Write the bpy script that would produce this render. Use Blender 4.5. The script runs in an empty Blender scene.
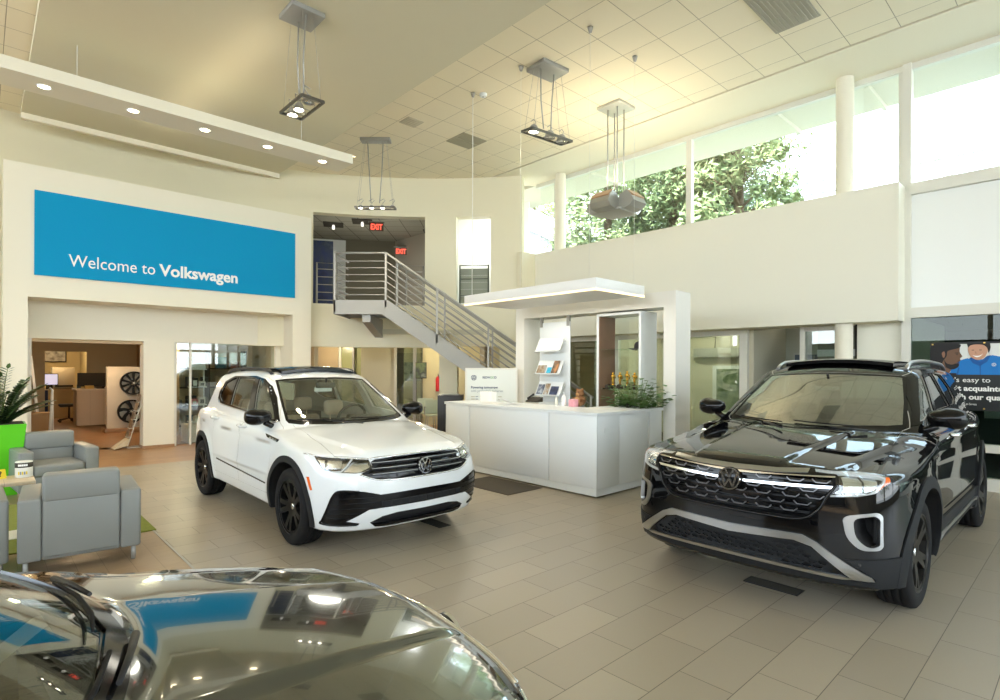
"""car showroom: three cars, reception desk, curved wall with stairs, lounge, shop fronts, daylight through high windows"""
import math, random
import numpy as np

# ----------------------------------------------------------------- implicit car surfaces
def pchip(xs, ys):
    xs = np.array(xs, float); ys = np.array(ys, float)
    o = np.argsort(xs); xs, ys = xs[o], ys[o]
    h = np.diff(xs); d = np.diff(ys)/h
    m = np.zeros(len(xs)); m[0], m[-1] = d[0], d[-1]
    for i in range(1, len(xs)-1):
        if d[i-1]*d[i] > 0:
            w1, w2 = 2*h[i]+h[i-1], h[i]+2*h[i-1]
            m[i] = (w1+w2)/(w1/d[i-1]+w2/d[i])
    def ev(x):
        x = np.clip(x, xs[0], xs[-1])
        i = np.clip(np.searchsorted(xs, x)-1, 0, len(xs)-2)
        hh = h[i]; t = (x-xs[i])/hh
        t2, t3 = t*t, t*t*t
        return (2*t3-3*t2+1)*ys[i]+(t3-2*t2+t)*hh*m[i]+(-2*t3+3*t2)*ys[i+1]+(t3-t2)*hh*m[i+1]
    return ev

def smax(a, b, k):
    h = np.clip(.5+.5*(a-b)/k, 0, 1)
    return b*(1-h)+a*h+k*h*(1-h)

def smin(a, b, k):
    return -smax(-a, -b, k)

def sstep(x, a, b):
    t = np.clip((x-a)/(b-a), 0, 1)
    return t*t*(3-2*t)

class Car:
    def __init__(s, **kw):
        s.__dict__.update(kw)
        for n in ('W', 'PZ', 'FZ', 'FY', 'TX', 'ZB', 'RZ', 'RX', 'XW', 'XR', 'GZ', 'GX', 'CR', 'ZC'):
            setattr(s, n+'f', pchip(*zip(*getattr(s, n))))

    def side(s, x, z):
        S = s.Wf(x)*s.PZf(z)
        zc = s.ZCf(x)
        t = zc-z
        win = sstep(x, s.cr0, s.cr0+.25)*(1-sstep(x, s.cr1-.35, s.cr1))
        S = S-s.crA*win*sstep(t, -.004, .014)*np.exp(-np.clip(t, 0, 9)/.10)
        for ax in (s.xf, s.xr):
            r = np.sqrt((x-ax)**2+(z-s.tr)**2)
            S = S+s.flare*(1-sstep(r, s.arch+.01, s.arch+.17))
        return S

    def top(s, x, ay):
        q = ay/.9
        T = s.TXf(x)-s.CRf(x)*q*q
        for (y0, y1, h, w) in s.domes:           # raised hood: crease lines running from (x0) back
            yl = y0+(y1-y0)*np.clip((x-s.hx0)/(s.hx1-s.hx0), 0, 1)
            d = ay-yl
            T = T-h*sstep(d, -w, w)*sstep(x, s.hx0-.25, s.hx0+.1)*sstep(2.6-x, .02, .35)
        return T

    def f(s, P):
        x, y, z = P[:, 0], P[:, 1], P[:, 2]
        ay = np.sqrt(y*y+1e-5)
        fs = ay-s.side(x, z)
        ff = x-(s.FZf(z)-s.FYf(ay)*(1+s.ftw*sstep(z, .55, .95)))
        ft = z-s.top(x, ay)
        fb = s.ZBf(x)-z
        fr = -x-(s.RZf(z)-.10*(ay/.9)**3)
        b = smax(fs, ff, s.kc)
        b = smax(b, fr, .10)
        b = smax(b, ft, s.kt)
        b = smax(b, fb, .035)
        g = ay-s.GZf(z)*s.GXf(x)
        w = (x-(s.XWf(z)-s.wc*(ay/.7)**2))*s.wslope
        r = (-x-(s.XRf(z)-.12*(ay/.7)**2.5))*.8
        t = z-(s.RXf(x)-.055*(ay/.65)**2)
        h = smax(g, w, .05)
        h = smax(h, r, .07)
        h = smax(h, t, .07)
        h = smax(h, .6-z, .02)
        return smin(b, h, .022)

    def grad(s, P, e=.0015):
        G = np.zeros_like(P)
        for i in range(3):
            d = np.zeros(3); d[i] = e
            G[:, i] = s.f(P+d)-s.f(P-d)
        n = np.linalg.norm(G, axis=1)
        return G/np.maximum(n, 1e-9)[:, None]

def solve(f, O, D, t0, t1, steps=48, off=0.0, inward=False):
    """first crossing of f = off along O + t D (from inside out, or outside in)"""
    n = len(O); t0 = float(t0); t1 = float(t1); ts = np.linspace(t0, t1, steps)
    lo = np.full(n, t0); hi = np.full(n, t1); done = np.zeros(n, bool)
    sg = -1 if inward else 1
    idx = np.arange(n)
    prev = np.full(n, t0)
    for t in ts[1:]:
        if not len(idx): break
        v = sg*(f(O[idx]+D[idx]*t)-off)
        hit = v > 0
        h = idx[hit]
        lo[h] = prev[h]; hi[h] = t; done[h] = True
        prev[idx] = t
        idx = idx[~hit]
    for _ in range(22):
        m = (lo+hi)/2
        v = sg*(f(O+D*m[:, None])-off)
        hi = np.where(v > 0, m, hi); lo = np.where(v > 0, lo, m)
    return O+D*((lo+hi)/2)[:, None], done

TIG = dict(
    xf=1.40, xr=-1.40, tr=.36, arch=.43, flare=.014, zaxis=.64, ax0=-1.6, ax1=1.6, hw=.91,
    W=[(-2.4, .72), (-1.9, .835), (-1.45, .90), (-1.0, .916), (0, .918), (1.2, .918), (1.7, .905), (2.1, .875), (2.4, .85)],
    PZ=[(.15, .93), (.3, .965), (.45, .99), (.6, 1.0), (.8, .995), (.95, .985), (1.05, .955), (1.2, .9)],
    FZ=[(.15, 2.20), (.25, 2.27), (.4, 2.325), (.55, 2.335), (.70, 2.325), (.82, 2.28), (.92, 2.19), (1.05, 2.0)],
    FY=[(0, 0), (.3, .022), (.55, .085), (.75, .20), (.85, .31), (1.0, .52)],
    ftw=.25, kc=.13, kt=.045,
    TX=[(2.4, .80), (2.30, .895), (2.2, .925), (2.0, .965), (1.7, 1.01), (1.4, 1.045), (1.05, 1.08), (.6, 1.07), (-.5, 1.09), (-1.5, 1.12), (-2.3, 1.12)],
    CR=[(-2.4, .03), (.5, .03), (1.0, .06), (1.5, .085), (2.1, .085), (2.4, .07)],
    domes=[(.70, .50, .018, .035)], hx0=1.05, hx1=2.2,
    ZB=[(-2.4, .36), (-1.9, .28), (-.9, .28), (1.0, .27), (1.6, .235), (2.1, .232), (2.4, .25)],
    RZ=[(.2, 2.22), (.4, 2.31), (.8, 2.30), (1.0, 2.16), (1.2, 2.02)],
    XW=[(.9, 1.33), (1.05, 1.13), (1.25, .80), (1.45, .44), (1.6, .15), (1.75, -.2)],
    XR=[(.9, 2.2), (1.1, 2.08), (1.35, 1.93), (1.55, 1.81), (1.7, 1.70)],
    RX=[(.6, 1.575), (.3, 1.612), (-.1, 1.645), (-.6, 1.66), (-1.2, 1.645), (-1.7, 1.605), (-2.1, 1.56)],
    GZ=[(.6, .93), (1.0, .835), (1.1, .80), (1.2, .765), (1.4, .70), (1.55, .635), (1.7, .55)],
    GX=[(-2.3, .84), (-1.8, .90), (-1.0, .975), (0, 1.0), (.6, .995), (1.0, .975), (1.4, .93)],
    wc=.22, wslope=.62,
    ZC=[(-2.4, 1.0), (-1.8, .985), (-1.0, .965), (0, .94), (1.0, .915), (1.5, .905)],
    cr0=-2.2, cr1=1.25, crA=.018,
)
ATL = dict(
    xf=1.49, xr=-1.49, tr=.385, arch=.47, flare=.022, zaxis=.70, ax0=-1.8, ax1=1.65, hw=.97,
    W=[(-2.7, .80), (-2.2, .87), (-1.7, .935), (-.9, .982), (0, .99), (1.3, .99), (1.8, .985), (2.2, .955), (2.45, .93)],
    PZ=[(.15, .93), (.3, .96), (.5, .985), (.75, 1.0), (.95, .995), (1.08, .985), (1.18, .955), (1.3, .90)],
    FZ=[(.15, 2.24), (.25, 2.33), (.4, 2.385), (.6, 2.39), (.8, 2.385), (.95, 2.36), (1.02, 2.30), (1.12, 2.1)],
    FY=[(0, 0), (.3, .015), (.6, .065), (.8, .155), (.9, .25), (1.05, .46)],
    ftw=.12, kc=.12, kt=.05,
    TX=[(2.45, .98), (2.32, 1.03), (2.2, 1.055), (2.0, 1.085), (1.6, 1.125), (1.2, 1.165), (.9, 1.185), (.5, 1.18), (-.5, 1.19), (-1.6, 1.21), (-2.6, 1.2)],
    CR=[(-2.6, .03), (.5, .03), (1.0, .045), (1.5, .06), (2.2, .06), (2.4, .05)],
    domes=[(.78, .66, .022, .03), (.42, .32, .016, .022)], hx0=1.05, hx1=2.2,
    ZB=[(-2.7, .40), (-2.2, .33), (-.9, .27), (1.0, .26), (1.8, .25), (2.2, .25), (2.45, .28)],
    RZ=[(.2, 2.52), (.4, 2.60), (.9, 2.60), (1.1, 2.52), (1.3, 2.40)],
    XW=[(.95, 1.28), (1.15, 1.06), (1.3, .83), (1.5, .47), (1.66, .17), (1.85, -.25)],
    XR=[(.9, 2.58), (1.2, 2.42), (1.45, 2.20), (1.65, 2.0), (1.8, 1.85)],
    RX=[(.6, 1.645), (.3, 1.695), (-.1, 1.735), (-.7, 1.755), (-1.4, 1.74), (-2.0, 1.70), (-2.4, 1.66)],
    GZ=[(.6, 1.0), (1.1, .90), (1.2, .855), (1.3, .815), (1.5, .745), (1.64, .69), (1.8, .60)],
    GX=[(-2.5, .86), (-2.0, .915), (-1.0, .98), (0, 1.0), (.6, .995), (1.0, .97), (1.4, .93)],
    wc=.20, wslope=.62,
    ZC=[(-2.6, 1.06), (-1.6, 1.04), (0, 1.02), (1.0, 1.01), (1.6, 1.01)],
    cr0=-2.5, cr1=1.3, crA=.022,
)
import bpy, bmesh
from mathutils import Vector, Matrix
from mathutils.geometry import delaunay_2d_cdt

SC = bpy.context.scene
COL = SC.collection
TH = .8207                                   # heading of the building's long axis
ROT = math.pi/2-TH                           # room frame: local x = a (along the sign wall), y = b
CAM_F, CAM_CY, CAM_ROLL, CAM_H = 559.385, 367.586, .0044, 1.6795
AX = (math.sin(TH), math.cos(TH)); BX = (-AX[1], AX[0])

def W(a, b, z=0.0):
    return Vector((a*AX[0]+b*BX[0], a*AX[1]+b*BX[1], z))

# ----------------------------------------------------------------- materials
MATS = {}
def mat(name, col=(.8, .8, .8), rough=.5, metal=0.0, spec=.5, emit=None, es=1.0, coat=0.0, bump=None, noise=None, alpha=None, trans=0.0, ior=1.45, sheen=0.0):
    if name in MATS: return MATS[name]
    m = bpy.data.materials.new(name); m.use_nodes = True
    nt = m.node_tree; b = nt.nodes['Principled BSDF']
    b.inputs['Base Color'].default_value = (*col, 1)
    b.inputs['Roughness'].default_value = rough
    b.inputs['Metallic'].default_value = metal
    b.inputs['Specular IOR Level'].default_value = spec
    b.inputs['Coat Weight'].default_value = coat
    b.inputs['Coat Roughness'].default_value = .02
    b.inputs['IOR'].default_value = ior
    b.inputs['Transmission Weight'].default_value = trans
    b.inputs['Sheen Weight'].default_value = sheen
    if emit:
        b.inputs['Emission Color'].default_value = (*emit, 1); b.inputs['Emission Strength'].default_value = es
    if noise or bump:
        tc = nt.nodes.new('ShaderNodeTexCoord'); nz = nt.nodes.new('ShaderNodeTexNoise')
        sc = (noise or bump)[0]
        nz.inputs['Scale'].default_value = sc; nz.inputs['Detail'].default_value = 4
        nt.links.new(tc.outputs['Object'], nz.inputs['Vector'])
        if noise:
            mx = nt.nodes.new('ShaderNodeMix'); mx.data_type = 'RGBA'
            mx.inputs['A'].default_value = (*[c*(1-noise[1]) for c in col], 1)
            mx.inputs['B'].default_value = (*[min(1, c*(1+noise[1])) for c in col], 1)
            nt.links.new(nz.outputs['Fac'], mx.inputs['Factor']); nt.links.new(mx.outputs['Result'], b.inputs['Base Color'])
        if bump:
            bp = nt.nodes.new('ShaderNodeBump'); bp.inputs['Strength'].default_value = bump[1]; bp.inputs['Distance'].default_value = bump[2] if len(bump) > 2 else .01
            nt.links.new(nz.outputs['Fac'], bp.inputs['Height']); nt.links.new(bp.outputs['Normal'], b.inputs['Normal'])
    MATS[name] = m
    return m

def glass(name, tint=(.9, .95, .92), ior=1.5, rough=0.0, gloss=(1, 1, 1), boost=1.6):
    """thin clear pane: Fresnel mix of a tinted see-through and a mirror-like reflection"""
    if name in MATS: return MATS[name]
    m = bpy.data.materials.new(name); m.use_nodes = True
    nt = m.node_tree; nt.nodes.remove(nt.nodes['Principled BSDF'])
    out = nt.nodes['Material Output']
    tr = nt.nodes.new('ShaderNodeBsdfTransparent'); tr.inputs['Color'].default_value = (*tint, 1)
    gl = nt.nodes.new('ShaderNodeBsdfGlossy'); gl.inputs['Roughness'].default_value = rough; gl.inputs['Color'].default_value = (*gloss, 1)
    lw = nt.nodes.new('ShaderNodeLayerWeight'); lw.inputs['Blend'].default_value = .5
    pw = nt.nodes.new('ShaderNodeMath'); pw.operation = 'POWER'; pw.inputs[1].default_value = 5.0
    f0 = ((ior-1)/(ior+1))**2*boost
    ma = nt.nodes.new('ShaderNodeMath'); ma.operation = 'MULTIPLY_ADD'; ma.inputs[1].default_value = 1-f0; ma.inputs[2].default_value = f0
    mx = nt.nodes.new('ShaderNodeMixShader')
    nt.links.new(lw.outputs['Facing'], pw.inputs[0]); nt.links.new(pw.outputs[0], ma.inputs[0])
    nt.links.new(ma.outputs[0], mx.inputs[0]); nt.links.new(tr.outputs[0], mx.inputs[1]); nt.links.new(gl.outputs[0], mx.inputs[2])
    nt.links.new(mx.outputs[0], out.inputs['Surface'])
    MATS[name] = m
    return m

# ----------------------------------------------------------------- objects
def prop(o, label=None, cat=None, group=None, kind=None):
    if label: o['label'] = label
    if cat: o['category'] = cat
    if group: o['group'] = group
    if kind: o['kind'] = kind
    return o

def thing(name, label, cat, loc=(0, 0, 0), rz=0.0, group=None):
    o = bpy.data.objects.new(name, None); COL.objects.link(o)
    o.location = loc; o.rotation_euler = (0, 0, rz); o.empty_display_size = .1
    return prop(o, label, cat, group)

def link(name, me, m=None, parent=None, loc=None, rz=None):
    o = bpy.data.objects.new(name, me); COL.objects.link(o)
    if m is not None:
        for x in (m if isinstance(m, (list, tuple)) else [m]): me.materials.append(x)
    if parent is not None: o.parent = parent
    if loc is not None: o.location = loc
    if rz is not None: o.rotation_euler = (0, 0, rz)
    return o

def copy_tree(o, parent=None):
    c = o.copy(); COL.objects.link(c)
    if parent is not None: c.parent = parent
    for ch in list(o.children): copy_tree(ch, c)
    return c

def mesh_from(verts, faces, smooth=False):
    me = bpy.data.meshes.new('m'); me.from_pydata([tuple(map(float, v)) for v in verts], [], [tuple(map(int, f)) for f in faces]); me.update()
    if smooth: me.polygons.foreach_set('use_smooth', [True]*len(me.polygons))
    return me

class MB:
    """collects simple shapes into one mesh"""
    def __init__(s): s.bm = bmesh.new()
    def box(s, x0, x1, y0, y1, z0, z1, bev=0.0, mi=0, seg=2):
        r = bmesh.ops.create_cube(s.bm, size=1.0)
        vs = r['verts']
        for v in vs:
            v.co = Vector(((x0+x1)/2+v.co.x*(x1-x0), (y0+y1)/2+v.co.y*(y1-y0), (z0+z1)/2+v.co.z*(z1-z0)))
        fs = list({f for v in vs for f in v.link_faces})
        for f in fs: f.material_index = mi
        if bev > 0:
            es = list({e for v in vs for e in v.link_edges})
            r = bmesh.ops.bevel(s.bm, geom=es, offset=bev, segments=seg, affect='EDGES', profile=.5)
            for f in r['faces']: f.material_index = mi
        return s
    def hexa(s, pts, mi=0):
        """8 corner points: bottom ring 0-3, top ring 4-7"""
        v = [s.bm.verts.new(p) for p in pts]
        for q in ((3, 2, 1, 0), (4, 5, 6, 7), (0, 1, 5, 4), (1, 2, 6, 5), (2, 3, 7, 6), (3, 0, 4, 7)):
            s.bm.faces.new([v[i] for i in q]).material_index = mi
        return s
    def tube(s, pts, r, n=10, mi=0, closed=False, cap=True):
        pts = [Vector(p) for p in pts]; rings = []
        N = len(pts); up = None
        for i, p in enumerate(pts):
            if closed: d = (pts[(i+1) % N]-pts[i-1])
            else: d = (pts[min(i+1, N-1)]-pts[max(i-1, 0)])
            d.normalize()
            if up is None:
                up = Vector((0, 0, 1)) if abs(d.z) < .9 else Vector((1, 0, 0))
            u = (up-d*up.dot(d)).normalized(); v = d.cross(u); up = u
            rr = r[i] if isinstance(r, (list, tuple)) else r
            rings.append([s.bm.verts.new(p+u*rr*math.cos(2*math.pi*k/n)+v*rr*math.sin(2*math.pi*k/n)) for k in range(n)])
        for i in range(N if closed else N-1):
            A, B_ = rings[i], rings[(i+1) % N]
            for k in range(n):
                f = s.bm.faces.new((A[k], A[(k+1) % n], B_[(k+1) % n], B_[k])); f.smooth = True; f.material_index = mi
        if cap and not closed:
            s.bm.faces.new(list(reversed(rings[0]))).material_index = mi; s.bm.faces.new(rings[-1]).material_index = mi
        return s
    def lathe(s, prof, n=32, axis='z', c=(0, 0, 0), mi=0, smooth=True):
        """prof: list of (radius, height)"""
        rings = []
        def P(r, h, t):
            a, b = r*math.cos(t), r*math.sin(t)
            q = {'z': (a, b, h), 'y': (a, h, b), 'x': (h, a, b)}[axis]
            return (q[0]+c[0], q[1]+c[1], q[2]+c[2])
        for r, h in prof:
            if r < 1e-6: rings.append([s.bm.verts.new(P(0, h, 0))])
            else: rings.append([s.bm.verts.new(P(r, h, 2*math.pi*k/n)) for k in range(n)])
        for A, B_ in zip(rings, rings[1:]):
            for k in range(n):
                k2 = (k+1) % n
                if len(A) == 1 and len(B_) == 1: continue
                if len(A) == 1: f = s.bm.faces.new((A[0], B_[k2], B_[k]))
                elif len(B_) == 1: f = s.bm.faces.new((A[k], A[k2], B_[0]))
                else: f = s.bm.faces.new((A[k], A[k2], B_[k2], B_[k]))
                f.smooth = smooth; f.material_index = mi
        return s
    def prism(s, poly, d0, d1, axis='z', mi=0):
        """2D polygon extruded along an axis: z: (x,y); y: (x,z); x: (y,z)"""
        def P(p, d): return {'z': (p[0], p[1], d), 'y': (p[0], d, p[1]), 'x': (d, p[0], p[1])}[axis]
        A = [s.bm.verts.new(P(p, d0)) for p in poly]; B_ = [s.bm.verts.new(P(p, d1)) for p in poly]
        n = len(poly)
        s.bm.faces.new(A).material_index = mi; s.bm.faces.new(list(reversed(B_))).material_index = mi
        for k in range(n):
            s.bm.faces.new((A[(k+1) % n], A[k], B_[k], B_[(k+1) % n])).material_index = mi
        return s
    def quad(s, pts, mi=0):
        f = s.bm.faces.new([s.bm.verts.new(p) for p in pts]); f.material_index = mi
        return s
    def xform(s, M):
        bmesh.ops.transform(s.bm, matrix=M, verts=s.bm.verts); return s
    def mesh(s, recalc=True):
        if recalc: bmesh.ops.recalc_face_normals(s.bm, faces=s.bm.faces)
        me = bpy.data.meshes.new('m'); s.bm.to_mesh(me); s.bm.free(); return me
    def build(s, name, m, parent=None, loc=None, rz=None, smooth=None, **kw):
        me = s.mesh()
        if smooth:
            me.polygons.foreach_set('use_smooth', [True]*len(me.polygons))
            me.set_sharp_from_angle(angle=math.radians(smooth))
        o = link(name, me, m, parent, loc, rz)
        return prop(o, **kw) if kw else o

def rounded_poly(poly, r, n=4):
    out = []; N = len(poly)
    for i in range(N):
        p = Vector(poly[i]); a = Vector(poly[i-1])-p; b = Vector(poly[(i+1) % N])-p
        la, lb = a.length, b.length
        rr = min(r, la*.45, lb*.45)
        A, B_ = p+a.normalized()*rr, p+b.normalized()*rr
        for k in range(n+1):
            t = k/n
            q = A*(1-t)**2+p*2*t*(1-t)+B_*t*t
            out.append((q.x, q.y))
    return out

def dense(poly, h, closed=True):
    out = []
    N = len(poly)
    for i in range(N if closed else N-1):
        p, q = Vector(poly[i]), Vector(poly[(i+1) % N])
        k = max(1, int(math.ceil((q-p).length/h)))
        for j in range(k): out.append(tuple(p.lerp(q, j/k)))
    if not closed: out.append(tuple(poly[-1]))
    return out

def inside(pt, poly):
    x, y = pt; c = False; n = len(poly); j = n-1
    for i in range(n):
        xi, yi = poly[i][0], poly[i][1]; xj, yj = poly[j][0], poly[j][1]
        if (yi > y) != (yj > y) and x < (xj-xi)*(y-yi)/(yj-yi)+xi: c = not c
        j = i
    return c

def tri2d(poly, holes=(), h=.03):
    """triangulate a polygon with holes, filled with a grid of inner points"""
    vs = []; es = []
    for L in [poly]+list(holes):
        s = len(vs); D = dense(L, h)
        vs += D; es += [(s+i, s+(i+1) % len(D)) for i in range(len(D))]
    xs = [p[0] for p in poly]; ys = [p[1] for p in poly]
    nx, ny = int((max(xs)-min(xs))/h)+1, int((max(ys)-min(ys))/h)+1
    bnd = list(vs)
    for i in range(nx+1):
        for j in range(ny+1):
            q = (min(xs)+(i+.5*(j % 2))*h, min(ys)+j*h)
            if inside(q, poly) and not any(inside(q, hh) for hh in holes):
                if min((q[0]-b[0])**2+(q[1]-b[1])**2 for b in bnd) > (h*.45)**2: vs.append(q)
    r = delaunay_2d_cdt([Vector(v) for v in vs], es, [], 0, 1e-6)
    V = [tuple(v) for v in r[0]]
    F = []
    for t in r[2]:
        c = (sum(V[i][0] for i in t)/len(t), sum(V[i][1] for i in t)/len(t))
        if inside(c, poly) and not any(inside(c, hh) for hh in holes): F.append(tuple(t))
    used = sorted({i for t in F for i in t}); mp = {u: k for k, u in enumerate(used)}
    return [V[u] for u in used], [tuple(mp[i] for i in t) for t in F]

def slab(front, tris, vec):
    """thin solid: front points + the same points moved by vec (array), skirt along free edges"""
    n = len(front); V = list(map(tuple, front))+list(map(tuple, np.asarray(front)+vec))
    F = [tuple(t) for t in tris]+[tuple(i+n for i in reversed(t)) for t in tris]
    cnt = {}
    for t in tris:
        for k in range(len(t)):
            e = (t[k], t[(k+1) % len(t)]); cnt[e] = 1
    for (i, j) in cnt:
        if (j, i) not in cnt: F.append((j, i, i+n, j+n))
    return V, F

def plate(poly, holes, d0, d1, axis='y', h=.05, dish=None):
    """flat plate with holes between depths d0 and d1 along an axis, optionally dished by r"""
    V, F = tri2d(poly, holes, h)
    fr = []; 
    def P(p, d):
        if dish: d = d+dish(math.hypot(*p))
        return {'z': (p[0], p[1], d), 'y': (p[0], d, p[1]), 'x': (d, p[0], p[1])}[axis]
    A = [P(p, d0) for p in V]; B_ = [P(p, d1) for p in V]
    V2, F2 = slab(np.array(A), F, np.array(B_)-np.array(A))
    me = mesh_from(V2, F2)
    bm = bmesh.new(); bm.from_mesh(me); bmesh.ops.recalc_face_normals(bm, faces=bm.faces); bm.to_mesh(me); bm.free()
    return me

def join_meshes(ms):
    bm = bmesh.new()
    for k, m in enumerate(ms):
        n0 = len(bm.faces); bm.from_mesh(m)
    me = bpy.data.meshes.new('m'); bm.to_mesh(me); bm.free()
    return me

def volume(me):
    bm = bmesh.new(); bm.from_mesh(me); v = bm.calc_volume(signed=True); bm.free(); return v

def boolean(me, cutters, op):
    if not isinstance(cutters, (list, tuple)): cutters = [cutters]
    va, vb = volume(me), sum(volume(m) for m in cutters); out = None
    for k in range(6):
        a = bpy.data.objects.new('ta', me); COL.objects.link(a)
        cl = bpy.data.collections.new('tc'); COL.children.link(cl); bs = []
        for m in cutters:
            b = bpy.data.objects.new('tb', m); cl.objects.link(b); b.location = (.00037*(k//2), .00023*(k//2), .00029*(k//2)); bs.append(b)
        md = a.modifiers.new('b', 'BOOLEAN'); md.operation = op; md.solver = 'EXACT'; md.use_self = (k % 2 == 1)
        if len(bs) == 1: md.object = bs[0]
        else: md.operand_type = 'COLLECTION'; md.collection = cl
        dg = bpy.context.evaluated_depsgraph_get(); dg.update()
        out = bpy.data.meshes.new_from_object(a.evaluated_get(dg))
        for b in bs+[a]: bpy.data.objects.remove(b)
        bpy.data.collections.remove(cl)
        v = volume(out)
        if op == 'DIFFERENCE': ok = va-vb*1.01-1e-6 <= v <= va*1.001 and len(out.polygons) > len(me.polygons)*.5
        else: ok = 1e-6 < v <= min(va, vb)*1.001
        if ok: return out
        print('boolean retry', op, round(va, 3), round(vb, 3), round(v, 3))
    return out

def text_mesh(txt, size, bold=0.0, ext=.002, align='LEFT', shear=0.0, spacing=1.0):
    cu = bpy.data.curves.new('t', 'FONT'); cu.body = txt; cu.size = size; cu.extrude = ext; cu.offset = bold; cu.align_x = align
    cu.space_character = spacing; cu.resolution_u = 3
    o = bpy.data.objects.new('t', cu); COL.objects.link(o)
    dg = bpy.context.evaluated_depsgraph_get(); dg.update()
    me = bpy.data.meshes.new_from_object(o.evaluated_get(dg)); bpy.data.objects.remove(o)
    return me
def capsule(c, nx=120, ncap=46, nphi=200):
    """body skin: rays leave an axis inside the car, straight out along it and fanning round the nose and tail"""
    za = c.zaxis; x0, x1 = c.ax0, c.ax1
    ph = np.linspace(0, 2*np.pi, nphi, endpoint=False)+np.pi/nphi
    # denser on sides and shoulders, sparse underneath
    O, D = [], []
    def ring(ox, dirx, s):
        o = np.tile([ox, 0, za], (nphi, 1)); d = np.stack([np.full(nphi, dirx), s*np.cos(ph), s*np.sin(ph)], 1)
        O.append(o); D.append(d)
    a = np.linspace(.02, np.pi/2, ncap, endpoint=False)
    for t in a: ring(x0, -np.cos(t), np.sin(t))
    for x in np.linspace(x0, x1, nx): ring(x, 0, 1)
    for t in a[::-1]: ring(x1, np.cos(t), np.sin(t))
    O = np.concatenate(O); D = np.concatenate(D)
    P, ok = solve(c.f, O, D, .1, 1.6, 44)
    nr = len(O)//nphi
    # poles
    q, _ = solve(c.f, np.array([[x0, 0, za], [x1, 0, za]]), np.array([[-1., 0, 0], [1., 0, 0]]), .1, 1.6, 44)
    V = np.concatenate([P, q])
    F = []
    for r in range(nr-1):
        for k in range(nphi):
            k2 = (k+1) % nphi
            F.append((r*nphi+k, r*nphi+k2, (r+1)*nphi+k2, (r+1)*nphi+k))
    n = nr*nphi
    for k in range(nphi):
        k2 = (k+1) % nphi
        F.append((n, k2, k)); F.append((n+1, (nr-1)*nphi+k, (nr-1)*nphi+k2))
    me = mesh_from(V, F, True)
    bm = bmesh.new(); bm.from_mesh(me); bmesh.ops.recalc_face_normals(bm, faces=bm.faces); bm.to_mesh(me); bm.free()
    return me

def skin_normals(me, c, tol=.002, off=0.0):
    n = len(me.vertices); P = np.empty(n*3); me.vertices.foreach_get('co', P); P = P.reshape(-1, 3)
    fv = np.abs(c.f(P)-off); G = c.grad(P)
    nl = len(me.loops); lv = np.empty(nl, int); me.loops.foreach_get('vertex_index', lv)
    npoly = len(me.polygons); fn = np.empty(npoly*3); me.polygons.foreach_get('normal', fn); fn = fn.reshape(-1, 3)
    tot = np.empty(npoly, int); me.polygons.foreach_get('loop_total', tot)
    lp = np.repeat(np.arange(npoly), tot)
    on = (fv[lv] < tol)
    N = fn[lp].copy()
    good = on & ((G[lv]*fn[lp]).sum(1) > .55)
    N[good] = G[lv][good]
    me.polygons.foreach_set('use_smooth', [True]*npoly)
    me.normals_split_custom_set([tuple(v) for v in N])
    # which faces belong to the outer skin
    okf = np.ones(npoly, bool); np.logical_and.at(okf, lp, good)
    return okf
# ----------------------------------------------------------------- car building kit
FRONT = ((1, 0, 0), (0, 1, 0), (0, 0, 1))
def SIDE(sy): return ((0, sy, 0), (1, 0, 0), (0, 0, 1))
TOP = ((0, 0, 1), (1, 0, 0), (0, 1, 0))
def DIAG(sy, ang): return ((math.cos(ang), sy*math.sin(ang), 0), (-math.sin(ang), sy*math.cos(ang), 0), (0, 0, 1))

def fr2(fr, pts):
    u, v = np.array(fr[1], float), np.array(fr[2], float)
    return [(float(np.dot(p, u)), float(np.dot(p, v))) for p in np.array(pts, float)]

def on_skin(c, fr, P2, off=0.0):
    n, u, v = (np.array(k, float) for k in fr)
    P2 = np.array(P2, float)
    O = P2[:, :1]*u+P2[:, 1:2]*v+n*3.2
    P, ok = solve(c.f, O, np.tile(-n, (len(O), 1)), .2, 3.6, 170, off, True)
    return P

def drape(c, fr, poly, off, thick, h=.03, holes=(), smooth=True):
    """a piece of trim lying on the car's skin: 2D outline in the frame, thickness inwards"""
    V, F = tri2d(poly, holes, h)
    P = on_skin(c, fr, V, off)
    n = np.array(fr[0], float)
    a, b, d = P[F[0][0]], P[F[0][1]], P[F[0][2]]
    s = sum(float(np.dot(np.cross(P[t[1]]-P[t[0]], P[t[2]]-P[t[0]]), n)) for t in F)
    if s < 0: F = [tuple(reversed(t)) for t in F]
    G = c.grad(P)
    V2, F2 = slab(P, F, -G*thick)
    me = mesh_from(V2, F2)
    if smooth: skin_normals(me, c, .0006+abs(off)*.05, off)
    return me

def ribbon2(path, w0, w1=None):
    """polyline to a strip outline of given width"""
    p = [Vector(q) for q in path]; L, R = [], []
    n = len(p); w1 = w0 if w1 is None else w1
    for i in range(n):
        d = (p[min(i+1, n-1)]-p[max(i-1, 0)]).normalized(); m = Vector((-d.y, d.x))
        w = (w0+(w1-w0)*i/max(1, n-1))/2
        L.append(tuple(p[i]+m*w)); R.append(tuple(p[i]-m*w))
    return L+R[::-1]

def smooth_path(path, k=6):
    """Catmull-Rom through 2D/3D points"""
    p = [np.array(q, float) for q in path]; out = []
    for i in range(len(p)-1):
        a = p[max(i-1, 0)]; b, d = p[i], p[i+1]; e = p[min(i+2, len(p)-1)]
        for j in range(k):
            t = j/k
            out.append(.5*(2*b+(d-a)*t+(2*a-5*b+4*d-e)*t*t+(3*b-a-3*d+e)*t**3))
    out.append(p[-1])
    return [tuple(map(float, q)) for q in out]

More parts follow.
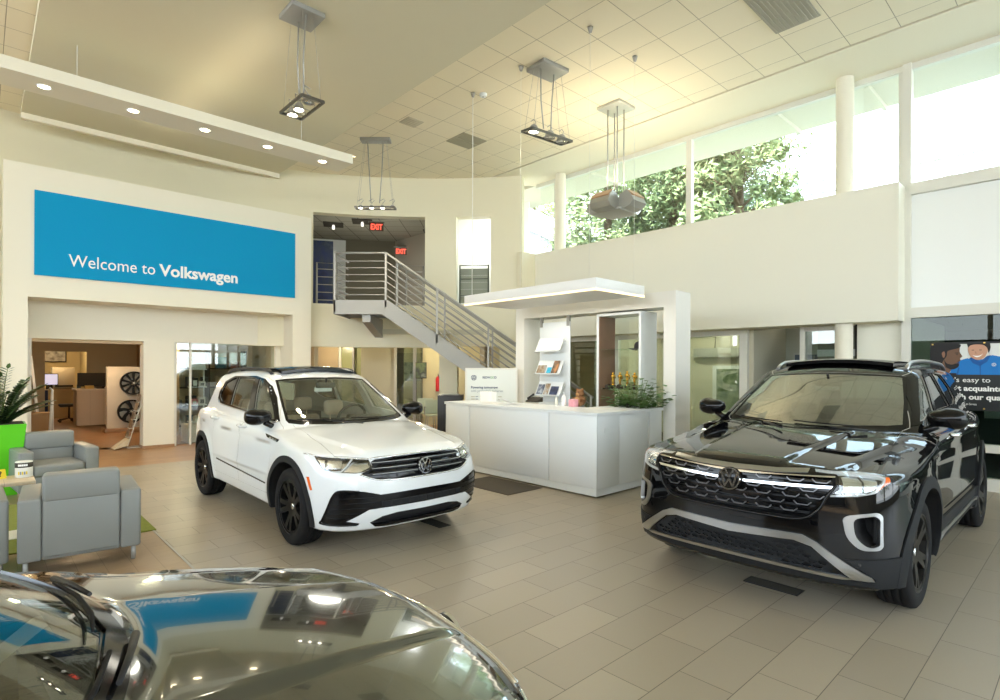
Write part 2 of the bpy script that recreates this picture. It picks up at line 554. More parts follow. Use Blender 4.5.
def skin_tube(c, fr, path, r, off=.002, n=8, k=5):
    P = on_skin(c, fr, smooth_path(path, k), off)
    return MB().tube([tuple(q) for q in P], r, n).mesh()

def frame_prism(fr, poly, n0, n1):
    n, u, v = (Vector(k) for k in fr)
    A = [u*p[0]+v*p[1] for p in poly]
    N = len(poly)
    V = [tuple(q+n*n0) for q in A]+[tuple(q+n*n1) for q in A]
    F = [tuple(range(N)), tuple(range(2*N-1, N-1, -1))]+[((k+1) % N, k, k+N, (k+1) % N+N) for k in range(N)]
    me = mesh_from(V, F)
    bm = bmesh.new(); bm.from_mesh(me); bmesh.ops.recalc_face_normals(bm, faces=bm.faces); bm.to_mesh(me); bm.free()
    return me

def mir(poly): return [(-p[0], p[1]) for p in poly]
def sym(half):
    """half outline listed from the centre line out and back to the centre line"""
    return list(half)+[(-p[0], p[1]) for p in reversed(half) if abs(p[0]) > 1e-6]

def inner_cabin(c, xd, xb, floor=.36, n=44, m=80):
    def fi(P):
        a = smax(c.f(P)+.045, floor-P[:, 2], .02)
        a = smax(a, P[:, 0]-xd(P[:, 2]), .03)
        return smax(a, xb-P[:, 0], .03)
    o = np.array([-.45, 0, 1.0]); D = [(0, 0, 1.0)]
    for i in range(1, n):
        t = math.pi*i/n
        for k in range(m): D.append((math.sin(t)*math.cos(2*math.pi*k/m), math.sin(t)*math.sin(2*math.pi*k/m), math.cos(t)))
    D.append((0, 0, -1.0)); D = np.array(D)
    P, ok = solve(fi, np.tile(o, (len(D), 1)), D, .05, 3.0, 120)
    F = []
    for k in range(m):
        F.append((0, 1+k, 1+(k+1) % m)); b = 1+(n-2)*m
        F.append((len(D)-1, b+(k+1) % m, b+k))
    for i in range(n-2):
        for k in range(m):
            k2 = (k+1) % m
            F.append((1+i*m+k, 1+(i+1)*m+k, 1+(i+1)*m+k2, 1+i*m+k2))
    me = mesh_from(P, F)
    bm = bmesh.new(); bm.from_mesh(me); bmesh.ops.recalc_face_normals(bm, faces=bm.faces); bm.to_mesh(me); bm.free()
    return me

def vw_badge(r, d):
    """ring with the two letters, lying in (y,z), thickness d along x"""
    ms = []
    ring = [(math.cos(2*math.pi*k/40), math.sin(2*math.pi*k/40)) for k in range(40)]
    ms.append(plate([(x*r, y*r) for x, y in ring], [[(x*r*.88, y*r*.88) for x, y in ring]], d, 0, 'x', r*.25))
    def stroke(a, b, w=.15):
        a, b = Vector(a), Vector(b); t = (b-a).normalized(); m = Vector((-t.y, t.x))*w/2
        q = [a+m, b+m, b-m, a-m]
        return MB().prism([(v.x*r, v.y*r) for v in q], d*.9, 0, 'x').mesh()
    for s in (-1, 1):
        ms.append(stroke((s*.36, .80), (0, .10)))
        ms.append(stroke((s*.72, .52), (s*.36, -.72)))
        ms.append(stroke((s*.38, -.74), (0, -.02)))
    return join_meshes(ms)

def make_wheel(root, name_m, c, x, sy, kind):
    R = c.tr; rr = R*.71; M = CM
    hub = (x, sy*(c.hw-.118), R)
    tw = .118
    prof = [(rr-.012, -tw+.02), (rr+.01, -tw+.004), (rr+.05, -tw), (R-.03, -tw+.006), (R-.008, -tw+.02), (R, -tw+.045)]
    for g in (-.048, 0, .048): prof += [(R, g-.006), (R-.008, g-.004), (R-.008, g+.004), (R, g+.006)]
    prof += [(R, tw-.045), (R-.008, tw-.02), (R-.03, tw-.006), (rr+.05, tw), (rr+.01, tw-.004), (rr-.012, tw-.02)]
    def dish(r): return -.030*max(0, 1-r/(rr*.8))**1.2
    # spokes: a disc with openings
    out = [(rr*math.cos(2*math.pi*k/60), rr*math.sin(2*math.pi*k/60)) for k in range(60)]
    holes = []
    def pol(r, a): return (r*math.cos(a), r*math.sin(a))
    for k in range(5):
        a = math.pi/2+2*math.pi*k/5+(.2 if sy > 0 else -.2)
        if kind == 'five_twin':
            holes.append([pol(rr*.36, a+.16), pol(rr*.36, a-.16), pol(rr*.62, a-.27), pol(rr*.88, a-.30), pol(rr*.91, a), pol(rr*.88, a+.30), pol(rr*.62, a+.27)])
            b = a+math.pi/5
            holes.append([pol(rr*.44, b+.02), pol(rr*.44, b-.02), pol(rr*.7, b-.075), pol(rr*.89, b-.13), pol(rr*.91, b), pol(rr*.89, b+.13), pol(rr*.7, b+.075)])
        else:
            holes.append([pol(rr*.33, a+.22), pol(rr*.33, a-.22), pol(rr*.60, a-.36), pol(rr*.87, a-.40), pol(rr*.91, a), pol(rr*.87, a+.40), pol(rr*.60, a+.36)])
            b = a+math.pi/5
            holes.append([pol(rr*.62, b), pol(rr*.78, b-.06), pol(rr*.89, b-.085), pol(rr*.89, b+.085), pol(rr*.78, b+.06)])
    face = plate(out, holes, tw-.018, tw-.055, 'y', .035, dish)
    bar = MB().lathe([(rr, -tw+.02), (rr+.004, tw-.012), (rr-.010, tw-.008), (rr-.016, tw-.02), (rr-.02, -tw+.02)], 60, 'y').mesh()
    me = join_meshes([face, bar])
    me.transform(Matrix.Scale(sy, 4, (0, 1, 0)))
    if sy < 0: me.flip_normals()
    me.set_sharp_from_angle(angle=math.radians(35))
    w = link('wheel', me, M[name_m], root, hub)
    def sub(name, me, m):
        if sy < 0:
            me.transform(Matrix.Scale(-1, 4, (0, 1, 0))); me.flip_normals()
        return link(name, me, m, w)
    t = MB().lathe(prof, 72, 'y').mesh(); sub('tire', t, M['rubber'])
    sub('brake_disc', MB().lathe([(0, .0), (rr*.72, .0), (rr*.72, .02), (0, .02)], 40, 'y').mesh(), M['disc'])
    sub('hub_cap', MB().lathe([(0, tw-.036), (.026, tw-.037), (.030, tw-.042), (.030, tw-.07), (0, tw-.07)], 24, 'y').mesh(), M['chrome'])
    return w

def soft_box(x0, x1, y0, y1, z0, z1, bev, lv=1):
    return MB().box(x0, x1, y0, y1, z0, z1, bev, seg=4)

def make_seat(root, x, y, w, m, zs=.62, zt=1.30, name='seat', heads=(0,), recl=.16):
    b = MB()
    b.box(-.02, .50, -w/2, w/2, zs-.16, zs, .05, seg=3)
    s = MB(); s.box(-.07, .07, -w/2+.01, w/2-.01, 0, zt-zs-.16, .055, seg=3)
    s.xform(Matrix.Translation((0, 0, zs-.05)) @ Matrix.Rotation(-recl, 4, 'Y'))
    me = join_meshes([b.mesh(), s.mesh()]); me.polygons.foreach_set('use_smooth', [True]*len(me.polygons)); me.set_sharp_from_angle(angle=math.radians(40))
    st = link(name, me, m, root, (x, y, 0))
    for hy in heads:
        hb = MB(); hb.box(-.05, .05, -.13, .13, 0, .19, .05, seg=3)
        hb.tube([(0, -.05, -.1), (0, -.05, .04)], .008, 8); hb.tube([(0, .05, -.1), (0, .05, .04)], .008, 8)
        hb.xform(Matrix.Translation((-(zt-zs-.1)*math.sin(recl)-.01, hy, zt-.155)) @ Matrix.Rotation(-recl*.5, 4, 'Y'))
        hb.build('headrest', m, st, smooth=40)
    return st

def make_mirror(root, c, x, y, z, sy, m):
    """door mirror: shell, foot and glass; x,y,z is the shell's centre"""
    n, k = 24, 16; V, F = [], []
    for i in range(k+1):
        t = i/k
        for j in range(n):
            a = 2*math.pi*j/n
            # t runs from the rear glass rim (0) to the front (1)
            s = math.sqrt(max(0, 1-(max(0, t-.25)/.75)**2.2)) if t > .25 else .94+.06*t/.25
            yy = .135*s*math.copysign(abs(math.cos(a))**.75, math.cos(a)); zz = .088*s*math.copysign(abs(math.sin(a))**.75, math.sin(a))
            V.append((t*.16-.05, yy, zz*(1-.18*(math.cos(a)*sy < 0))))
    for i in range(k):
        for j in range(n): F.append((i*n+j, i*n+(j+1) % n, (i+1)*n+(j+1) % n, (i+1)*n+j))
    F.append(tuple(range(n)))
    me = mesh_from(V, F, True)
    bm = bmesh.new(); bm.from_mesh(me); bmesh.ops.remove_doubles(bm, verts=bm.verts, dist=1e-4); bmesh.ops.recalc_face_normals(bm, faces=bm.faces); bm.to_mesh(me); bm.free()
    me.polygons.foreach_set('use_smooth', [True]*len(me.polygons)); me.set_sharp_from_angle(angle=math.radians(50))
    o = link('side_mirror', me, m, root, (x, y, z))
    MB().tube([(.02, -sy*.06, -.06), (.02, -sy*.13, -.10), (.0, -sy*.20, -.115)], [.030, .028, .035], 12).build('mirror_foot', CM['gloss_black'], o)
    MB().lathe([(0, -.052), (.9, -.052), (.9, -.048), (0, -.048)], 24, 'x').xform(Matrix.Diagonal((1, .12, .072, 1))).build('mirror_glass', CM['mirror'], o)
    return o
def inset(poly, d):
    n = len(poly); A = sum(poly[i][0]*poly[(i+1) % n][1]-poly[(i+1) % n][0]*poly[i][1] for i in range(n))
    s = 1 if A > 0 else -1
    out = []
    for i in range(n):
        p, q, r = Vector(poly[i-1]), Vector(poly[i]), Vector(poly[(i+1) % n])
        a, b = (q-p).normalized(), (r-q).normalized()
        na, nb = Vector((-a.y, a.x)), Vector((-b.y, b.x))
        m = (na+nb); m = m/max(.3, m.length_squared)*2
        q2 = q+m*d*s
        out.append((q2.x, q2.y))
    return out

def split_mats(me, c, okf, skin_mi=0, dark_mi=1, cab_mi=2):
    for p in me.polygons:
        if okf[p.index]: p.material_index = skin_mi; continue
        q = p.center
        p.material_index = cab_mi if (q.z > .95 and -2.0 < q.x < 1.15 and abs(q.y) < .85) else dark_mi

CM = {}
def car_mats():
    CM.update(
        rubber=mat('tyre_rubber', (.011, .011, .012), .75, spec=.25, bump=(90, .25, .004)),
        disc=mat('brake_steel', (.05, .05, .05), .5, 1.0),
        chrome=mat('chrome', (.82, .83, .84), .09, 1.0),
        wing=mat('grille_wing_grey', (.16, .16, .17), .35, .8),
        satin=mat('satin_silver', (.50, .51, .52), .30, 1.0),
        gloss_black=mat('gloss_black_plastic', (.005, .005, .0055), .10, spec=.35),
        black=mat('black_plastic', (.015, .015, .016), .45),
        matte=mat('dark_cladding', (.016, .017, .019), .6, spec=.25, bump=(160, .15, .002)),
        mirror=mat('mirror', (.9, .9, .9), .02, 1.0),
        dark=mat('car_underside', (.012, .012, .013), .7),
        alu_black=mat('black_wheel_lacquer', (.008, .008, .009), .38, spec=.25),
        alu_dark=mat('dark_grey_wheel_lacquer', (.030, .029, .027), .35, .5),
        tan=mat('tan_leather', (.62, .46, .32), .5, noise=(30, .05)),
        greyl=mat('grey_leather', (.14, .13, .11), .5, noise=(30, .05)),
        headliner=mat('pale_headliner', (.45, .43, .39), .85),
        dash=mat('dash_plastic', (.03, .03, .03), .55),
        lens=glass('clear_lamp_lens', (.97, .98, .98), 1.5),
        wind_dark=glass('tinted_windscreen_glass', (.52, .56, .52), 1.52, boost=6.5),
        wind=glass('windscreen_glass', (.90, .94, .91), 1.52, boost=1.8),
        tint=glass('tinted_side_glass', (.62, .67, .65), 1.52, boost=1.6),
        privacy=glass('privacy_glass', (.12, .13, .13), 1.52, boost=1.6),
        amber=mat('amber_reflector', (.75, .13, .01), .25, coat=.6),
        led=mat('white_lamp_guide', (.50, .52, .54), .35, emit=(.9, .95, 1), es=.02),
        bulb=mat('lamp_reflector', (.75, .78, .80), .08, 1.0),
        paper=mat('white_paper', (.82, .82, .80), .7),
    )

def build_shell(c, root, paint, sp):
    """cut the car's skin into body, hood, doors; open the cabin, windows, wheel wells and lamp pockets"""
    me = capsule(c)
    skin = me.copy(); cuts = [q for cut in sp['cuts'](c) for q in cut]
    me = boolean(me, cuts, 'DIFFERENCE')
    parts = []
    def fin(m, name, cab=True):
        ok = skin_normals(m, c); split_mats(m, c, ok)
        return link(name, m, [paint, CM['dark'], CM['headliner']], root)
    hp = frame_prism(TOP, sp['hood'], sp['hz'], 1.4)
    hood = boolean(me, frame_prism(TOP, inset(sp['hood'], .0025), sp['hz'], 1.4), 'INTERSECT')
    cutters = [hp]; doors = []
    for nm, poly in sp['doors']:
        for sy in (1, -1):
            d = boolean(me, frame_prism(SIDE(sy), inset(poly, .0025), .40, 1.4), 'INTERSECT')
            cutters.append(frame_prism(SIDE(sy), inset(poly, .0005), .395, 1.45)); doors.append((nm, sy, d))
    me = boolean(skin, cuts+cutters, 'DIFFERENCE')
    body = fin(me, 'body')
    ho = fin(hood, 'hood')
    D = {}
    for nm, sy, d in doors: D[nm, sy] = fin(d, nm)
    return body, ho, D

def ws_frame(ang): return ((math.sin(ang), 0, math.cos(ang)), (0, 1, 0), (-math.cos(ang), 0, math.sin(ang)))

def std_cuts(c, sp):
    ms = []
    if sp.get('cabin', True):
        yield [inner_cabin(c, sp['xd'], sp['xb'])]
    wells = []
    for x in (c.xf, c.xr):
        for sy in (1, -1):
            b = MB(); b.lathe([(0, .5), (c.arch, .5), (c.arch, 1.3), (0, 1.3)], 64, 'y', (x, 0, c.tr), smooth=False)
            m = b.mesh(); m.transform(Matrix.Scale(sy, 4, (0, 1, 0)))
            if sy < 0: m.flip_normals()
            wells.append(m)
    yield wells
    if sp.get('cabin', True):
        wins = []
        for poly in sp['windows']:
            for sy in (1, -1): wins.append(frame_prism(SIDE(sy), poly, .53, 1.3))
        yield wins
        P = on_skin(c, FRONT, [(y, z) for y, z in sp['ws']]); fr = sp['wsf']
        n = P @ np.array(fr[0])
        q = fr2(fr, P)
        P2 = on_skin(c, ((-1, 0, 0), (0, -1, 0), (0, 0, 1)), [(-y, z) for y, z in sp['rw']]); f2 = sp['rwf']
        n2 = P2 @ np.array(f2[0]); q2 = fr2(f2, P2)
        yield [frame_prism(fr, q, n.min()-.10, n.max()+.15), frame_prism(f2, q2, n2.min()-.12, n2.max()+.15)]
    if sp['pockets']: yield [frame_prism(*p) for p in sp['pockets']]

def glaze(c, root, sp, D):
    P = on_skin(c, FRONT, sp['ws']); fr = sp['wsf']; q = fr2(fr, P)
    q_in = inset(q, -.004)
    w = link('windscreen', drape(c, fr, q_in, -.006, .004, .05), CM[sp.get('wind', 'wind')], root)
    # black border printed round the edge of the glass
    link('windscreen_border', drape(c, fr, inset(q, -.012), -.0035, .003, .04, [inset(q, sp.get('frit', .03))]), CM['gloss_black'], w)
    P2 = on_skin(c, ((-1, 0, 0), (0, -1, 0), (0, 0, 1)), [(-y, z) for y, z in sp['rw']])
    link('rear_window', drape(c, sp['rwf'], fr2(sp['rwf'], P2), -.006, .004, .06), CM['tint'], root)
    for i, poly in enumerate(sp['windows']):
        for sy in (1, -1):
            link('side_window', drape(c, SIDE(sy), inset(poly, -.006), -.012, .004, .05), CM[sp['wtint'][i]], root)
    for sy in (1, -1):
        link('window_trim', drape(c, SIDE(sy), sp['dlo'], .004, .010, .04, [inset(p, .004) for p in sp['windows']]), CM['gloss_black'], root)
        if sp.get('dlochrome'):
            link('window_moulding', skin_tube(c, SIDE(sy), sp['dlochrome'], .006, .006), CM['chrome'], root)

def arch_trim(c, root, x, sy, w, m, a0=-28, a1=208, name='wheel_arch_trim'):
    """dark lip round a wheel opening, lying on the skin and turning in"""
    out, inn = [], []
    for k in range(41):
        t = math.radians(a0+(a1-a0)*k/40)
        out.append((x+(c.arch+w)*math.cos(t), c.tr+(c.arch+w)*math.sin(t)))
        inn.append((x+(c.arch-.006)*math.cos(t), c.tr+(c.arch-.006)*math.sin(t)))
    zb = c.ZBf(np.array([x]))[0]+.012
    poly = [(p[0], max(p[1], zb)) for p in out+inn[::-1]]
    return link(name, drape(c, SIDE(sy), poly, .012, .03, .04), m, root)

def interior(c, root, sp, leather):
    z0 = sp.get('seat_z', .0)
    for sy in (1, -1):
        make_seat(root, sp['seat_x'], sy*.38, .52, CM[leather], .62+z0, 1.16+z0, 'front_seat')
    make_seat(root, sp['seat_x']-.95, 0, 1.22, CM[leather], .66+z0, 1.16+z0, 'rear_seat', (-.38, 0, .38))
    dx = sp['dash_x']; dz = sp['dash_z']
    b = MB(); b.box(dx-.30, dx+.30, -.62, .62, dz-.35, dz, .08, seg=3); b.box(dx-.16, dx+.02, .20, .56, dz-.05, dz+.05, .03)
    b.build('dashboard', CM['dash'], root, smooth=40)
    b = MB(); r = .185
    ring = [(0, r*math.cos(2*math.pi*k/32), r*math.sin(2*math.pi*k/32)) for k in range(32)]
    b.tube(ring, .017, 10, closed=True); b.box(-.02, .02, -.07, .07, -.06, .05, .015); b.box(-.008, .008, -.18, .18, -.02, .01, 0); b.box(-.008, .008, -.015, .015, -.18, 0, 0)
    b.xform(Matrix.Translation((dx-.42, .38, dz-.02)) @ Matrix.Rotation(.4, 4, 'Y'))
    b.build('steering_wheel', CM['dash'], root, smooth=40)
    b = MB(); b.box(-.012, .012, -.12, .12, -.03, .035, .012); b.tube([(0, 0, .03), (.03, 0, .09)], .012, 8)
    xm = float(c.XWf(np.array([c.RXf(np.array([.25]))[0]-.13]))[0])-.10
    b.build('inner_mirror', CM['black'], root, (xm, 0, c.RXf(np.array([.25]))[0]-.16), smooth=40)
    link('paper_tag', MB().box(-.002, .002, -.11, .11, -.028, .028).mesh(), CM['paper'], root, (xm-.02, -.02, c.RXf(np.array([.25]))[0]-.205))

def roof_rail(c, root, sy, y, x0, x1, h, m):
    pts = []
    for k in range(25):
        t = k/24; x = x0+(x1-x0)*t
        z = c.RXf(np.array([x]))[0]-.055*(y/.65)**2
        e = min(t, 1-t)
        pts.append((x, sy*(y+.01*math.sin(math.pi*t)), z+h*min(1, (e/.11))**.6-.012))
    return MB().tube(pts, .019, 10).build('roof_rail', m, root)

def hood_line_trim(c, root, path, r, m, name): return link(name, skin_tube(c, FRONT, path, r), m, root)
def zline(c, poly, fr=FRONT): return poly

TIG_SP = dict(
    hood=[(.83, -.652), (1.25, -.662), (1.6, -.684), (1.88, -.728), (1.98, -.735), (2.09, -.612), (2.165, -.50), (2.212, -.30), (2.236, 0),
          (2.212, .30), (2.165, .50), (2.09, .612), (1.98, .735), (1.88, .728), (1.6, .684), (1.25, .662), (.83, .652), (.96, .45), (1.03, .22), (1.055, 0), (1.03, -.22), (.96, -.45)],
    hz=.80,
    doors=[('front_door', [(.93, .40), (.95, .80), (.92, 1.03), (.80, 1.10), (.62, 1.24), (.46, 1.365), (.25, 1.485), (.06, 1.56), (-.16, 1.583), (-.10, 1.40), (.02, 1.10), (.025, .40)]),
           ('rear_door', [(.015, .40), (.01, 1.10), (-.11, 1.40), (-.17, 1.585), (-.90, 1.575), (-.86, 1.40), (-.85, 1.18), (-.93, 1.02), (-.96, .90), (-.90, .70), (-.86, .55), (-.84, .40)])],
    windows=[[(.73, 1.125), (.10, 1.165), (-.02, 1.40), (-.10, 1.545), (.055, 1.522), (.235, 1.447), (.44, 1.328), (.60, 1.22)],
             [(-.065, 1.17), (-.78, 1.205), (-.82, 1.40), (-.845, 1.543), (-.235, 1.552), (-.16, 1.40)],
             [(-.835, 1.21), (-1.20, 1.228), (-1.37, 1.278), (-1.40, 1.335), (-1.31, 1.465), (-1.0, 1.538), (-.895, 1.543), (-.87, 1.40)]],
    wtint=['tint', 'tint', 'privacy'],
    dlo=[(.79, 1.112), (.66, 1.108), (-.04, 1.155), (-.7, 1.183), (-1.21, 1.205), (-1.40, 1.262), (-1.435, 1.335), (-1.335, 1.482), (-1.0, 1.558), (-.23, 1.570), (.066, 1.54), (.252, 1.462), (.455, 1.343), (.62, 1.232)],
    dlochrome=[(.79, 1.108), (.66, 1.104), (-.04, 1.151), (-.7, 1.179), (-1.21, 1.201), (-1.39, 1.252)],
    ws=[(-.695, 1.118), (-.60, 1.105), (-.3, 1.092), (0, 1.088), (.3, 1.092), (.60, 1.105), (.695, 1.118), (.64, 1.30), (.555, 1.528), (.3, 1.548), (0, 1.553), (-.3, 1.548), (-.555, 1.528), (-.64, 1.30)],
    rw=[(-.56, 1.16), (.56, 1.16), (.50, 1.44), (.3, 1.47), (-.3, 1.47), (-.50, 1.44)],
    xd=pchip([.3, .7, 1.0, 1.1, 1.6], [.55, .75, 1.02, 1.2, 1.4]), xb=-2.0,
    seat_x=-.20, dash_x=.62, dash_z=1.06, seat_z=.05, frit=.028,
)
TIG_HL = [(1.68, -.88, .904), (1.863, -.819, .891), (2.002, -.724, .884), (2.101, -.612, .876), (2.169, -.506, .867), (2.229, -.488, .788), (2.21, -.571, .753), (2.178, -.636, .745), (2.077, -.761, .755), (1.983, -.824, .76), (1.94, -.838, .786), (1.812, -.851, .885)]
TIG_INT = [(.76, .609), (.805, .563), (.830, .45), (.848, .338), (.832, .301), (.61, .295), (.605, .313), (.705, .336), (.54, .432), (.483, .433), (.455, .437), (.455, .560), (.584, .594)]
TIG_GR = sym([(0, .872), (.3, .866), (.50, .852), (.49, .79), (.595, .745), (.585, .733), (.467, .690), (.264, .682), (0, .684)])

def flipy(P): return [(p[0], -p[1], p[2]) for p in P]

def build_tiguan(root, paint_name, light=False, base=None, spec=None):
    M = CM; c = Car(**(base or TIG)); sp = dict(spec or TIG_SP)
    sp['wsf'] = ws_frame(math.radians(29)); sp['rwf'] = ((-.93, 0, .36), (0, -1, 0), (.36, 0, .93))
    paint = MATS[paint_name]
    hlf = {sy: DIAG(sy, math.radians(40)) for sy in (1, -1)}
    hl = {sy: fr2(hlf[sy], TIG_HL if sy < 0 else flipy(TIG_HL)) for sy in (1, -1)}
    pk = [(FRONT, TIG_GR, 2.19, 2.6)]
    band = sym([(0, .566), (.25, .562), (.47, .556), (.47, .437), (.25, .440), (0, .441)])
    slot = sym([(0, .380), (.289, .380), (.42, .36), (.52, .312), (.50, .292), (.42, .288), (0, .298)])
    pk.append((FRONT, slot, 2.20, 2.6))
    for sy in (1, -1):
        n = fr2(((1, 0, 0), hlf[sy][0], (0, 0, 1)), TIG_HL if sy < 0 else flipy(TIG_HL))
        n0 = min(p[0] for p in n)
        pk.append((hlf[sy], inset(hl[sy], .004), n0-.02, n0+.6))
    sp['pockets'] = pk; sp['cuts'] = lambda c: std_cuts(c, sp)
    body, hood, D = build_shell(c, root, paint, sp)
    glaze(c, root, sp, D)
    # ---- nose
    g = link('grille', drape(c, FRONT, TIG_GR, -.045, .01, .05), M['gloss_black'], root)
    for z, r in ((.832, .009), (.785, .009), (.738, .009)):
        link('slat', drape(c, FRONT, sym([(0, z+.011), (.3, z+.008), (.50 if z > .76 else .56, z+.002), (.50 if z > .76 else .56, z-.010), (.3, z-.012), (0, z-.011)]), -.006, .035, .04), M['black'], g)
        link('slat_trim', skin_tube(c, FRONT, [(-.5, z-.004), (-.25, z), (0, z+.001), (.25, z), (.5, z-.004)], .0035, -.003), M['satin'], g)
    for y in (-.40, -.26, -.13, .13, .26, .40):
        link('grille_rib', drape(c, FRONT, [(y-.006, .69), (y+.006, .69), (y+.006, .86), (y-.006, .86)], -.034, .012, .05), M['gloss_black'], g)
    link('grille_trim', skin_tube(c, FRONT, [(-.50, .862), (-.3, .872), (0, .879), (.3, .872), (.50, .862)], .008, .001), M['chrome'], root)
    link('grille_trim', skin_tube(c, FRONT, [(-.60, .745), (-.585, .731), (-.467, .686), (-.264, .676), (0, .677), (.264, .676), (.467, .686), (.585, .731), (.60, .745)], .007, .001), M['chrome'], root)
    x0 = on_skin(c, FRONT, [(0, .768)])[0][0]
    b = link('badge', MB().lathe([(0, .014), (.066, .014), (.076, .004), (.076, -.03), (0, -.03)], 40, 'x').mesh(), M['gloss_black'], root, (x0+.004, 0, .768))
    b.rotation_euler = (0, -.14, 0)
    e = link('badge_letters', vw_badge(.074, .02), M['chrome'], b)
    link('bumper_grille', drape(c, FRONT, band, .004, .02, .04), M['gloss_black'], root)
    link('mesh_insert', drape(c, FRONT, sym([(0, .506), (.30, .503), (.44, .497), (.44, .447), (.25, .449), (0, .450)]), .006, .004, .04), M['dark'], root)
    for y in (-.40, -.31, -.22, -.13, -.04, .05, .14, .23, .32, .41):
        link('mesh_block', drape(c, FRONT, [(y-.036, .456), (y+.036, .456), (y+.036, .498), (y-.036, .498)], .012, .01, .05), M['matte'], root)
    link('lower_grille', drape(c, FRONT, slot, -.04, .01, .05), M['dark'], root)
    link('bumper_lip', drape(c, FRONT, sym([(0, .300), (.42, .290), (.50, .292), (.47, .268), (.40, .262), (0, .268)]), .010, .02, .05), M['gloss_black'], root)
    for sy in (1, -1):
        q = [(sy*p[0], p[1]) for p in TIG_INT]
        it = link('corner_intake', drape(c, FRONT, q, .003, .02, .025), M['gloss_black'], root)
        for z, y0, y1 in ((.535, .50, .78), (.49, .50, .80), (.445, .56, .815), (.40, .62, .825), (.36, .69, .83)):
            link('intake_fin', drape(c, FRONT, [(sy*y0, z+.004), (sy*y1, z+.004), (sy*y1, z-.004), (sy*y0, z-.004)], .012, .012, .03), M['gloss_black'], it)
        link('intake_frame', skin_tube(c, FRONT, [(sy*.62, .594), (sy*.755, .603), (sy*.80, .56), (sy*.826, .45), (sy*.843, .34), (sy*.83, .305), (sy*.62, .301)], .010, .004), M['gloss_black'], it)
        # headlamp: dark bowl, reflector blocks, light guide, clear cover
        h3 = hl[sy]; f3 = hlf[sy]
        h = link('headlight', drape(c, f3, h3, -.05, .008, .04), M['chrome'], root)
        cu = [p[0] for p in h3]; u0, u1 = min(cu), max(cu)
        def L(t): return u0+(u1-u0)*t
        s = 1 if sy > 0 else -1
        def T(t): return L(t) if sy < 0 else L(1-t)
        def box(t0, t1, z0, z1, off, th, m, nm): link(nm, drape(c, f3, [(T(t0), z0), (T(t1), z0), (T(t1), z1), (T(t0), z1)], off, th, .03), m, h)
        box(.42, .62, .79, .855, -.022, .02, M['bulb'], 'lamp_module')
        box(.66, .86, .79, .852, -.022, .02, M['bulb'], 'lamp_module')
        box(.40, .90, .770, .785, -.016, .012, M['gloss_black'], 'lamp_bezel')
        box(.34, .95, .862, .868, -.010, .012, M['gloss_black'], 'lamp_bezel')
        gl = [(T(.10), .893), (T(.28), .880), (T(.36), .80), (T(.42), .765), (T(.75), .757)]
        link('light_guide', drape(c, f3, ribbon2(gl, .012), -.006, .012, .03), M['led'], h)
        link('lamp_trim', skin_tube(c, f3, [(q[0], q[1]-.008) for q in h3[:5]], .005, .001, k=3), M['chrome'], h)
        link('lamp_lens', drape(c, f3, h3, .001, .003, .04), M['lens'], h)
        # sides
        for x in (c.xf, c.xr): arch_trim(c, root, x, sy, .055, M['matte'], a0=-14)
        link('side_moulding', drape(c, SIDE(sy), [(-.74, .572), (.83, .508), (.84, .496), (-.73, .556)], .007, .012, .05), M['gloss_black'], root)
        mk = [(1.795, .703), (1.826, .706), (1.884, .596), (1.860, .592)]
        link('side_marker', drape(c, SIDE(sy), mk, .005, .01, .03), M['amber'], root)
        bd = link('wing_badge', drape(c, SIDE(sy), [(.80, 1.0), (1.15, .972), (1.13, .945), (.86, .968)], .006, .01, .03), M['gloss_black'], root)
        for k in range(3):
            link('badge_letter', drape(c, SIDE(sy), [(.93+.07*k, .979-.006*k), (.975+.07*k, .975-.006*k), (.97+.07*k, .960-.006*k), (.925+.07*k, .964-.006*k)], .009, .004, .03), M['satin'], bd)
        for (nm, xh, zh) in (('front_door', .10, 1.02), ('rear_door', -.90, 1.045)):
            P = on_skin(c, SIDE(sy), [(xh-.10, zh), (xh, zh), (xh+.10, zh)], .0)
            hd = MB(); hd.tube([(P[0][0], P[0][1]-sy*.005, zh+.006), (P[0][0]+.03, P[0][1]+sy*.035, zh+.003), (P[1][0], P[1][1]+sy*.045, zh), (P[2][0]-.03, P[2][1]+sy*.035, zh-.003), (P[2][0], P[2][1]-sy*.005, zh-.006)], [.014, .016, .017, .016, .014], 10)
            hd.build('door_handle', paint, D[nm, sy])
        make_mirror(root, c, .72, sy*.945, 1.165, sy, M['gloss_black'])
        roof_rail(c, root, sy, .535, -1.55, .02, .045, M['black'])
        link('body_crease_shadow_gap', skin_tube(c, SIDE(sy), [(1.9, .452), (1.86, .45)], .003, -.001), M['dark'], root) if False else None
    for x in (c.xf, c.xr):
        for sy in (1, -1): make_wheel(root, 'alu_black', c, x, sy, 'five_twin')
    # roof glass, tilted open
    pr = MB()
    V, F = tri2d([(.10, -.46), (.10, .46), (-.95, .50), (-.95, -.50)], (), .1)
    P = on_skin(c, TOP, V, .0); P[:, 2] += .012+.038*np.clip((P[:, 0]+.95)/1.05, 0, 1)
    V2, F2 = slab(P, F if True else F, np.tile([0, 0, -.03], (len(P), 1)))
    me = mesh_from(V2, F2); bm = bmesh.new(); bm.from_mesh(me); bmesh.ops.recalc_face_normals(bm, faces=bm.faces); bm.to_mesh(me); bm.free()
    link('sunroof', me, M['gloss_black'], root)
    interior(c, root, sp, sp.get('tan', 'tan'))
    wip(c, root, sp)
    floor_pan(c, root)
    return c, body

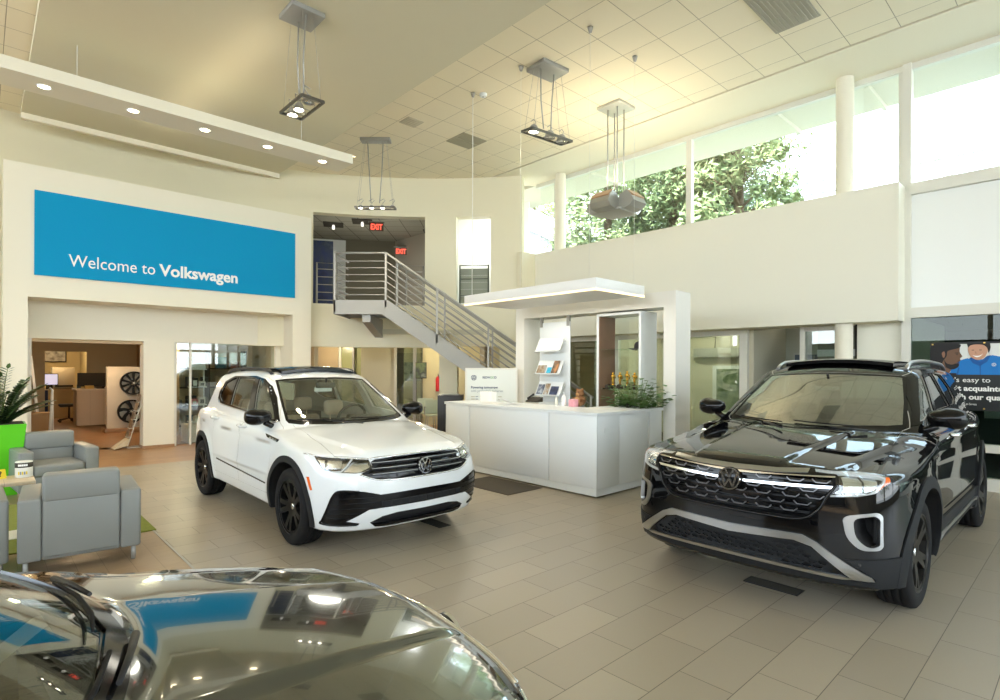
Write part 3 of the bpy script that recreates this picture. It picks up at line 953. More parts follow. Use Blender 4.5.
def floor_pan(c, root):
    MB().box(c.xr-.2, c.xf+.2, -.62, .62, c.ZBf(np.array([0.]))[0]-.03, c.ZBf(np.array([0.]))[0]+.02, .02).build('underbody', CM['dark'], root)
    for x in (c.xf, c.xr): MB().tube([(x, -c.hw+.2, c.tr), (x, c.hw-.2, c.tr)], .05, 10).build('axle', CM['dark'], root)

def wip(c, root, sp):
    """black scuttle panel and two wiper arms at the foot of the windscreen"""
    zb = sp['ws'][3][1]
    fr = sp['wsf']
    lo = on_skin(c, FRONT, [(y, z-.004) for y, z in sp['ws'][:7]])
    q = fr2(fr, lo)
    w = .05
    poly = [(p[0], p[1]+.006) for p in q]+[(p[0]*.985, p[1]-w) for p in q[::-1]]
    if sp.get('scuttle'):
        fr = TOP; back = [(float(p[0])-.02, float(p[1])) for p in lo]
        poly = back+[(x+.003, y) for x, y in sp['scuttle']]
    link('scuttle_panel', drape(c, fr, poly, .004, .02, .04), CM['gloss_black'], root)
    for y0, y1 in ((.52, -.06), (-.04, -.60)):
        P = on_skin(c, FRONT, [(y0, zb-.002), (y0*.8+y1*.2, zb+.008), (y0*.55+y1*.45, zb+.016)], .022)
        a = MB().tube([tuple(p) for p in P], [.010, .008, .006], 8).build('wiper_arm', CM['black'], root)
        yb = [y0*.80+y1*.20, y0*.5+y1*.5, y0*.2+y1*.8, y1]
        B_ = on_skin(c, FRONT, [(y, zb+.022+.006*k) for k, y in enumerate(yb)], .012)
        MB().tube([tuple(p) for p in B_], [.005, .006, .006, .004], 6).build('wiper_blade', CM['rubber'], a)
ATL_SP = dict(
    hood=[(.80, -.715), (1.2, -.74), (1.6, -.785), (1.95, -.815), (2.10, -.70), (2.20, -.58), (2.265, -.30), (2.285, 0), (2.265, .30), (2.20, .58), (2.10, .70), (1.95, .815), (1.6, .785), (1.2, .74), (.80, .715), (.93, .45), (.99, .22), (1.01, 0), (.99, -.22), (.93, -.45)],
    hz=.93,
    doors=[('front_door', [(.98, .46), (1.0, .85), (.96, 1.12), (.76, 1.20), (.58, 1.33), (.40, 1.455), (.12, 1.62), (-.04, 1.67), (-.16, 1.675), (-.10, 1.5), (.06, 1.24), (.065, .46)]),
           ('rear_door', [(.05, .46), (.045, 1.24), (-.115, 1.5), (-.175, 1.677), (-.56, 1.68), (-.60, 1.5), (-.80, 1.24), (-.98, 1.06), (-1.02, .90), (-.98, .74), (-.95, .60), (-.94, .46)])],
    windows=[[(.66, 1.245), (.40, 1.29), (.13, 1.305), (.0, 1.5), (-.07, 1.645), (.10, 1.598), (.38, 1.43)],
             [(.02, 1.312), (-.72, 1.322), (-.60, 1.5), (-.53, 1.648), (-.16, 1.65), (-.07, 1.5)],
             [(-.78, 1.322), (-1.05, 1.325), (-1.24, 1.375), (-1.20, 1.49), (-.96, 1.63), (-.59, 1.648), (-.66, 1.5)]],
    wtint=['tint', 'privacy', 'privacy'],
    dlo=[(.745, 1.212), (.66, 1.232), (.30, 1.288), (.1, 1.298), (-.72, 1.315), (-1.06, 1.318), (-1.265, 1.37), (-1.225, 1.495), (-.97, 1.642), (-.55, 1.662), (-.06, 1.66), (.12, 1.612), (.40, 1.445), (.56, 1.335)],
    dlochrome=None,
    ws=[(-.735, 1.208), (-.62, 1.195), (-.3, 1.182), (0, 1.178), (.3, 1.182), (.62, 1.195), (.735, 1.208), (.685, 1.40), (.60, 1.618), (.3, 1.638), (0, 1.645), (-.3, 1.638), (-.60, 1.618), (-.685, 1.40)],
    rw=[(-.60, 1.28), (.60, 1.28), (.54, 1.52), (.3, 1.56), (-.3, 1.56), (-.54, 1.52)],
    xd=pchip([.3, .8, 1.05, 1.2, 1.7], [.55, .72, .95, 1.15, 1.4]), xb=-2.2,
    wind='wind_dark', seat_x=-.15, dash_x=.60, dash_z=1.15, seat_z=.13, frit=.028,
)
# left lamp: a slim arm runs in along the top of the grille, the lens sits at the corner
ATL_HL = [(2.226, .505, 1.012), (2.11, .66, 1.006), (1.97, .79, .994), (1.95, .832, .982), (2.0, .862, .950), (2.109, .878, .925), (2.165, .848, .882), (2.231, .767, .860), (2.300, .62, .845), (2.297, .622, .858), (2.268, .665, .90), (2.245, .655, .985), (2.238, .505, .992)]
ATL_GR = sym([(0, .958), (.3, .964), (.64, .982), (.655, .92), (.61, .855), (.598, .83), (.558, .757), (.457, .690), (.25, .682), (0, .680)])

def build_atlas(root, paint_name):
    M = CM; c = Car(**ATL); sp = dict(ATL_SP)
    sp['wsf'] = ws_frame(math.radians(30)); sp['rwf'] = ((-.92, 0, .39), (0, -1, 0), (.39, 0, .92))
    paint = MATS[paint_name]
    hlf = {sy: DIAG(sy, math.radians(38)) for sy in (1, -1)}
    hl = {sy: fr2(hlf[sy], ATL_HL if sy > 0 else flipy(ATL_HL)) for sy in (1, -1)}
    lens3 = ATL_HL[1:12]
    mesh_low = sym([(0, .508), (.42, .532), (.52, .508), (.66, .398), (.63, .358), (.3, .366), (0, .368)])
    vent_in = rounded_poly([(.746, .724), (.853, .746), (.873, .722), (.875, .553), (.822, .544), (.761, .604)], .04, 4)
    vent_out = rounded_poly([(.695, .718), (.722, .742), (.862, .768), (.884, .746), (.889, .552), (.873, .528), (.785, .524), (.716, .598)], .05, 4)
    pk = [(FRONT, ATL_GR, 2.24, 2.7), (FRONT, mesh_low, 2.27, 2.7)]
    for sy in (1, -1):
        n = fr2(((1, 0, 0), hlf[sy][0], (0, 0, 1)), ATL_HL if sy > 0 else flipy(ATL_HL))
        pk.append((hlf[sy], inset(hl[sy], .002), min(p[0] for p in n)-.03, min(p[0] for p in n)+.7))
        pk.append((FRONT, [(sy*p[0], p[1]) for p in vent_in], 2.02, 2.7))
    sp['pockets'] = pk; sp['cuts'] = lambda c: std_cuts(c, sp)
    body, hood, D = build_shell(c, root, paint, sp)
    glaze(c, root, sp, D)
    g = link('grille', drape(c, FRONT, ATL_GR, -.05, .01, .05), M['gloss_black'], root)
    # two bright bars and three rows of small turned-down wings
    for pts, w in (([(-.645, .978), (-.35, .967), (-.1, .953), (.1, .953), (.35, .967), (.645, .978)], .017), ([(-.64, .908), (-.35, .897), (-.09, .887), (.09, .887), (.35, .897), (.64, .908)], .017)):
        link('grille_bar', drape(c, FRONT, ribbon2(smooth_path(pts, 4), w), -.002, .03, .03), M['chrome'], g)
    for z, k in ((.93, .01), (.848, 0), (.80, -.005), (.752, -.01), (.705, -.015)):
        e = .63 if z > .85 else .60-(.85-z)*.6
        link('slat', drape(c, FRONT, sym([(0, z+.008), (e, z+.018), (e, z+.002), (0, z-.008)]), -.014, .02, .05), M['gloss_black'], g)
    for z, ys in ((.925, (.22, .42, .57)), (.865, (.155, .33, .50)), (.822, (.06, .22, .40, .54)), (.775, (.145, .31, .47)), (.727, (.06, .23, .39))):
        for y in ys:
            for s in (1, -1):
                y0 = s*y; z0 = z+.012*y/.5
                q = [(y0-.052, z0+.012), (y0-.030, z0-.008), (y0+.030, z0-.008), (y0+.052, z0+.012)]
                link('grille_wing', drape(c, FRONT, ribbon2(q, .007), -.006, .012, .04), M['wing'], g)
    link('grille_trim', drape(c, FRONT, sym([(0, .995), (.3, 1.0), (.488, 1.013), (.488, .989), (.3, .972), (0, .964)]), .006, .03, .04), M['satin'], root)
    link('grille_frame', skin_tube(c, FRONT, [(-.655, .93), (-.605, .84), (-.563, .755), (-.46, .684), (-.25, .675), (0, .673), (.25, .675), (.46, .684), (.563, .755), (.605, .84), (.655, .93)], .010, .001), M['gloss_black'], root)
    x0 = on_skin(c, FRONT, [(0, .888)])[0][0]
    b = link('badge', MB().lathe([(0, .014), (.072, .014), (.083, .004), (.083, -.04), (0, -.04)], 40, 'x').mesh(), M['gloss_black'], root, (x0+.006, 0, .888))
    b.rotation_euler = (0, -.10, 0)
    link('badge_letters', vw_badge(.080, .022), M['chrome'], b)
    link('skid_plate', drape(c, FRONT, sym([(0, .572), (.40, .583), (.478, .583), (.561, .545), (.842, .350), (.850, .326), (.745, .332), (.67, .400), (.532, .516), (.428, .541), (0, .516)]), .016, .035, .03), M['satin'], root)
    lg = link('lower_grille', drape(c, FRONT, mesh_low, -.05, .01, .05), M['dark'], root)
    rng = 0; hexes = []
    for j in range(5):
        for i in range(-12, 13):
            y = i*.062+(.031 if j % 2 else 0); z = .385+j*.029
            pts = [(y+.036*math.cos(t), z+.0165*math.sin(t)) for t in [math.pi/3*k for k in range(6)]]
            if all(inside(p, inset(mesh_low, .006)) for p in pts): hexes.append(pts)
    link('honeycomb', drape(c, FRONT, mesh_low, -.012, .012, .06, [[(y+(p[0]-y)*.80, z+(p[1]-z)*.80) for p in h for (y, z) in [(sum(q[0] for q in h)/6, sum(q[1] for q in h)/6)]] for h in hexes]), M['matte'], lg)
    link('bumper_lip', drape(c, FRONT, sym([(0, .368), (.4, .362), (.69, .348), (.745, .332), (.69, .326), (.4, .340), (0, .346)]), .014, .03, .04), M['satin'], root)
    link('bumper_base', drape(c, FRONT, sym([(0, .345), (.4, .338), (.74, .322), (.85, .318), (.80, .285), (.4, .29), (0, .295)]), .006, .03, .05), M['matte'], root)
    for sy in (1, -1):
        v = link('corner_vent', drape(c, FRONT, [(sy*p[0], p[1]) for p in vent_out], .008, .03, .03, [[(sy*p[0], p[1]) for p in vent_in]]), M['satin'], root)
        link('vent_fin', MB().box(2.07, 2.10, min(sy*.815, sy*.85), max(sy*.815, sy*.85), .55, .74, .008).mesh(), M['black'], v)
        side_low = [(2.075, .475), (2.17, .47), (2.19, .40), (2.13, .30), (1.97, .26), (1.94, .47)]
        link('bumper_corner', drape(c, DIAG(sy, math.radians(45)), fr2(DIAG(sy, math.radians(45)), [(2.285, sy*.70, .462), (2.16, sy*.86, .47), (2.03, sy*.945, .475), (1.95, sy*.965, .475), (1.955, sy*.955, .27), (2.10, sy*.86, .268), (2.20, sy*.80, .29), (2.16, sy*.84, .335)]), .010, .03, .04), M['matte'], root)
        P = on_skin(c, FRONT, [(sy*.775, .432)])[0]
        MB().lathe([(0, .012), (.014, .010), (.014, -.02), (0, -.02)], 16, 'x').build('parking_sensor', M['black'], root, tuple(P))
        f3 = hlf[sy]; h3 = hl[sy]
        h = link('headlight', drape(c, f3, h3, -.055, .008, .04), M['gloss_black'], root)
        def F3(pts): return fr2(f3, pts if sy > 0 else flipy(pts))
        link('lamp_module', drape(c, f3, F3([(2.235, .69, .966), (2.15, .765, .972), (2.17, .76, .885), (2.25, .69, .877)]), -.03, .02, .03), M['bulb'], h)
        link('lamp_module', drape(c, f3, F3([(2.14, .775, .972), (2.05, .815, .975), (2.12, .83, .895), (2.17, .775, .888)]), -.028, .02, .03), M['bulb'], h)
        gd = ribbon2(F3([(2.232, .50, 1.003), (2.11, .65, .998), (1.985, .77, .988), (1.985, .812, .974), (2.05, .838, .945), (2.13, .850, .905), (2.18, .82, .878), (2.24, .735, .866), (2.30, .625, .852)]), .015)
        link('light_guide', drape(c, f3, gd, -.004, .02, .025), M['led'], h)
        link('amber_reflector', drape(c, f3, F3([(1.985, .826, .981), (1.962, .836, .979), (2.008, .862, .946), (2.112, .877, .918), (2.140, .866, .898), (2.140, .856, .902), (2.055, .850, .948)]), -.002, .012, .025), M['amber'], h)
        link('lamp_lens', drape(c, f3, h3, .001, .003, .04), M['lens'], h)
        for x in (c.xf, c.xr): arch_trim(c, root, x, sy, .075, M['matte'], a0=-22 if x > 0 else -10, a1=196 if x > 0 else 205)
        link('side_cladding', drape(c, SIDE(sy), [(.95, .52), (-.97, .52), (-.97, .33), (.95, .33)], .010, .02, .06), M['matte'], root)
        link('sill_strip', drape(c, SIDE(sy), [(.95, .405), (-.95, .42), (-.95, .385), (.95, .37)], .016, .01, .06), M['satin'], root)
        for (nm, xh, zh) in (('front_door', .22, 1.125), ('rear_door', -.72, 1.14)):
            P = on_skin(c, SIDE(sy), [(xh-.11, zh), (xh, zh), (xh+.11, zh)], .0)
            hd = MB(); hd.tube([(P[0][0], P[0][1]-sy*.005, zh), (P[0][0]+.03, P[0][1]+sy*.035, zh), (P[1][0], P[1][1]+sy*.045, zh), (P[2][0]-.03, P[2][1]+sy*.035, zh), (P[2][0], P[2][1]-sy*.005, zh)], [.015, .017, .018, .017, .015], 10)
            hd.build('door_handle', M['chrome'], D[nm, sy])
        bd = link('wing_badge', drape(c, SIDE(sy), [(.98, 1.035), (1.22, 1.03), (1.20, 1.0), (1.0, 1.003)], .006, .01, .03), M['gloss_black'], root)
        make_mirror(root, c, .66, sy*.985, 1.285, sy, M['gloss_black'])
        roof_rail(c, root, sy, .575, -1.9, -.02, .062, M['satin'])
    for x in (c.xf, c.xr):
        for sy in (1, -1): make_wheel(root, 'alu_dark', c, x, sy, 'five_bold')
    V, F = tri2d([(.0, -.48), (.0, .48), (-1.05, .50), (-1.05, -.50)], (), .1)
    P = on_skin(c, TOP, V, .0); P[:, 2] += .012+.045*np.clip((P[:, 0]+1.05)/1.05, 0, 1)
    V2, F2 = slab(P, F, np.tile([0, 0, -.035], (len(P), 1)))
    me = mesh_from(V2, F2); bm = bmesh.new(); bm.from_mesh(me); bmesh.ops.recalc_face_normals(bm, faces=bm.faces); bm.to_mesh(me); bm.free()
    link('sunroof', me, M['gloss_black'], root)
    interior(c, root, sp, 'greyl')
    wip(c, root, sp); floor_pan(c, root)
    return c, body
# a lower hatchback: same kit, the windscreen further forward, stronger hood creases
GRY = dict(TIG)
GRY['XW'] = [(z, x+.24) for z, x in TIG['XW']]
GRY['domes'] = [(.74, .56, .020, .030), (.34, .24, .016, .018)]
GRY['hx0'] = 1.40
GRY_SP = dict(TIG_SP)
GRY_SP['hood'] = [(1.08, -.660), (1.35, -.665), (1.6, -.690), (1.88, -.728), (1.98, -.735), (2.09, -.612), (2.165, -.50), (2.212, -.30), (2.236, 0),
    (2.212, .30), (2.165, .50), (2.09, .612), (1.98, .735), (1.88, .728), (1.6, .690), (1.35, .665), (1.08, .660), (1.25, .52), (1.38, .28), (1.41, 0), (1.38, -.28), (1.25, -.52)]
GRY_SP['scuttle'] = [(1.08, .655), (1.25, .52), (1.38, .28), (1.41, 0), (1.38, -.28), (1.25, -.52), (1.08, -.655)]
GRY_SP['xd'] = pchip([.3, .7, 1.0, 1.1, 1.6], [.55, .80, 1.22, 1.4, 1.6])
GRY_SP['dash_x'] = .80
GRY_SP['tan'] = 'greyl'

GRY['CR'] = [(-2.4, .03), (.5, .03), (1.0, .045), (1.5, .06), (2.1, .07), (2.4, .07)]
_sc = smooth_path([(1.06, .655), (1.17, .55), (1.29, .30), (1.335, 0), (1.29, -.30), (1.17, -.55), (1.06, -.655)], 5)
GRY_SP['scuttle'] = _sc
GRY_SP['hood'] = [q for q in GRY_SP['hood'] if not (abs(q[1]) < .659 and q[0] < 1.42)]+_sc[1:-1]
SKY, SUN, EXPO = 4.2, 9.0, 1.0
# ================================================================= the building
car_mats()
def rbox(name, m, a0, a1, b0, b1, z0, z1, bev=0.0, parent=None, **kw):
    """box given in room axes (a, b, z)"""
    b = MB(); da, db = (a1-a0)/2, (b1-b0)/2
    b.box(-da, da, -db, db, 0, z1-z0, bev)
    return b.build(name, m, parent, W((a0+a1)/2, (b0+b1)/2, z0), ROT, smooth=35 if bev else None, **kw)

def rthing(name, label, cat, a, b, z=0.0, rz=0.0, group=None): return thing(name, label, cat, W(a, b, z), ROT+rz, group)

def wbox(name, m, x0, x1, y0, y1, z0, z1, bev=0.0, **kw):
    b = MB(); b.box(-(x1-x0)/2, (x1-x0)/2, -(y1-y0)/2, (y1-y0)/2, 0, z1-z0, bev)
    return b.build(name, m, None, ((x0+x1)/2, (y0+y1)/2, z0), 0, smooth=35 if bev else None, **kw)

def lbox(name, m, parent, x0, x1, y0, y1, z0, z1, bev=0.0, **kw):
    b = MB(); b.box(x0, x1, y0, y1, z0, z1, bev)
    return b.build(name, m, parent, smooth=35 if bev else None, **kw)

ST = dict(kind='structure')
WALLC = (.79, .745, .565)
M_wall = mat('warm_lit_wall_paint', WALLC, .75, bump=(220, .05, .002))  # white walls, the yellowish lamp light put into the colour
M_frame = mat('warm_lit_white_paint', (.80, .765, .64), .7, bump=(220, .05, .002))  # white as well, with less of the yellow light in its colour
M_cloud = mat('shaded_ceiling_plaster', (.68, .645, .49), .85)  # shade on the cloud's underside put into the colour
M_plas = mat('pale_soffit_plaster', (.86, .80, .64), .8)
M_white = mat('white_laminate', (.74, .78, .80), .35)  # white with a cool daylight tint put into the colour
M_alu = mat('pale_window_frame', (.70, .69, .62), .4)
M_dgap = mat('dark_gap', (.05, .045, .035), .9)
M_grey = mat('grey_painted_steel', (.33, .33, .31), .45, .2)
M_steel = mat('brushed_steel', (.40, .395, .37), .5, .45)
M_clear = glass('clear_window_glass', (.95, .98, .96), 1.5)
M_dglass = glass('green_tinted_glass', (.55, .63, .58), 1.5, boost=.7)
M_sglass = glass('shop_front_glass', (.78, .84, .80), 1.5, boost=2.2)
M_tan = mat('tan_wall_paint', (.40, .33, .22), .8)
M_yel = mat('pale_yellow_wall_paint', (.62, .56, .36), .8)
M_blue = mat('cyan_sign_vinyl', (.0, .29, .56), .6, spec=.2)
M_tx = mat('white_letter_acrylic', (.88, .88, .86), .4)

def tile_floor_mat():
    m = bpy.data.materials.new('stone_floor_tiles'); m.use_nodes = True; nt = m.node_tree; b = nt.nodes['Principled BSDF']
    tc = nt.nodes.new('ShaderNodeTexCoord'); mp = nt.nodes.new('ShaderNodeMapping'); mp.inputs['Location'].default_value = (-2.5466+.6096*20, -1.8947+.3048*40, 0)
    br = nt.nodes.new('ShaderNodeTexBrick'); br.offset = .5; br.offset_frequency = 2; br.squash = 1.0
    br.inputs['Scale'].default_value = 1.0; br.inputs['Brick Width'].default_value = .6096; br.inputs['Row Height'].default_value = .3048
    br.inputs['Mortar Size'].default_value = .0022; br.inputs['Mortar Smooth'].default_value = .1; br.inputs['Bias'].default_value = 0
    br.inputs['Color1'].default_value = (.330, .285, .215, 1); br.inputs['Color2'].default_value = (.375, .325, .245, 1); br.inputs['Mortar'].default_value = (.09, .075, .055, 1)
    nz = nt.nodes.new('ShaderNodeTexNoise'); nz.inputs['Scale'].default_value = 90; nz.inputs['Detail'].default_value = 6
    mx = nt.nodes.new('ShaderNodeMix'); mx.data_type = 'RGBA'; mx.blend_type = 'MULTIPLY'; mx.inputs['Factor'].default_value = .10
    bp = nt.nodes.new('ShaderNodeBump'); bp.inputs['Strength'].default_value = .25; bp.inputs['Distance'].default_value = .002; bp.invert = True
    L = nt.links.new
    L(tc.outputs['Object'], mp.inputs['Vector']); L(mp.outputs['Vector'], br.inputs['Vector']); L(tc.outputs['Object'], nz.inputs['Vector'])
    L(br.outputs['Color'], mx.inputs['A']); L(nz.outputs['Color'], mx.inputs['B']); L(mx.outputs['Result'], b.inputs['Base Color'])
    L(br.outputs['Fac'], bp.inputs['Height']); L(bp.outputs['Normal'], b.inputs['Normal'])
    b.inputs['Roughness'].default_value = .34; b.inputs['Specular IOR Level'].default_value = .45
    return m

def plank_mat(name, c1, c2, w, l, rough=.35, rot=0.0):
    m = bpy.data.materials.new(name); m.use_nodes = True; nt = m.node_tree; b = nt.nodes['Principled BSDF']
    tc = nt.nodes.new('ShaderNodeTexCoord'); mp = nt.nodes.new('ShaderNodeMapping'); mp.inputs['Rotation'].default_value = (0, 0, rot); mp.inputs['Location'].default_value = (30, 30, 0)
    br = nt.nodes.new('ShaderNodeTexBrick'); br.offset = .37; br.inputs['Scale'].default_value = 1.0; br.inputs['Brick Width'].default_value = l; br.inputs['Row Height'].default_value = w
    br.inputs['Mortar Size'].default_value = .0015; br.inputs['Color1'].default_value = (*c1, 1); br.inputs['Color2'].default_value = (*c2, 1); br.inputs['Mortar'].default_value = (*[c*.45 for c in c1], 1)
    mp2 = nt.nodes.new('ShaderNodeMapping'); mp2.inputs['Rotation'].default_value = (0, 0, rot); mp2.inputs['Scale'].default_value = (2.5, 40, 1)
    nz = nt.nodes.new('ShaderNodeTexNoise'); nz.inputs['Scale'].default_value = 1.5; nz.inputs['Detail'].default_value = 5
    mx = nt.nodes.new('ShaderNodeMix'); mx.data_type = 'RGBA'; mx.blend_type = 'MULTIPLY'; mx.inputs['Factor'].default_value = .35
    L = nt.links.new
    L(tc.outputs['Object'], mp.inputs['Vector']); L(mp.outputs['Vector'], br.inputs['Vector']); L(tc.outputs['Object'], mp2.inputs['Vector']); L(mp2.outputs['Vector'], nz.inputs['Vector'])
    L(br.outputs['Color'], mx.inputs['A']); L(nz.outputs['Fac'], mx.inputs['B']); L(mx.outputs['Result'], b.inputs['Base Color'])
    b.inputs['Roughness'].default_value = rough
    MATS[name] = m
    return m

def grid_mat(name, col, gap, sx, sy, ox, oy, mort=.006, rough=.85, spk=.0):
    m = bpy.data.materials.new(name); m.use_nodes = True; nt = m.node_tree; b = nt.nodes['Principled BSDF']
    tc = nt.nodes.new('ShaderNodeTexCoord'); mp = nt.nodes.new('ShaderNodeMapping'); mp.inputs['Location'].default_value = (-ox+sx*40, -oy+sy*40, 0)
    br = nt.nodes.new('ShaderNodeTexBrick'); br.offset = 0; br.inputs['Scale'].default_value = 1.0; br.inputs['Brick Width'].default_value = sx; br.inputs['Row Height'].default_value = sy
    br.inputs['Mortar Size'].default_value = mort; br.inputs['Mortar Smooth'].default_value = .2
    br.inputs['Color1'].default_value = (*col, 1); br.inputs['Color2'].default_value = (*[c*.97 for c in col], 1); br.inputs['Mortar'].default_value = (*gap, 1)
    bp = nt.nodes.new('ShaderNodeBump'); bp.inputs['Strength'].default_value = .6; bp.inputs['Distance'].default_value = .01; bp.invert = True
    L = nt.links.new
    L(tc.outputs['Object'], mp.inputs['Vector']); L(mp.outputs['Vector'], br.inputs['Vector']); L(br.outputs['Color'], b.inputs['Base Color'])
    L(br.outputs['Fac'], bp.inputs['Height']); L(bp.outputs['Normal'], b.inputs['Normal'])
    b.inputs['Roughness'].default_value = rough
    MATS[name] = m
    return m

def flat(name, m, pts, z, thick=.02, up=True, **kw):
    """horizontal slab with its visible face at z (room axes)"""
    b = MB(); b.prism([(p[0], p[1]) for p in pts], 0, -thick if up else thick)
    return b.build(name, m, None, W(0, 0, z), ROT, **kw)

# ---- floors
flat('floor', tile_floor_mat(), [(1.31, -9), (11, -9), (11, 11.06), (1.31, 11.06)], 0, .1, **ST)
M_wood = plank_mat('orange_oak_planks', (.36, .185, .075), (.42, .225, .095), .18, 1.2, .32)
M_wood2 = plank_mat('grey_oak_planks', (.34, .235, .14), (.40, .28, .17), .18, 1.2, .35, math.pi/2)
flat('floor', M_wood, [(-9, 11.06), (20, 11.06), (20, 27), (-9, 27)], 0, .1, **ST)
flat('floor', M_wood2, [(-9, -9), (1.31, -9), (1.31, 11.06), (-9, 11.06)], 0, .1, **ST)
rbox('trim_1', M_steel, 1.30, 1.318, -2, 11.06, 0, .004, **ST)

# ---- ceilings
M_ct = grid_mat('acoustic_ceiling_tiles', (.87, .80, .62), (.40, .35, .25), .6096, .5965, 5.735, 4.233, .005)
flat('ceiling', M_ct, [(-9, -9), (9.08, -9), (9.08, 11.2), (7.2, 13), (4, 14.5), (-9, 14.5)], 6.30, .15, False, **ST)
flat('ceiling', M_plas, [(9.12, -9), (10.5, -9), (10.5, 9.7), (9.12, 10.6)], 6.29, .15, False, **ST)
rbox('ceiling', M_dgap, 9.07, 9.13, -9, 10.4, 6.33, 6.40, **ST)
rbox('roof', mat('roof_felt', (.2, .2, .2), .9), -9.5, 11.0, -9.5, 27, 6.50, 6.62, **ST)
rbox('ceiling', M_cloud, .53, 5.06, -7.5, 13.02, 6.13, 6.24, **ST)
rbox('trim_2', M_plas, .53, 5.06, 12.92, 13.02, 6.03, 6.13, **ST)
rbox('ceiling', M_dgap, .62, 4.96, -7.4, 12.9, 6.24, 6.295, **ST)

# ---- curved wall: an arc of 9.05 m round (1.89, 4.59)
CC = (1.894, 4.590); CR_ = 9.051
def arc(th, z, r=0.0):
    t = math.radians(th); return W(CC[0]+(CR_+r)*math.cos(t), CC[1]+(CR_+r)*math.sin(t), z)
def arc_wall(name, m, t0, t1, z0, z1, holes, r=0.0, thick=.25, h=.25, **kw):
    """outline in (angle, height), each hole (t0,t1,z0,z1)"""
    k = math.pi/180*CR_
    V, F = tri2d([(t0*k, z0), (t1*k, z0), (t1*k, z1), (t0*k, z1)], [[(q[0]*k, q[2]), (q[1]*k, q[2]), (q[1]*k, q[3]), (q[0]*k, q[3])] for q in holes], h)
    A = [arc(v[0]/k, v[1], r) for v in V]; B_ = [arc(v[0]/k, v[1], r+thick) for v in V]
    V2, F2 = slab(np.array([tuple(a) for a in A]), F, np.array([tuple(b-a) for a, b in zip(A, B_)]))
    me = mesh_from(V2, F2); bm = bmesh.new(); bm.from_mesh(me); bmesh.ops.recalc_face_normals(bm, faces=bm.faces); bm.to_mesh(me); bm.free()
    me.polygons.foreach_set('use_smooth', [True]*len(me.polygons)); me.set_sharp_from_angle(angle=math.radians(30))
    return prop(link(name, me, m), **kw)
arc_wall('wall_back', M_wall, 32.6, 128, -.02, 6.31, [(47.7, 64.45, 3.19, 5.36), (37.45, 42.85, 3.22, 5.36), (45.4, 99, .0, 2.16), (36.0, 42.6, .0, 2.20)], **ST)
rbox('wall_corner', M_wall, 9.40, 9.95, 9.34, 9.50, 0, 4.43, **ST)

# ---- the sign portal: pillars, deep header, recess with two openings
rbox('wall_left', M_frame, .29, .61, 12.5, 13.2, 0, 5.13, **ST)
rbox('wall_left', M_frame, 5.21, 5.64, 12.5, 13.2, 0, 5.13, **ST)
rbox('wall_left', M_frame, .61, 5.21, 12.5, 13.2, 2.86, 5.13, **ST)
rbox('wall_recess', M_frame, .61, 5.21, 13.2, 13.5, 2.18, 2.90, **ST)
rbox('wall_recess', M_frame, 2.44, 2.99, 13.2, 13.55, .05, 2.18, **ST)
rbox('baseboard_pillar', plank_mat('oak_skirting', (.42, .24, .12), (.46, .27, .14), .3, 2, .4), 2.43, 3.0, 13.185, 13.56, 0, .06, **ST)
rbox('wall_recess', M_frame, 5.10, 5.21, 13.2, 13.5, 0, 2.18, **ST)

# welcome sign: panel with raised lettering
sg = rthing('wall_sign', 'long blue wall sign reading Welcome to Volkswagen above the openings', 'sign', .69, 12.5, 3.24)
lbox('panel', M_blue, sg, 0, 4.56, -.03, -.004, 0, 1.46)
def letters(parent, name, txt, x, z, size, m, bold=0.0, y=-.033, ext=.002, width=None, align='LEFT'):
    me = text_mesh(txt, size, bold, ext, align)
    xs = [v.co.x for v in me.vertices]
    if width and xs: 
        k = width/(max(xs)-min(xs)); me.transform(Matrix.Diagonal((k, 1, 1, 1)))
    me.transform(Matrix.Translation((x, y, z)) @ Matrix.Rotation(math.pi/2, 4, 'X'))
    return link(name, me, m, parent)
letters(sg, 'lettering', 'Welcome to', .47, .205, .31, M_tx, 0.0, width=1.33)
letters(sg, 'lettering', 'Volkswagen', 1.88, .205, .31, M_tx, .0085, width=1.45)

# ---- light beam under the ceiling cloud, with five recessed lamps
M_lampglow = mat('warm_lamp_glow', (1, .9, .7), .5, emit=(1.0, .80, .50), es=9)
bz0, bz1, bb0, bb1, ba0, ba1 = 5.42, 5.585, 9.40, 9.98, .185, 5.03
bm_ = rthing('light_beam', 'long white ceiling beam with five round recessed lamps', 'light fitting', ba0, bb0, bz0)
me = plate([(0, 0), (ba1-ba0, 0), (ba1-ba0, bb1-bb0), (0, bb1-bb0)], [], 0, bz1-bz0, 'z', 2)
link('casing', me, M_frame, bm_)
for fx in (.445, 1.46, 2.42, 3.40, 4.38):
    c = (fx, .27, -.004)
    r_ = MB().lathe([(.070, -.002), (.076, -.006), (.088, -.004), (.088, .004), (.070, .004)], 28, 'z', c).build('lamp_ring', M_white, bm_)
    MB().lathe([(0, .001), (.069, .001), (.069, .003), (0, .003)], 24, 'z', c).build('lamp_glass', M_lampglow, r_)
    ld = bpy.data.lights.new('downlight', 'SPOT'); ld.energy = 60; ld.color = (1, .82, .58); ld.spot_size = 2.0; ld.spot_blend = .8; ld.shadow_soft_size = .08
    lo = bpy.data.objects.new('downlight', ld); COL.objects.link(lo); lo.location = W(ba0+fx, bb0+.27, bz0-.03)
lbox('up_strip', mat('warm_up_strip', (1, .85, .6), .5, emit=(1, .80, .48), es=1), bm_, .1, ba1-.1, .06, .10, bz1-bz0, bz1-bz0+.012)
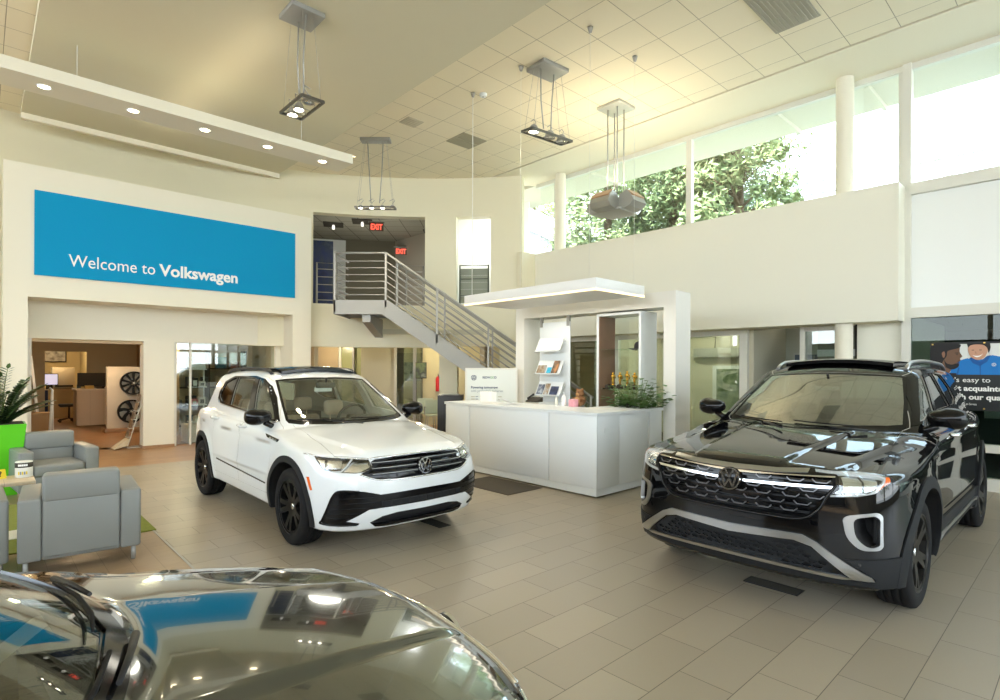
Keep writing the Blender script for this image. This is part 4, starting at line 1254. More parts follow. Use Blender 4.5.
for fx in (2.45,):
    ld = bpy.data.lights.new('beam_uplight', 'AREA'); ld.shape = 'RECTANGLE'; ld.size = 4.6; ld.size_y = .1; ld.energy = 3; ld.color = (1, .84, .58); lo = bpy.data.objects.new('beam_uplight', ld); COL.objects.link(lo); lo.location = W(ba0+fx, bb0+.2, bz1+.03); lo.rotation_euler = (math.pi, 0, -ROT)
for fx in (.8, 4.0):
    rbox('beam_hanger', M_white, ba0+fx-.003, ba0+fx+.003, bb0+.3, bb0+.306, bz1, 6.14, **ST)

# ---- right wall: solid band with the high windows behind it
M_rw = mat('soft_white_wall_paint', (.80, .785, .68), .75, bump=(220, .05, .002))
rbox('wall_right', M_rw, 9.85, 10.0, 2.06, 9.36, 2.40, 4.43, **ST)
rbox('wall_right', M_wall, 10.0, 10.36, 2.06, 9.6, 4.33, 4.43, **ST)
rbox('wall_right', M_wall, 10.0, 10.6, 2.06, 9.6, 2.40, 2.50, **ST)
rbox('wall_right', M_rw, 9.85, 10.36, 2.02, 2.07, 2.40, 4.43, **ST)
def frame_bar(n, a0, a1, b0, b1, z0, z1): return rbox('trim_%d' % n, M_alu, a0, a1, b0, b1, z0, z1, **ST)
k = 10
for b in (5.57, 2.06, 9.05): frame_bar(k, 10.27, 10.37, b-.055, b+.055, 4.43, 6.29); k += 1
frame_bar(k, 10.26, 10.38, -9, 9.7, 6.20, 6.29); k += 1
frame_bar(k, 10.29, 10.37, 2.06, 9.7, 4.43, 4.48); k += 1
for i, (b0, b1) in enumerate(((2.12, 5.51), (5.63, 9.0), (9.1, 9.6))):
    rbox('window_%d' % (i+1), M_clear, 10.315, 10.325, b0, b1, 4.48, 6.20, **ST)
# round columns
for (nm, a, b, z0, z1, r_) in (('column', 10.06, 2.78, 0, 6.29, .126), ('column', 10.13, 8.78, 4.43, 6.29, .125)):
    MB().lathe([(0, z0), (r_, z0), (r_, z1), (0, z1)], 40).build(nm, M_frame, None, W(a, b, 0), ROT, smooth=40, **ST)

# ---- tall glazing at the right edge
for b in (2.0, .20, -1.6, -3.4, -5.2, -7.0):
    frame_bar(k, 10.22, 10.37, b-.055, b+.055, 0, 6.29); k += 1
for (z0, z1) in ((4.30, 4.47), (2.45, 2.60), (.53, .64), (0, .17)):
    frame_bar(k, 10.20, 10.38, -9, 1.95, z0, z1); k += 1
w = 4
for i in range(6):
    b1 = 1.945-1.8*i; b0 = b1-1.69
    rbox('window_%d' % w, M_clear, 10.28, 10.29, b0, b1, 4.47, 6.20, **ST)
    rbox('wall_right', mat('white_spandrel_panel', (.80, .82, .80), .3), 10.28, 10.30, b0, b1, 2.60, 4.30, **ST)
    rbox('window_%d' % (w+1), M_dglass, 10.28, 10.29, b0, b1, .64, 2.45, **ST)
    rbox('window_%d' % (w+2), M_dglass, 10.28, 10.29, b0, b1, .17, .53, **ST); w += 3

# ---- shop fronts under the right wall
S_a = 10.35
for b0, b1 in ((4.42, 4.56), (3.44, 3.52), (7.25, 7.33), (9.25, 9.36)): frame_bar(k, S_a-.04, S_a+.06, b0, b1, 0, 2.40); k += 1
for b0, b1, z0, z1 in ((2.98, 3.44, 2.32, 2.40), (4.56, 9.3, 2.30, 2.40), (2.98, 3.44, 0, .1), (4.56, 9.3, 0, .1)): frame_bar(k, S_a-.03, S_a+.05, b0, b1, z0, z1); k += 1
rbox('window_40', M_sglass, S_a, S_a+.012, 4.56, 7.25, .1, 2.30, **ST)
rbox('window_41', M_sglass, S_a, S_a+.012, 7.33, 9.25, .1, 2.30, **ST)
rbox('window_42', M_sglass, S_a, S_a+.012, 2.98, 3.44, .1, 2.32, **ST)
rbox('wall_right', M_rw, S_a-.05, S_a+.1, 2.06, 2.66, 0, 2.42, **ST)
rbox('wall_right', M_dgap, S_a, S_a+.05, 2.66, 2.70, 0, 2.42, **ST)
# rooms behind them
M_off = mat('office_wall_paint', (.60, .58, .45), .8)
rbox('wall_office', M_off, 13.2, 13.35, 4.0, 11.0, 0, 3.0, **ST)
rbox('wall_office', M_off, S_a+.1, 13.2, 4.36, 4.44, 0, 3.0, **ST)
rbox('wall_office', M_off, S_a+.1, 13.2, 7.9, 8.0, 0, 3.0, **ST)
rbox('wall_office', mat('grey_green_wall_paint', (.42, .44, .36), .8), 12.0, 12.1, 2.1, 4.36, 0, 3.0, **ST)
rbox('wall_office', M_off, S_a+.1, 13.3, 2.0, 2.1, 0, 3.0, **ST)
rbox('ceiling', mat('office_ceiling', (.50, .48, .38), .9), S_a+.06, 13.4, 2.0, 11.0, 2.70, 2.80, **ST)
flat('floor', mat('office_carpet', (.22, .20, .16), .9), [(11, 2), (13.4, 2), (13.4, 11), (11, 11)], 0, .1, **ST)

# ---- unseen rear and left sides of the hall, window bands added for fill daylight
M_back = mat('taupe_wall_paint', (.36, .33, .27), .8)
rbox('wall_rear', M_back, -9, 10.4, -9.1, -9.0, 5.7, 6.3, **ST)
rbox('wall_rear', M_back, -9, 3.0, -9.1, -9.0, 0, 2.6, **ST)
rbox('wall_rear', M_back, 3.0, 10.4, -9.1, -9.0, 0, .5, **ST)
for a in (-8.9, -5.2, -1.4, .6, 3.0, 5.4, 7.8, 10.1): frame_bar(k, a-.08, a+.08, -9.1, -8.95, .5, 5.7); k += 1
frame_bar(k, -9, 10.3, -9.08, -8.98, 2.5, 2.62); k += 1
rbox('wall_left', mat('dark_unseen_wall', (.10, .095, .085), .7), -9.1, -9.0, -9, 14.5, 0, 2.9, **ST)  # unseen wall coloured dark so the black car reflects less light
rbox('wall_left', M_back, -9.1, -9.0, -9, 14.5, 5.8, 6.3, **ST)
for b in (-8.9, -5, -1, 3, 7, 11, 13.6): frame_bar(k, -9.08, -8.95, b-.08, b+.08, 2.9, 5.8); k += 1
rbox('wall_far', M_back, -9, 10.9, 26.8, 26.95, 0, 6.5, **ST)
rbox('wall_far', M_back, 10.75, 10.9, 12.2, 26.8, 0, 6.5, **ST)
rbox('wall_far', M_back, -9.1, -9.0, 14.5, 26.8, 0, 6.5, **ST)
rbox('wall_left', M_wall, -9, -2.0, 13.6, 13.8, 0, 6.3, **ST)
# ================================================================= mezzanine and stairs
rbox_ = rbox
# upper floor: slab ring, ceiling and walls, built round the same arc
def ring_slab(name, m, t0, t1, r0, r1, z0, z1, n=30, **kw):
    b = MB(); pts = [arc(t0+(t1-t0)*i/n, 0, r0) for i in range(n+1)]+[arc(t1-(t1-t0)*i/n, 0, r1) for i in range(n+1)]
    b.prism([(p.x, p.y) for p in pts], z0, z1); return b.build(name, m, **kw)
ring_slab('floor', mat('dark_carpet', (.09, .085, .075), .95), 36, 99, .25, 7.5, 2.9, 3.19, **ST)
def tile_ceil(name, col, gap, z, t0, t1, r0, r1):
    o = ring_slab(name, grid_mat(name+'_tiles', col, gap, .61, .61, 0, 0, .012), t0, t1, r0, r1, z, z+.1, **ST); return o
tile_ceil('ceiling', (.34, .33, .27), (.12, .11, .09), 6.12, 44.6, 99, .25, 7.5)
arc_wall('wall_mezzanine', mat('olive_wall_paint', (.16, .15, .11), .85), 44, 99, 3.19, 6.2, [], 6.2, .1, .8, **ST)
arc_wall('wall_mezzanine', mat('white_wall_paint', (.82, .82, .78), .8), 34, 44.4, 3.19, 6.4, [], 2.2, .1, .6, **ST)
b = MB(); p0, p1 = arc(44.5, 0, .25), arc(44.5, 0, 6.3); p2, p3 = arc(44.3, 0, 6.3), arc(44.3, 0, .25)
b.prism([(p.x, p.y) for p in (p0, p1, p2, p3)], 3.19, 6.3); b.build('wall_mezzanine', mat('green_grey_paint', (.30, .30, .24), .85), **ST)

def facing(name, label, cat, th, r, z, group=None):
    """Empty on the arc facing its centre: local x runs to the viewer's right, y away"""
    p = arc(th, z, r); t = math.radians(th)+ROT
    return thing(name, label, cat, p, t-math.pi/2, group)
# exit signs hung from the dark ceiling
M_red = mat('red_sign_letters', (.8, .05, .03), .4, emit=(1, .10, .06), es=1.2)
for (px_th, r, z, lab) in ((56.3, 3.2, 5.88, 'red EXIT sign nearer the balcony, under the dark upper ceiling'), (53.6, 5.6, 5.66, 'red EXIT sign lower down and farther back in the upper room')):
    s = facing('exit_sign', lab, 'sign', px_th, r, z)
    lbox('plate', mat('pale_sign_plate', (.16, .14, .12), .5), s, -.21, .21, 0, .02, -.12, .12)
    lbox('mount', M_grey, s, -.24, .24, -.01, .03, .12, .16)
    letters(s, 'lettering', 'EXIT', -.17, -.085, .235, M_red, .006, y=-.004, width=.34)
# small spot lamps on that ceiling
for i, (th, r, lab) in enumerate(((58.3, 3.6, 'small white ceiling spot left of the nearer EXIT sign'), (62.2, 4.2, 'small white ceiling spot above the blue wall picture'), (49.0, 4.6, 'small white ceiling spot at the right of the upper room'))):
    s = facing('ceiling_spot', lab, 'spotlight', th, r, 6.0)
    MB().box(-.3, .3, -.3, .3, .10, .115).build('black_panel', M_dgap, s)
    MB().lathe([(0, -.04), (.04, -.035), (.045, .05), (.03, .10), (0, .10)], 20).build('lamp', mat('lamp_white', (.9, .9, .85), .4, emit=(1, .95, .85), es=.6), s, smooth=50)
# tall blue picture on the left of the upper room
pic = facing('wall_picture', 'tall dark blue picture on the wall behind the balcony rail', 'picture', 64.1, 2.0, 3.22)
def pic_mat(name, cols, sc=3.0, vec=(1, 1, 1), seed=0.0):
    if name in MATS: return MATS[name]
    m = bpy.data.materials.new(name); m.use_nodes = True; nt = m.node_tree; b = nt.nodes['Principled BSDF']
    tc = nt.nodes.new('ShaderNodeTexCoord'); mp = nt.nodes.new('ShaderNodeMapping'); mp.inputs['Scale'].default_value = vec; mp.inputs['Location'].default_value = (seed, seed*2, seed)
    nz = nt.nodes.new('ShaderNodeTexNoise'); nz.inputs['Scale'].default_value = sc; nz.inputs['Detail'].default_value = 3
    cr = nt.nodes.new('ShaderNodeValToRGB'); cr.color_ramp.elements[0].position = .3; cr.color_ramp.elements[1].position = .7
    cr.color_ramp.elements[0].color = (*cols[0], 1); cr.color_ramp.elements[1].color = (*cols[-1], 1)
    for i, c in enumerate(cols[1:-1]): e = cr.color_ramp.elements.new(.3+.4*(i+1)/(len(cols)-1)); e.color = (*c, 1)
    L = nt.links.new; L(tc.outputs['Object'], mp.inputs[0]); L(mp.outputs[0], nz.inputs['Vector']); L(nz.outputs['Fac'], cr.inputs[0]); L(cr.outputs[0], b.inputs['Base Color'])
    b.inputs['Roughness'].default_value = .45; MATS[name] = m; return m
lbox('board', mat('white_board', (.6, .6, .56), .6), pic, -.55, .75, .02, .06, -.02, 1.95)
lbox('print', pic_mat('blue_abstract_print', [(.004, .008, .03), (.012, .03, .14), (.03, .05, .09), (.12, .15, .22)], 2.2, (1, 1, .8), 3), pic, -.55, .42, 0, .02, .0, 1.9)

# ---- staircase: runs along world X in front of the wall
SY0, SY1 = 12.28, 13.25                      # near and far side
LX0, LX1 = -3.66, -2.52                      # landing
LZ = 3.17
slope = .69; SX1 = LX1+(LZ-.0)/slope
stair = thing('staircase', 'grey steel staircase with landing and horizontal rail bars by the curved wall', 'staircase', (LX0, SY0, 0))
def sx(x): return x-LX0
def sy_(y): return y-SY0
def stringer(y0, y1):
    b = MB(); x0, x1 = sx(LX0), sx(LX1); e = sx(SX1)
    prof = [(x0, LZ-.02), (x1+.05, LZ-.02), (e+.02, .02), (e-.52, .0), (x1-.08, LZ-.33), (x0, LZ-.33)]
    b.prism(prof, sy_(y0), sy_(y1), 'y'); return b.build('stringer', M_grey, stair)
stringer(SY0, SY0+.06); stringer(SY1-.06, SY1)
lbox('landing', M_grey, stair, 0, sx(LX1), .015, 1.3, LZ-.12, LZ-.021)
lbox('landing', M_grey, stair, .004, .05, .02, 1.2, LZ-.33, LZ-.12)
nst = 18
for i in range(1, nst):
    z = LZ*(1-i/nst); x = sx(LX1)+(LZ-z)/slope-.26
    lbox('tread', mat('dark_grey_tread', (.10, .10, .095), .7), stair, x, x+.30, .06, sy_(SY1)-.06, z-.04, z)
def rail_path(h, y):
    x0, x1, e = 0, sx(LX1), sx(SX1)
    return [(x0, y, LZ+h), (x1, y, LZ+h), (e-.02, y, h)]
for (y, nm) in ((.03, 'near'), (sy_(SY1)-.03, 'far')):
    h0 = 1.02
    pts = rail_path(h0, y) if nm == 'near' else [(sx(LX1)+.05, y, LZ+h0-.03), (sx(SX1)-.02, y, h0)]
    MB().tube(pts, .025, 10).build('handrail', M_steel, stair)
    for k_ in range(6):
        hh = .10+.148*k_
        pts = rail_path(hh, y) if nm == 'near' else [(sx(LX1)+.05, y, LZ+hh-.03), (sx(SX1)-.02, y, hh)]
        MB().tube(pts, .011, 8).build('rail_bar', M_steel, stair)
    xs = [0.02, sx(LX1)]+[sx(LX1)+1.13*i for i in range(1, 5)] if nm == 'near' else [sx(LX1)+.08+1.13*i for i in range(0, 5)]
    for x in xs:
        z = LZ if x <= sx(LX1)+.02 else LZ-(x-sx(LX1))*slope
        b0 = z-.30 if x < .05 else z-.18
        MB().box(x-.02, x+.02, y-.03, y+.03, max(0, b0), z+h0).build('post', M_steel, stair)
# landing's left end rail
for hh in [.10+.148*i for i in range(6)]+[1.02]:
    MB().tube([(.02, .03, LZ+hh), (.02, 1.1, LZ+hh)], .022 if hh > 1 else .011, 8).build('rail_bar', M_steel, stair)
br = MB(); br.hexa([(.62, .05, LZ-.50), (.80, .05, LZ-.50), (.80, 1.35, LZ-.78), (.62, 1.35, LZ-.78), (.62, .05, LZ-.34), (.80, .05, LZ-.34), (.80, 1.35, LZ-.34), (.62, 1.35, LZ-.34)])
br.build('bracket', M_grey, stair)
# guard rails in the wall openings
def guard(label, t0, t1, z, h, m, r=.06, bars=5):
    g = facing('guard_rail', label, 'railing', (t0+t1)/2, r, z)
    wd = abs(math.radians(t1-t0))*CR_
    MB().tube([(-wd/2, 0, 0), (-wd/2, 0, h), (wd/2, 0, h), (wd/2, 0, 0)], .022, 8).build('frame', m, g)
    for i in range(bars): MB().tube([(-wd/2, 0, h*(i+.5)/(bars+.3)), (wd/2, 0, h*(i+.5)/(bars+.3))], .010, 6).build('rail_bar', m, g)
    return g
guard('short steel guard rail left of the landing in the balcony opening', 63.9, 61.0, 3.19, .98, M_steel)
guard('short steel guard rail right of the landing in the balcony opening', 50.6, 48.0, 3.19, .98, M_steel)
gd = guard('dark green guard rail with wide slats across the narrow upper window', 42.4, 37.9, 3.24, .95, mat('dark_green_steel', (.10, .12, .09), .5), .12, 2)
for i in range(5): lbox('slat', mat('grey_green_panel', (.26, .28, .22), .5), gd, -.35, .35, .03, .045, .03+.17*i, .195+.17*i)

# ================================================================= under the balcony
wbox('wall_lobby', M_off, -7.5, -5.9, 17.4, 17.5, 0, 2.6, **ST)
wbox('wall_lobby', M_off, -4.08, -3.05, 16.4, 16.5, 0, 2.6, **ST)
wbox('wall_lobby', M_off, -3.2, -1.0, 18.6, 18.7, 0, 2.6, **ST)
wbox('wall_lobby', M_yel, -2.24, 3.2, 16.4, 16.5, 0, 2.6, **ST)
wbox('wall_lobby', M_yel, -2.26, -2.20, 16.4, 18.6, 0, 2.6, **ST)
wbox('ceiling', M_off, -8.2, 6.5, 13.6, 20, 2.48, 2.6, **ST)
wbox('trim_60', mat('white_bulkhead', (.72, .70, .6), .7), -4.35, -3.2, 15.6, 17.4, 2.34, 2.48, **ST)
wbox('wall_lobby', mat('brown_wall_paint', (.42, .33, .21), .8), -5.9, -4.98, 17.2, 17.4, 0, 2.48, **ST)
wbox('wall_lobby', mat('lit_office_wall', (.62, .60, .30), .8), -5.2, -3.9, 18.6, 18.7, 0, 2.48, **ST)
# glazed door with a dark frame and a closer
wbox('trim_61', M_alu, -4.99, -4.90, 17.25, 17.4, 0, 2.4, **ST); wbox('trim_62', M_grey, -4.55, -4.49, 17.2, 17.4, 0, 2.4, **ST); wbox('trim_63', M_alu, -4.16, -4.08, 17.25, 17.4, 0, 2.4, **ST)
wbox('door_1', mat('lit_green_glass', (.40, .42, .22), .2), -4.9, -4.16, 17.32, 17.34, 0, 2.36, **ST)
wbox('trim_64', M_alu, -3.09, -3.02, 16.30, 16.42, 0, 2.4, **ST)
wbox('window_50', M_sglass, -3.02, -2.52, 16.33, 16.345, 0, 2.4, **ST)
wbox('trim_65', M_grey, -2.53, -2.44, 16.28, 16.42, 0, 2.4, **ST)
wbox('window_51', M_sglass, -2.44, -2.26, 16.33, 16.345, 0, 2.4, **ST)
tv = thing('wall_screen', 'dark picture screen hung by the grey post under the balcony', 'screen', (-2.40, 15.9, 1.36))
lbox('frame', M_dgap, tv, 0, .31, 0, .05, 0, .46); lbox('picture', pic_mat('car_photo_print', [(.03, .05, .02), (.10, .13, .05), (.02, .02, .02), (.25, .27, .22)], 4, (1, 1, 1), 5), tv, .015, .295, -.004, 0, .02, .44)
po = thing('wall_poster', 'pale blue poster with dark figures behind the office glass under the balcony', 'poster', (-3.16, 18.45, 1.22))
lbox('sheet', pic_mat('pale_poster_print', [(.05, .07, .08), (.35, .42, .42), (.55, .6, .58)], 5, (1, 1, 1), 8), po, 0, .55, 0, .02, 0, .62)
fe = thing('fire_extinguisher', 'red fire extinguisher on the yellow wall edge under the balcony', 'fire extinguisher', (-1.80, 16.31, .98))
MB().lathe([(0, 0), (.07, .0), (.075, .02), (.075, .36), (.045, .42), (.02, .44), (0, .44)], 20).build('bottle', mat('red_enamel', (.6, .02, .02), .3), fe, smooth=40)
MB().tube([(0, 0, .44), (.0, -.05, .50), (.06, -.06, .3)], .012, 8).build('hose', M_dgap, fe)
def waiting_chair(x, y, label):
    t = thing('waiting_chair', label, 'chair', (x, y, 0), .25)
    sh = MB(); sh.box(-.24, .24, -.22, .22, .44, .47, .012); m = mat('pale_green_plastic', (.50, .56, .42), .45)
    sh.build('seat', m, t, smooth=40)
    bk = MB(); bk.box(-.22, .22, .20, .23, .50, .86, .014); bk.xform(Matrix.Rotation(-.12, 4, 'X')); bk.build('backrest', m, t, smooth=40)
    for s in (-1, 1):
        for y_ in (-.18, .2): MB().tube([(s*.2, y_, .44), (s*.23, y_*1.15, 0)], .011, 8).build('leg', M_steel, t)
        MB().tube([(s*.25, .18, .46), (s*.25, .18, .66), (s*.25, -.15, .66)], .012, 8).build('armrest', M_steel, t)
waiting_chair(-1.98, 15.1, 'pale green waiting chair nearer the office glass under the balcony')
waiting_chair(-1.66, 14.35, 'pale green waiting chair nearer the white wall under the balcony')
# lit room beyond the stairs
wbox('wall_lobby', mat('warm_shop_wall', (.62, .50, .26), .8), -.9, 3.5, 18.6, 18.7, 0, 2.6, **ST)

# ================================================================= reception
RE = dict()
desk = rthing('reception_desk', 'long white L-shaped reception desk in the middle of the hall', 'desk', 5.80, 4.40)
def dpanel(x0, x1, y0, y1, z0, z1, nm='panel', bev=.004): return lbox(nm, M_white, desk, x0, x1, y0, y1, z0, z1, bev)
dpanel(0, .03, .0, .82, .12, 1.06); dpanel(0, .03, .83, 2.52, .12, 1.06); dpanel(0, .03, 2.56, 3.17, .12, 1.06); dpanel(.012, .03, 2.52, 2.56, .12, 1.06)
dpanel(.03, .50, 0, .03, .12, 1.06); dpanel(.505, 1.22, .006, .036, .12, 1.06); dpanel(1.24, 1.57, .006, .036, .12, 1.06)
dpanel(.16, .42, -.004, .0, .83, .90, 'drawer_front', .0)
dpanel(.0, .70, 3.14, 3.17, 0, 1.06)
me = plate([(-.015, -.015), (1.585, -.015), (1.585, .74), (.74, .74), (.74, 3.19), (-.015, 3.19)], [], 1.06, 1.10, 'z', 2); link('worktop', me, M_white, desk)
me = plate([(.012, .012), (1.56, .012), (1.56, .06), (.06, .06), (.06, 3.16), (.012, 3.16)], [], .02, .12, 'z', 2); link('plinth', me, M_white, desk)
dpanel(.03, .70, .5, .53, .1, 1.06); dpanel(1.54, 1.57, .03, .70, 0, 1.06)
me = plate([(.66, .66), (1.5, .66), (1.5, .70), (.70, .70), (.70, 3.1), (.66, 3.1)], [], 0, 1.06, 'z', 2); link('back_panel', me, M_white, desk)

# white portal behind the desk
pt = rthing('reception_portal', 'tall white portal frame standing behind the reception desk', 'frame', 7.50, 4.26)
me = plate([(0, 0), (.20, 0), (.20, 2.60), (3.13, 2.60), (3.13, 0), (3.35, 0), (3.35, 2.83), (0, 2.83)], [], 0, .43, 'x', 1.5)
link('frame', me, mat('white_portal_laminate', (.80, .79, .74), .4), pt)
# hanging light bar over the desk
lb = rthing('light_bar', 'white slab light bar with glowing lower edge hung over the desk', 'light fitting', 5.98, 4.56, 2.72)
lbox('casing', mat('white_light_bar', (.82, .82, .80), .4), lb, 0, 1.16, 0, 2.75, .02, .165, .004)
M_led = mat('warm_led_strip', (1, .8, .5), .5, emit=(1, .76, .42), es=.9)
lbox('led_strip', M_led, lb, -.002, .02, 0, 2.75, -.004, .022); lbox('led_strip', M_led, lb, 0, 1.16, -.002, .02, -.004, .022)
for (a, b_, lab) in ((6.06, 7.2, 1), (6.06, 6.06, 0), (6.04, 4.72, 0), (7.09, 4.71, 0)):
    MB().tube([(a-5.98, b_-4.56, .165), (a-5.98, b_-4.56, 6.29-2.72)], .006 if lab else .0022, 6).build('hanging_cable', mat('white_cable', (.75, .75, .7), .5), lb)
    MB().lathe([(0, 6.22-2.72), (.02, 6.22-2.72), (.04, 6.29-2.72), (0, 6.295-2.72)], 14, 'z', (a-5.98, b_-4.56, 0)).build('ceiling_cup', M_steel, lb)
ld = bpy.data.lights.new('led_light', 'AREA'); ld.shape = 'RECTANGLE'; ld.size = 1.1; ld.size_y = 2.6; ld.energy = 12; ld.color = (1, .88, .70)
lo = bpy.data.objects.new('led_light', ld); COL.objects.link(lo); lo.location = W(6.56, 5.93, 2.70); lo.rotation_euler = (0, 0, ROT)

# literature panel
lit = rthing('literature_panel', 'white hanging panel with four tilted brochure shelves behind the desk', 'brochure panel', 7.58, 6.34)
lbox('panel', M_white, lit, 0, .02, 0, .72, .95, 2.50, .002)
for y in (.04, .68): lbox('hanger', M_grey, lit, -.012, .03, y-.03, y+.03, 2.42, 2.62)
shelf_z = (2.02, 1.62, 1.24, .88)
for z in shelf_z:
    b = MB(); b.hexa([(-.20, .06, z-.03), (-.20, .64, z-.03), (-.09, .64, z+.19), (-.09, .06, z+.19), (-.185, .06, z-.035), (-.185, .64, z-.035), (-.075, .64, z+.185), (-.075, .06, z+.185)])
    b.box(-.235, -.185, .06, .64, z-.055, z-.035); b.box(-.02, .0, .10, .12, z+.1, z+.13)
    b.build('shelf', M_white, lit)
M_br = [pic_mat('brochure_print_%d' % i, c, 9, (1, 1, 1), i) for i, c in enumerate(([(.10, .06, .03), (.30, .22, .14), (.5, .55, .6)], [(.02, .25, .45), (.03, .45, .7), (.1, .5, .7)], [(.02, .02, .02), (.12, .09, .06), (.45, .2, .08)], [(.02, .03, .07), (.08, .1, .16), (.45, .5, .55)], [(.01, .015, .05), (.03, .05, .12), (.06, .1, .2)]))]
def brochure(sz, y0, y1, h, mi, lab):
    t = rthing('brochure', lab, 'brochure', 7.58, 6.34, sz, 0, 'brochures on the hanging panel')
    b = MB(); d = .012
    b.hexa([(-.225, y0, -.03), (-.225, y1, -.03), (-.225+h*.45, y1, -.03+h*.9), (-.225+h*.45, y0, -.03+h*.9), (-.215, y0, -.033), (-.215, y1, -.033), (-.215+h*.45, y1, -.033+h*.9), (-.215+h*.45, y0, -.033+h*.9)])
    b.build('cover', M_br[mi], t)
brochure(1.62, .40, .60, .15, 0, 'brown landscape brochure at the left of the second shelf down')
brochure(1.62, .27, .36, .11, 1, 'small bright blue leaflet in the middle of the second shelf down')
brochure(1.62, .12, .25, .24, 2, 'tall dark brochure at the right of the second shelf down')
brochure(1.24, .46, .60, .19, 3, 'dark blue brochure at the left of the third shelf down')
brochure(1.24, .33, .43, .21, 0, 'white and brown brochure in the middle of the third shelf down')
brochure(1.24, .12, .29, .16, 4, 'navy brochure at the right of the third shelf down')
brochure(.88, .34, .58, .14, 4, 'blue and black brochure on the lowest shelf')

# display case with trophies
cs = rthing('display_case', 'white framed glass display case with a wood side panel behind the desk', 'display case', 7.50, 4.85)
me = plate([(0, 0), (.85, 0), (.85, 2.57), (0, 2.57)], [[(.04, .9), (.81, .9), (.81, 2.53), (.04, 2.53)]], 0, .45, 'x', 1.5); link('frame', me, M_white, cs)
lbox('wood_panel', plank_mat('walnut_veneer', (.24, .14, .085), (.27, .16, .10), .6, 3, .5), cs, .01, .44, .795, .81, .9, 2.53)
for z in (1.34, 1.98): lbox('glass_shelf', glass('shelf_glass', (.82, .95, .90), 1.5), cs, .02, .44, .04, .80, z-.006, z+.006)
lbox('back_glass', glass('case_glass', (.93, .97, .95), 1.5), cs, .43, .436, .04, .80, .9, 2.53)
M_gold = mat('gold_metal', (.75, .45, .08), .25, 1.0)
def trophy(a, b_, z, lab, hgt=.27):
    t = rthing('trophy', lab, 'trophy', a, b_, z, 0, 'gold figure trophies on the lower glass shelf')
    MB().lathe([(0, 0), (.042, 0), (.045, .008), (.045, .05), (.034, .055), (0, .055)], 24).build('base', M_dgap, t, smooth=40)
    f = [(0, .055), (.026, .057), (.024, .066), (.012, .075), (.015, .11), (.022, .14), (.016, .165), (.030, .195), (.034, .215), (.028, .225), (.010, .232), (.016, .245), (.017, .258), (.010, .272), (0, .276)]
    MB().lathe([(r*1.15, .055+(h-.055)*hgt/.27) for r, h in f], 18).build('figure', M_gold, t, smooth=50)
    MB().tube([(0, -.034, .215), (.03, -.03, .17), (.032, .0, .16), (.03, .03, .17), (0, .034, .215)], .008, 6).build('arms', M_gold, t)
for i, (b_, lab) in enumerate(((5.50, 'gold figure trophy nearest the wood panel'), (5.36, 'second gold trophy from the wood panel'), (5.22, 'middle gold trophy, the tallest of the five'), (5.08, 'fourth gold trophy from the wood panel'), (4.95, 'gold trophy farthest from the wood panel'))):
    trophy(7.68, b_, 1.346, lab, .29 if i == 2 else .26)
def cap(a, b_, z, lab, m, sc=1.0, rz=0.0, group=None):
    t = rthing('cap', lab, 'cap', a, b_, z, rz, group); t.scale = (sc, sc, sc)
    MB().lathe([(.088, 0), (.092, .02), (.088, .06), (.07, .095), (.035, .115), (.008, .12), (.008, .126), (0, .127)], 28).build('crown', m, t, smooth=60)
    V, F = tri2d([(.085*math.cos(math.radians(q)), .085*math.sin(math.radians(q))) for q in range(-75, 76, 10)]+[(.05+.13*math.cos(math.radians(q)), .10*math.sin(math.radians(q))) for q in range(75, -76, -15)], (), .03)
    P = np.array([(x, y, .012-.8*max(0, abs(y)-.02)**2*6) for x, y in V]); V2, F2 = slab(P, F, np.tile([0, 0, -.004], (len(P), 1)))
    link('brim', mesh_from(V2, F2), m, t)
cap(7.68, 4.98, 1.986, 'black cap with red badge on the upper glass shelf', mat('black_cotton', (.02, .02, .022), .85), 1.05, math.pi/2+.4)
for i, (b_, lab) in enumerate(((5.52, 'dark folded cap at the left of the lower glass shelf'), (5.30, 'dark folded cap under the middle trophy'), (5.02, 'dark folded cap at the right of the lower glass shelf'))):
    cap(7.58, b_, 1.346, lab, mat('dark_brown_cotton', (.035, .028, .02), .9), .62, math.pi, 'folded caps on the lower glass shelf')

# leafy plant at the desk's end
def leaf_bm(b, p, d, up, L_, wd, mi=0):
    d = d.normalized(); s = d.cross(up).normalized() if d.cross(up).length > 1e-4 else Vector((1, 0, 0)); n = s.cross(d)
    q = [p, p+d*L_*.35+s*wd-n*L_*.03, p+d*L_*.75+s*wd*.7-n*L_*.06, p+d*L_-n*L_*.16, p+d*L_*.75-s*wd*.7-n*L_*.06, p+d*L_*.35-s*wd-n*L_*.03]
    c = p+d*L_*.5+n*L_*.03
    vs = [b.bm.verts.new(v) for v in q]; vc = b.bm.verts.new(c)
    for i in range(6):
        f = b.bm.faces.new((vs[i], vs[(i+1) % 6], vc)); f.smooth = True; f.material_index = mi
random.seed(4)
pl = rthing('leafy_plant', 'bushy green plant beside the portal leg at the desk end', 'plant', 7.22, 4.74)
MB().lathe([(0, .55), (.13, .55), (.17, .95), (.16, .95), (.15, .93), (0, .92)], 28).build('pot', M_white, pl, smooth=40)
lbox('stand', M_white, pl, -.10, .10, -.10, .10, 0, .55)
bl = MB(); stm = MB()
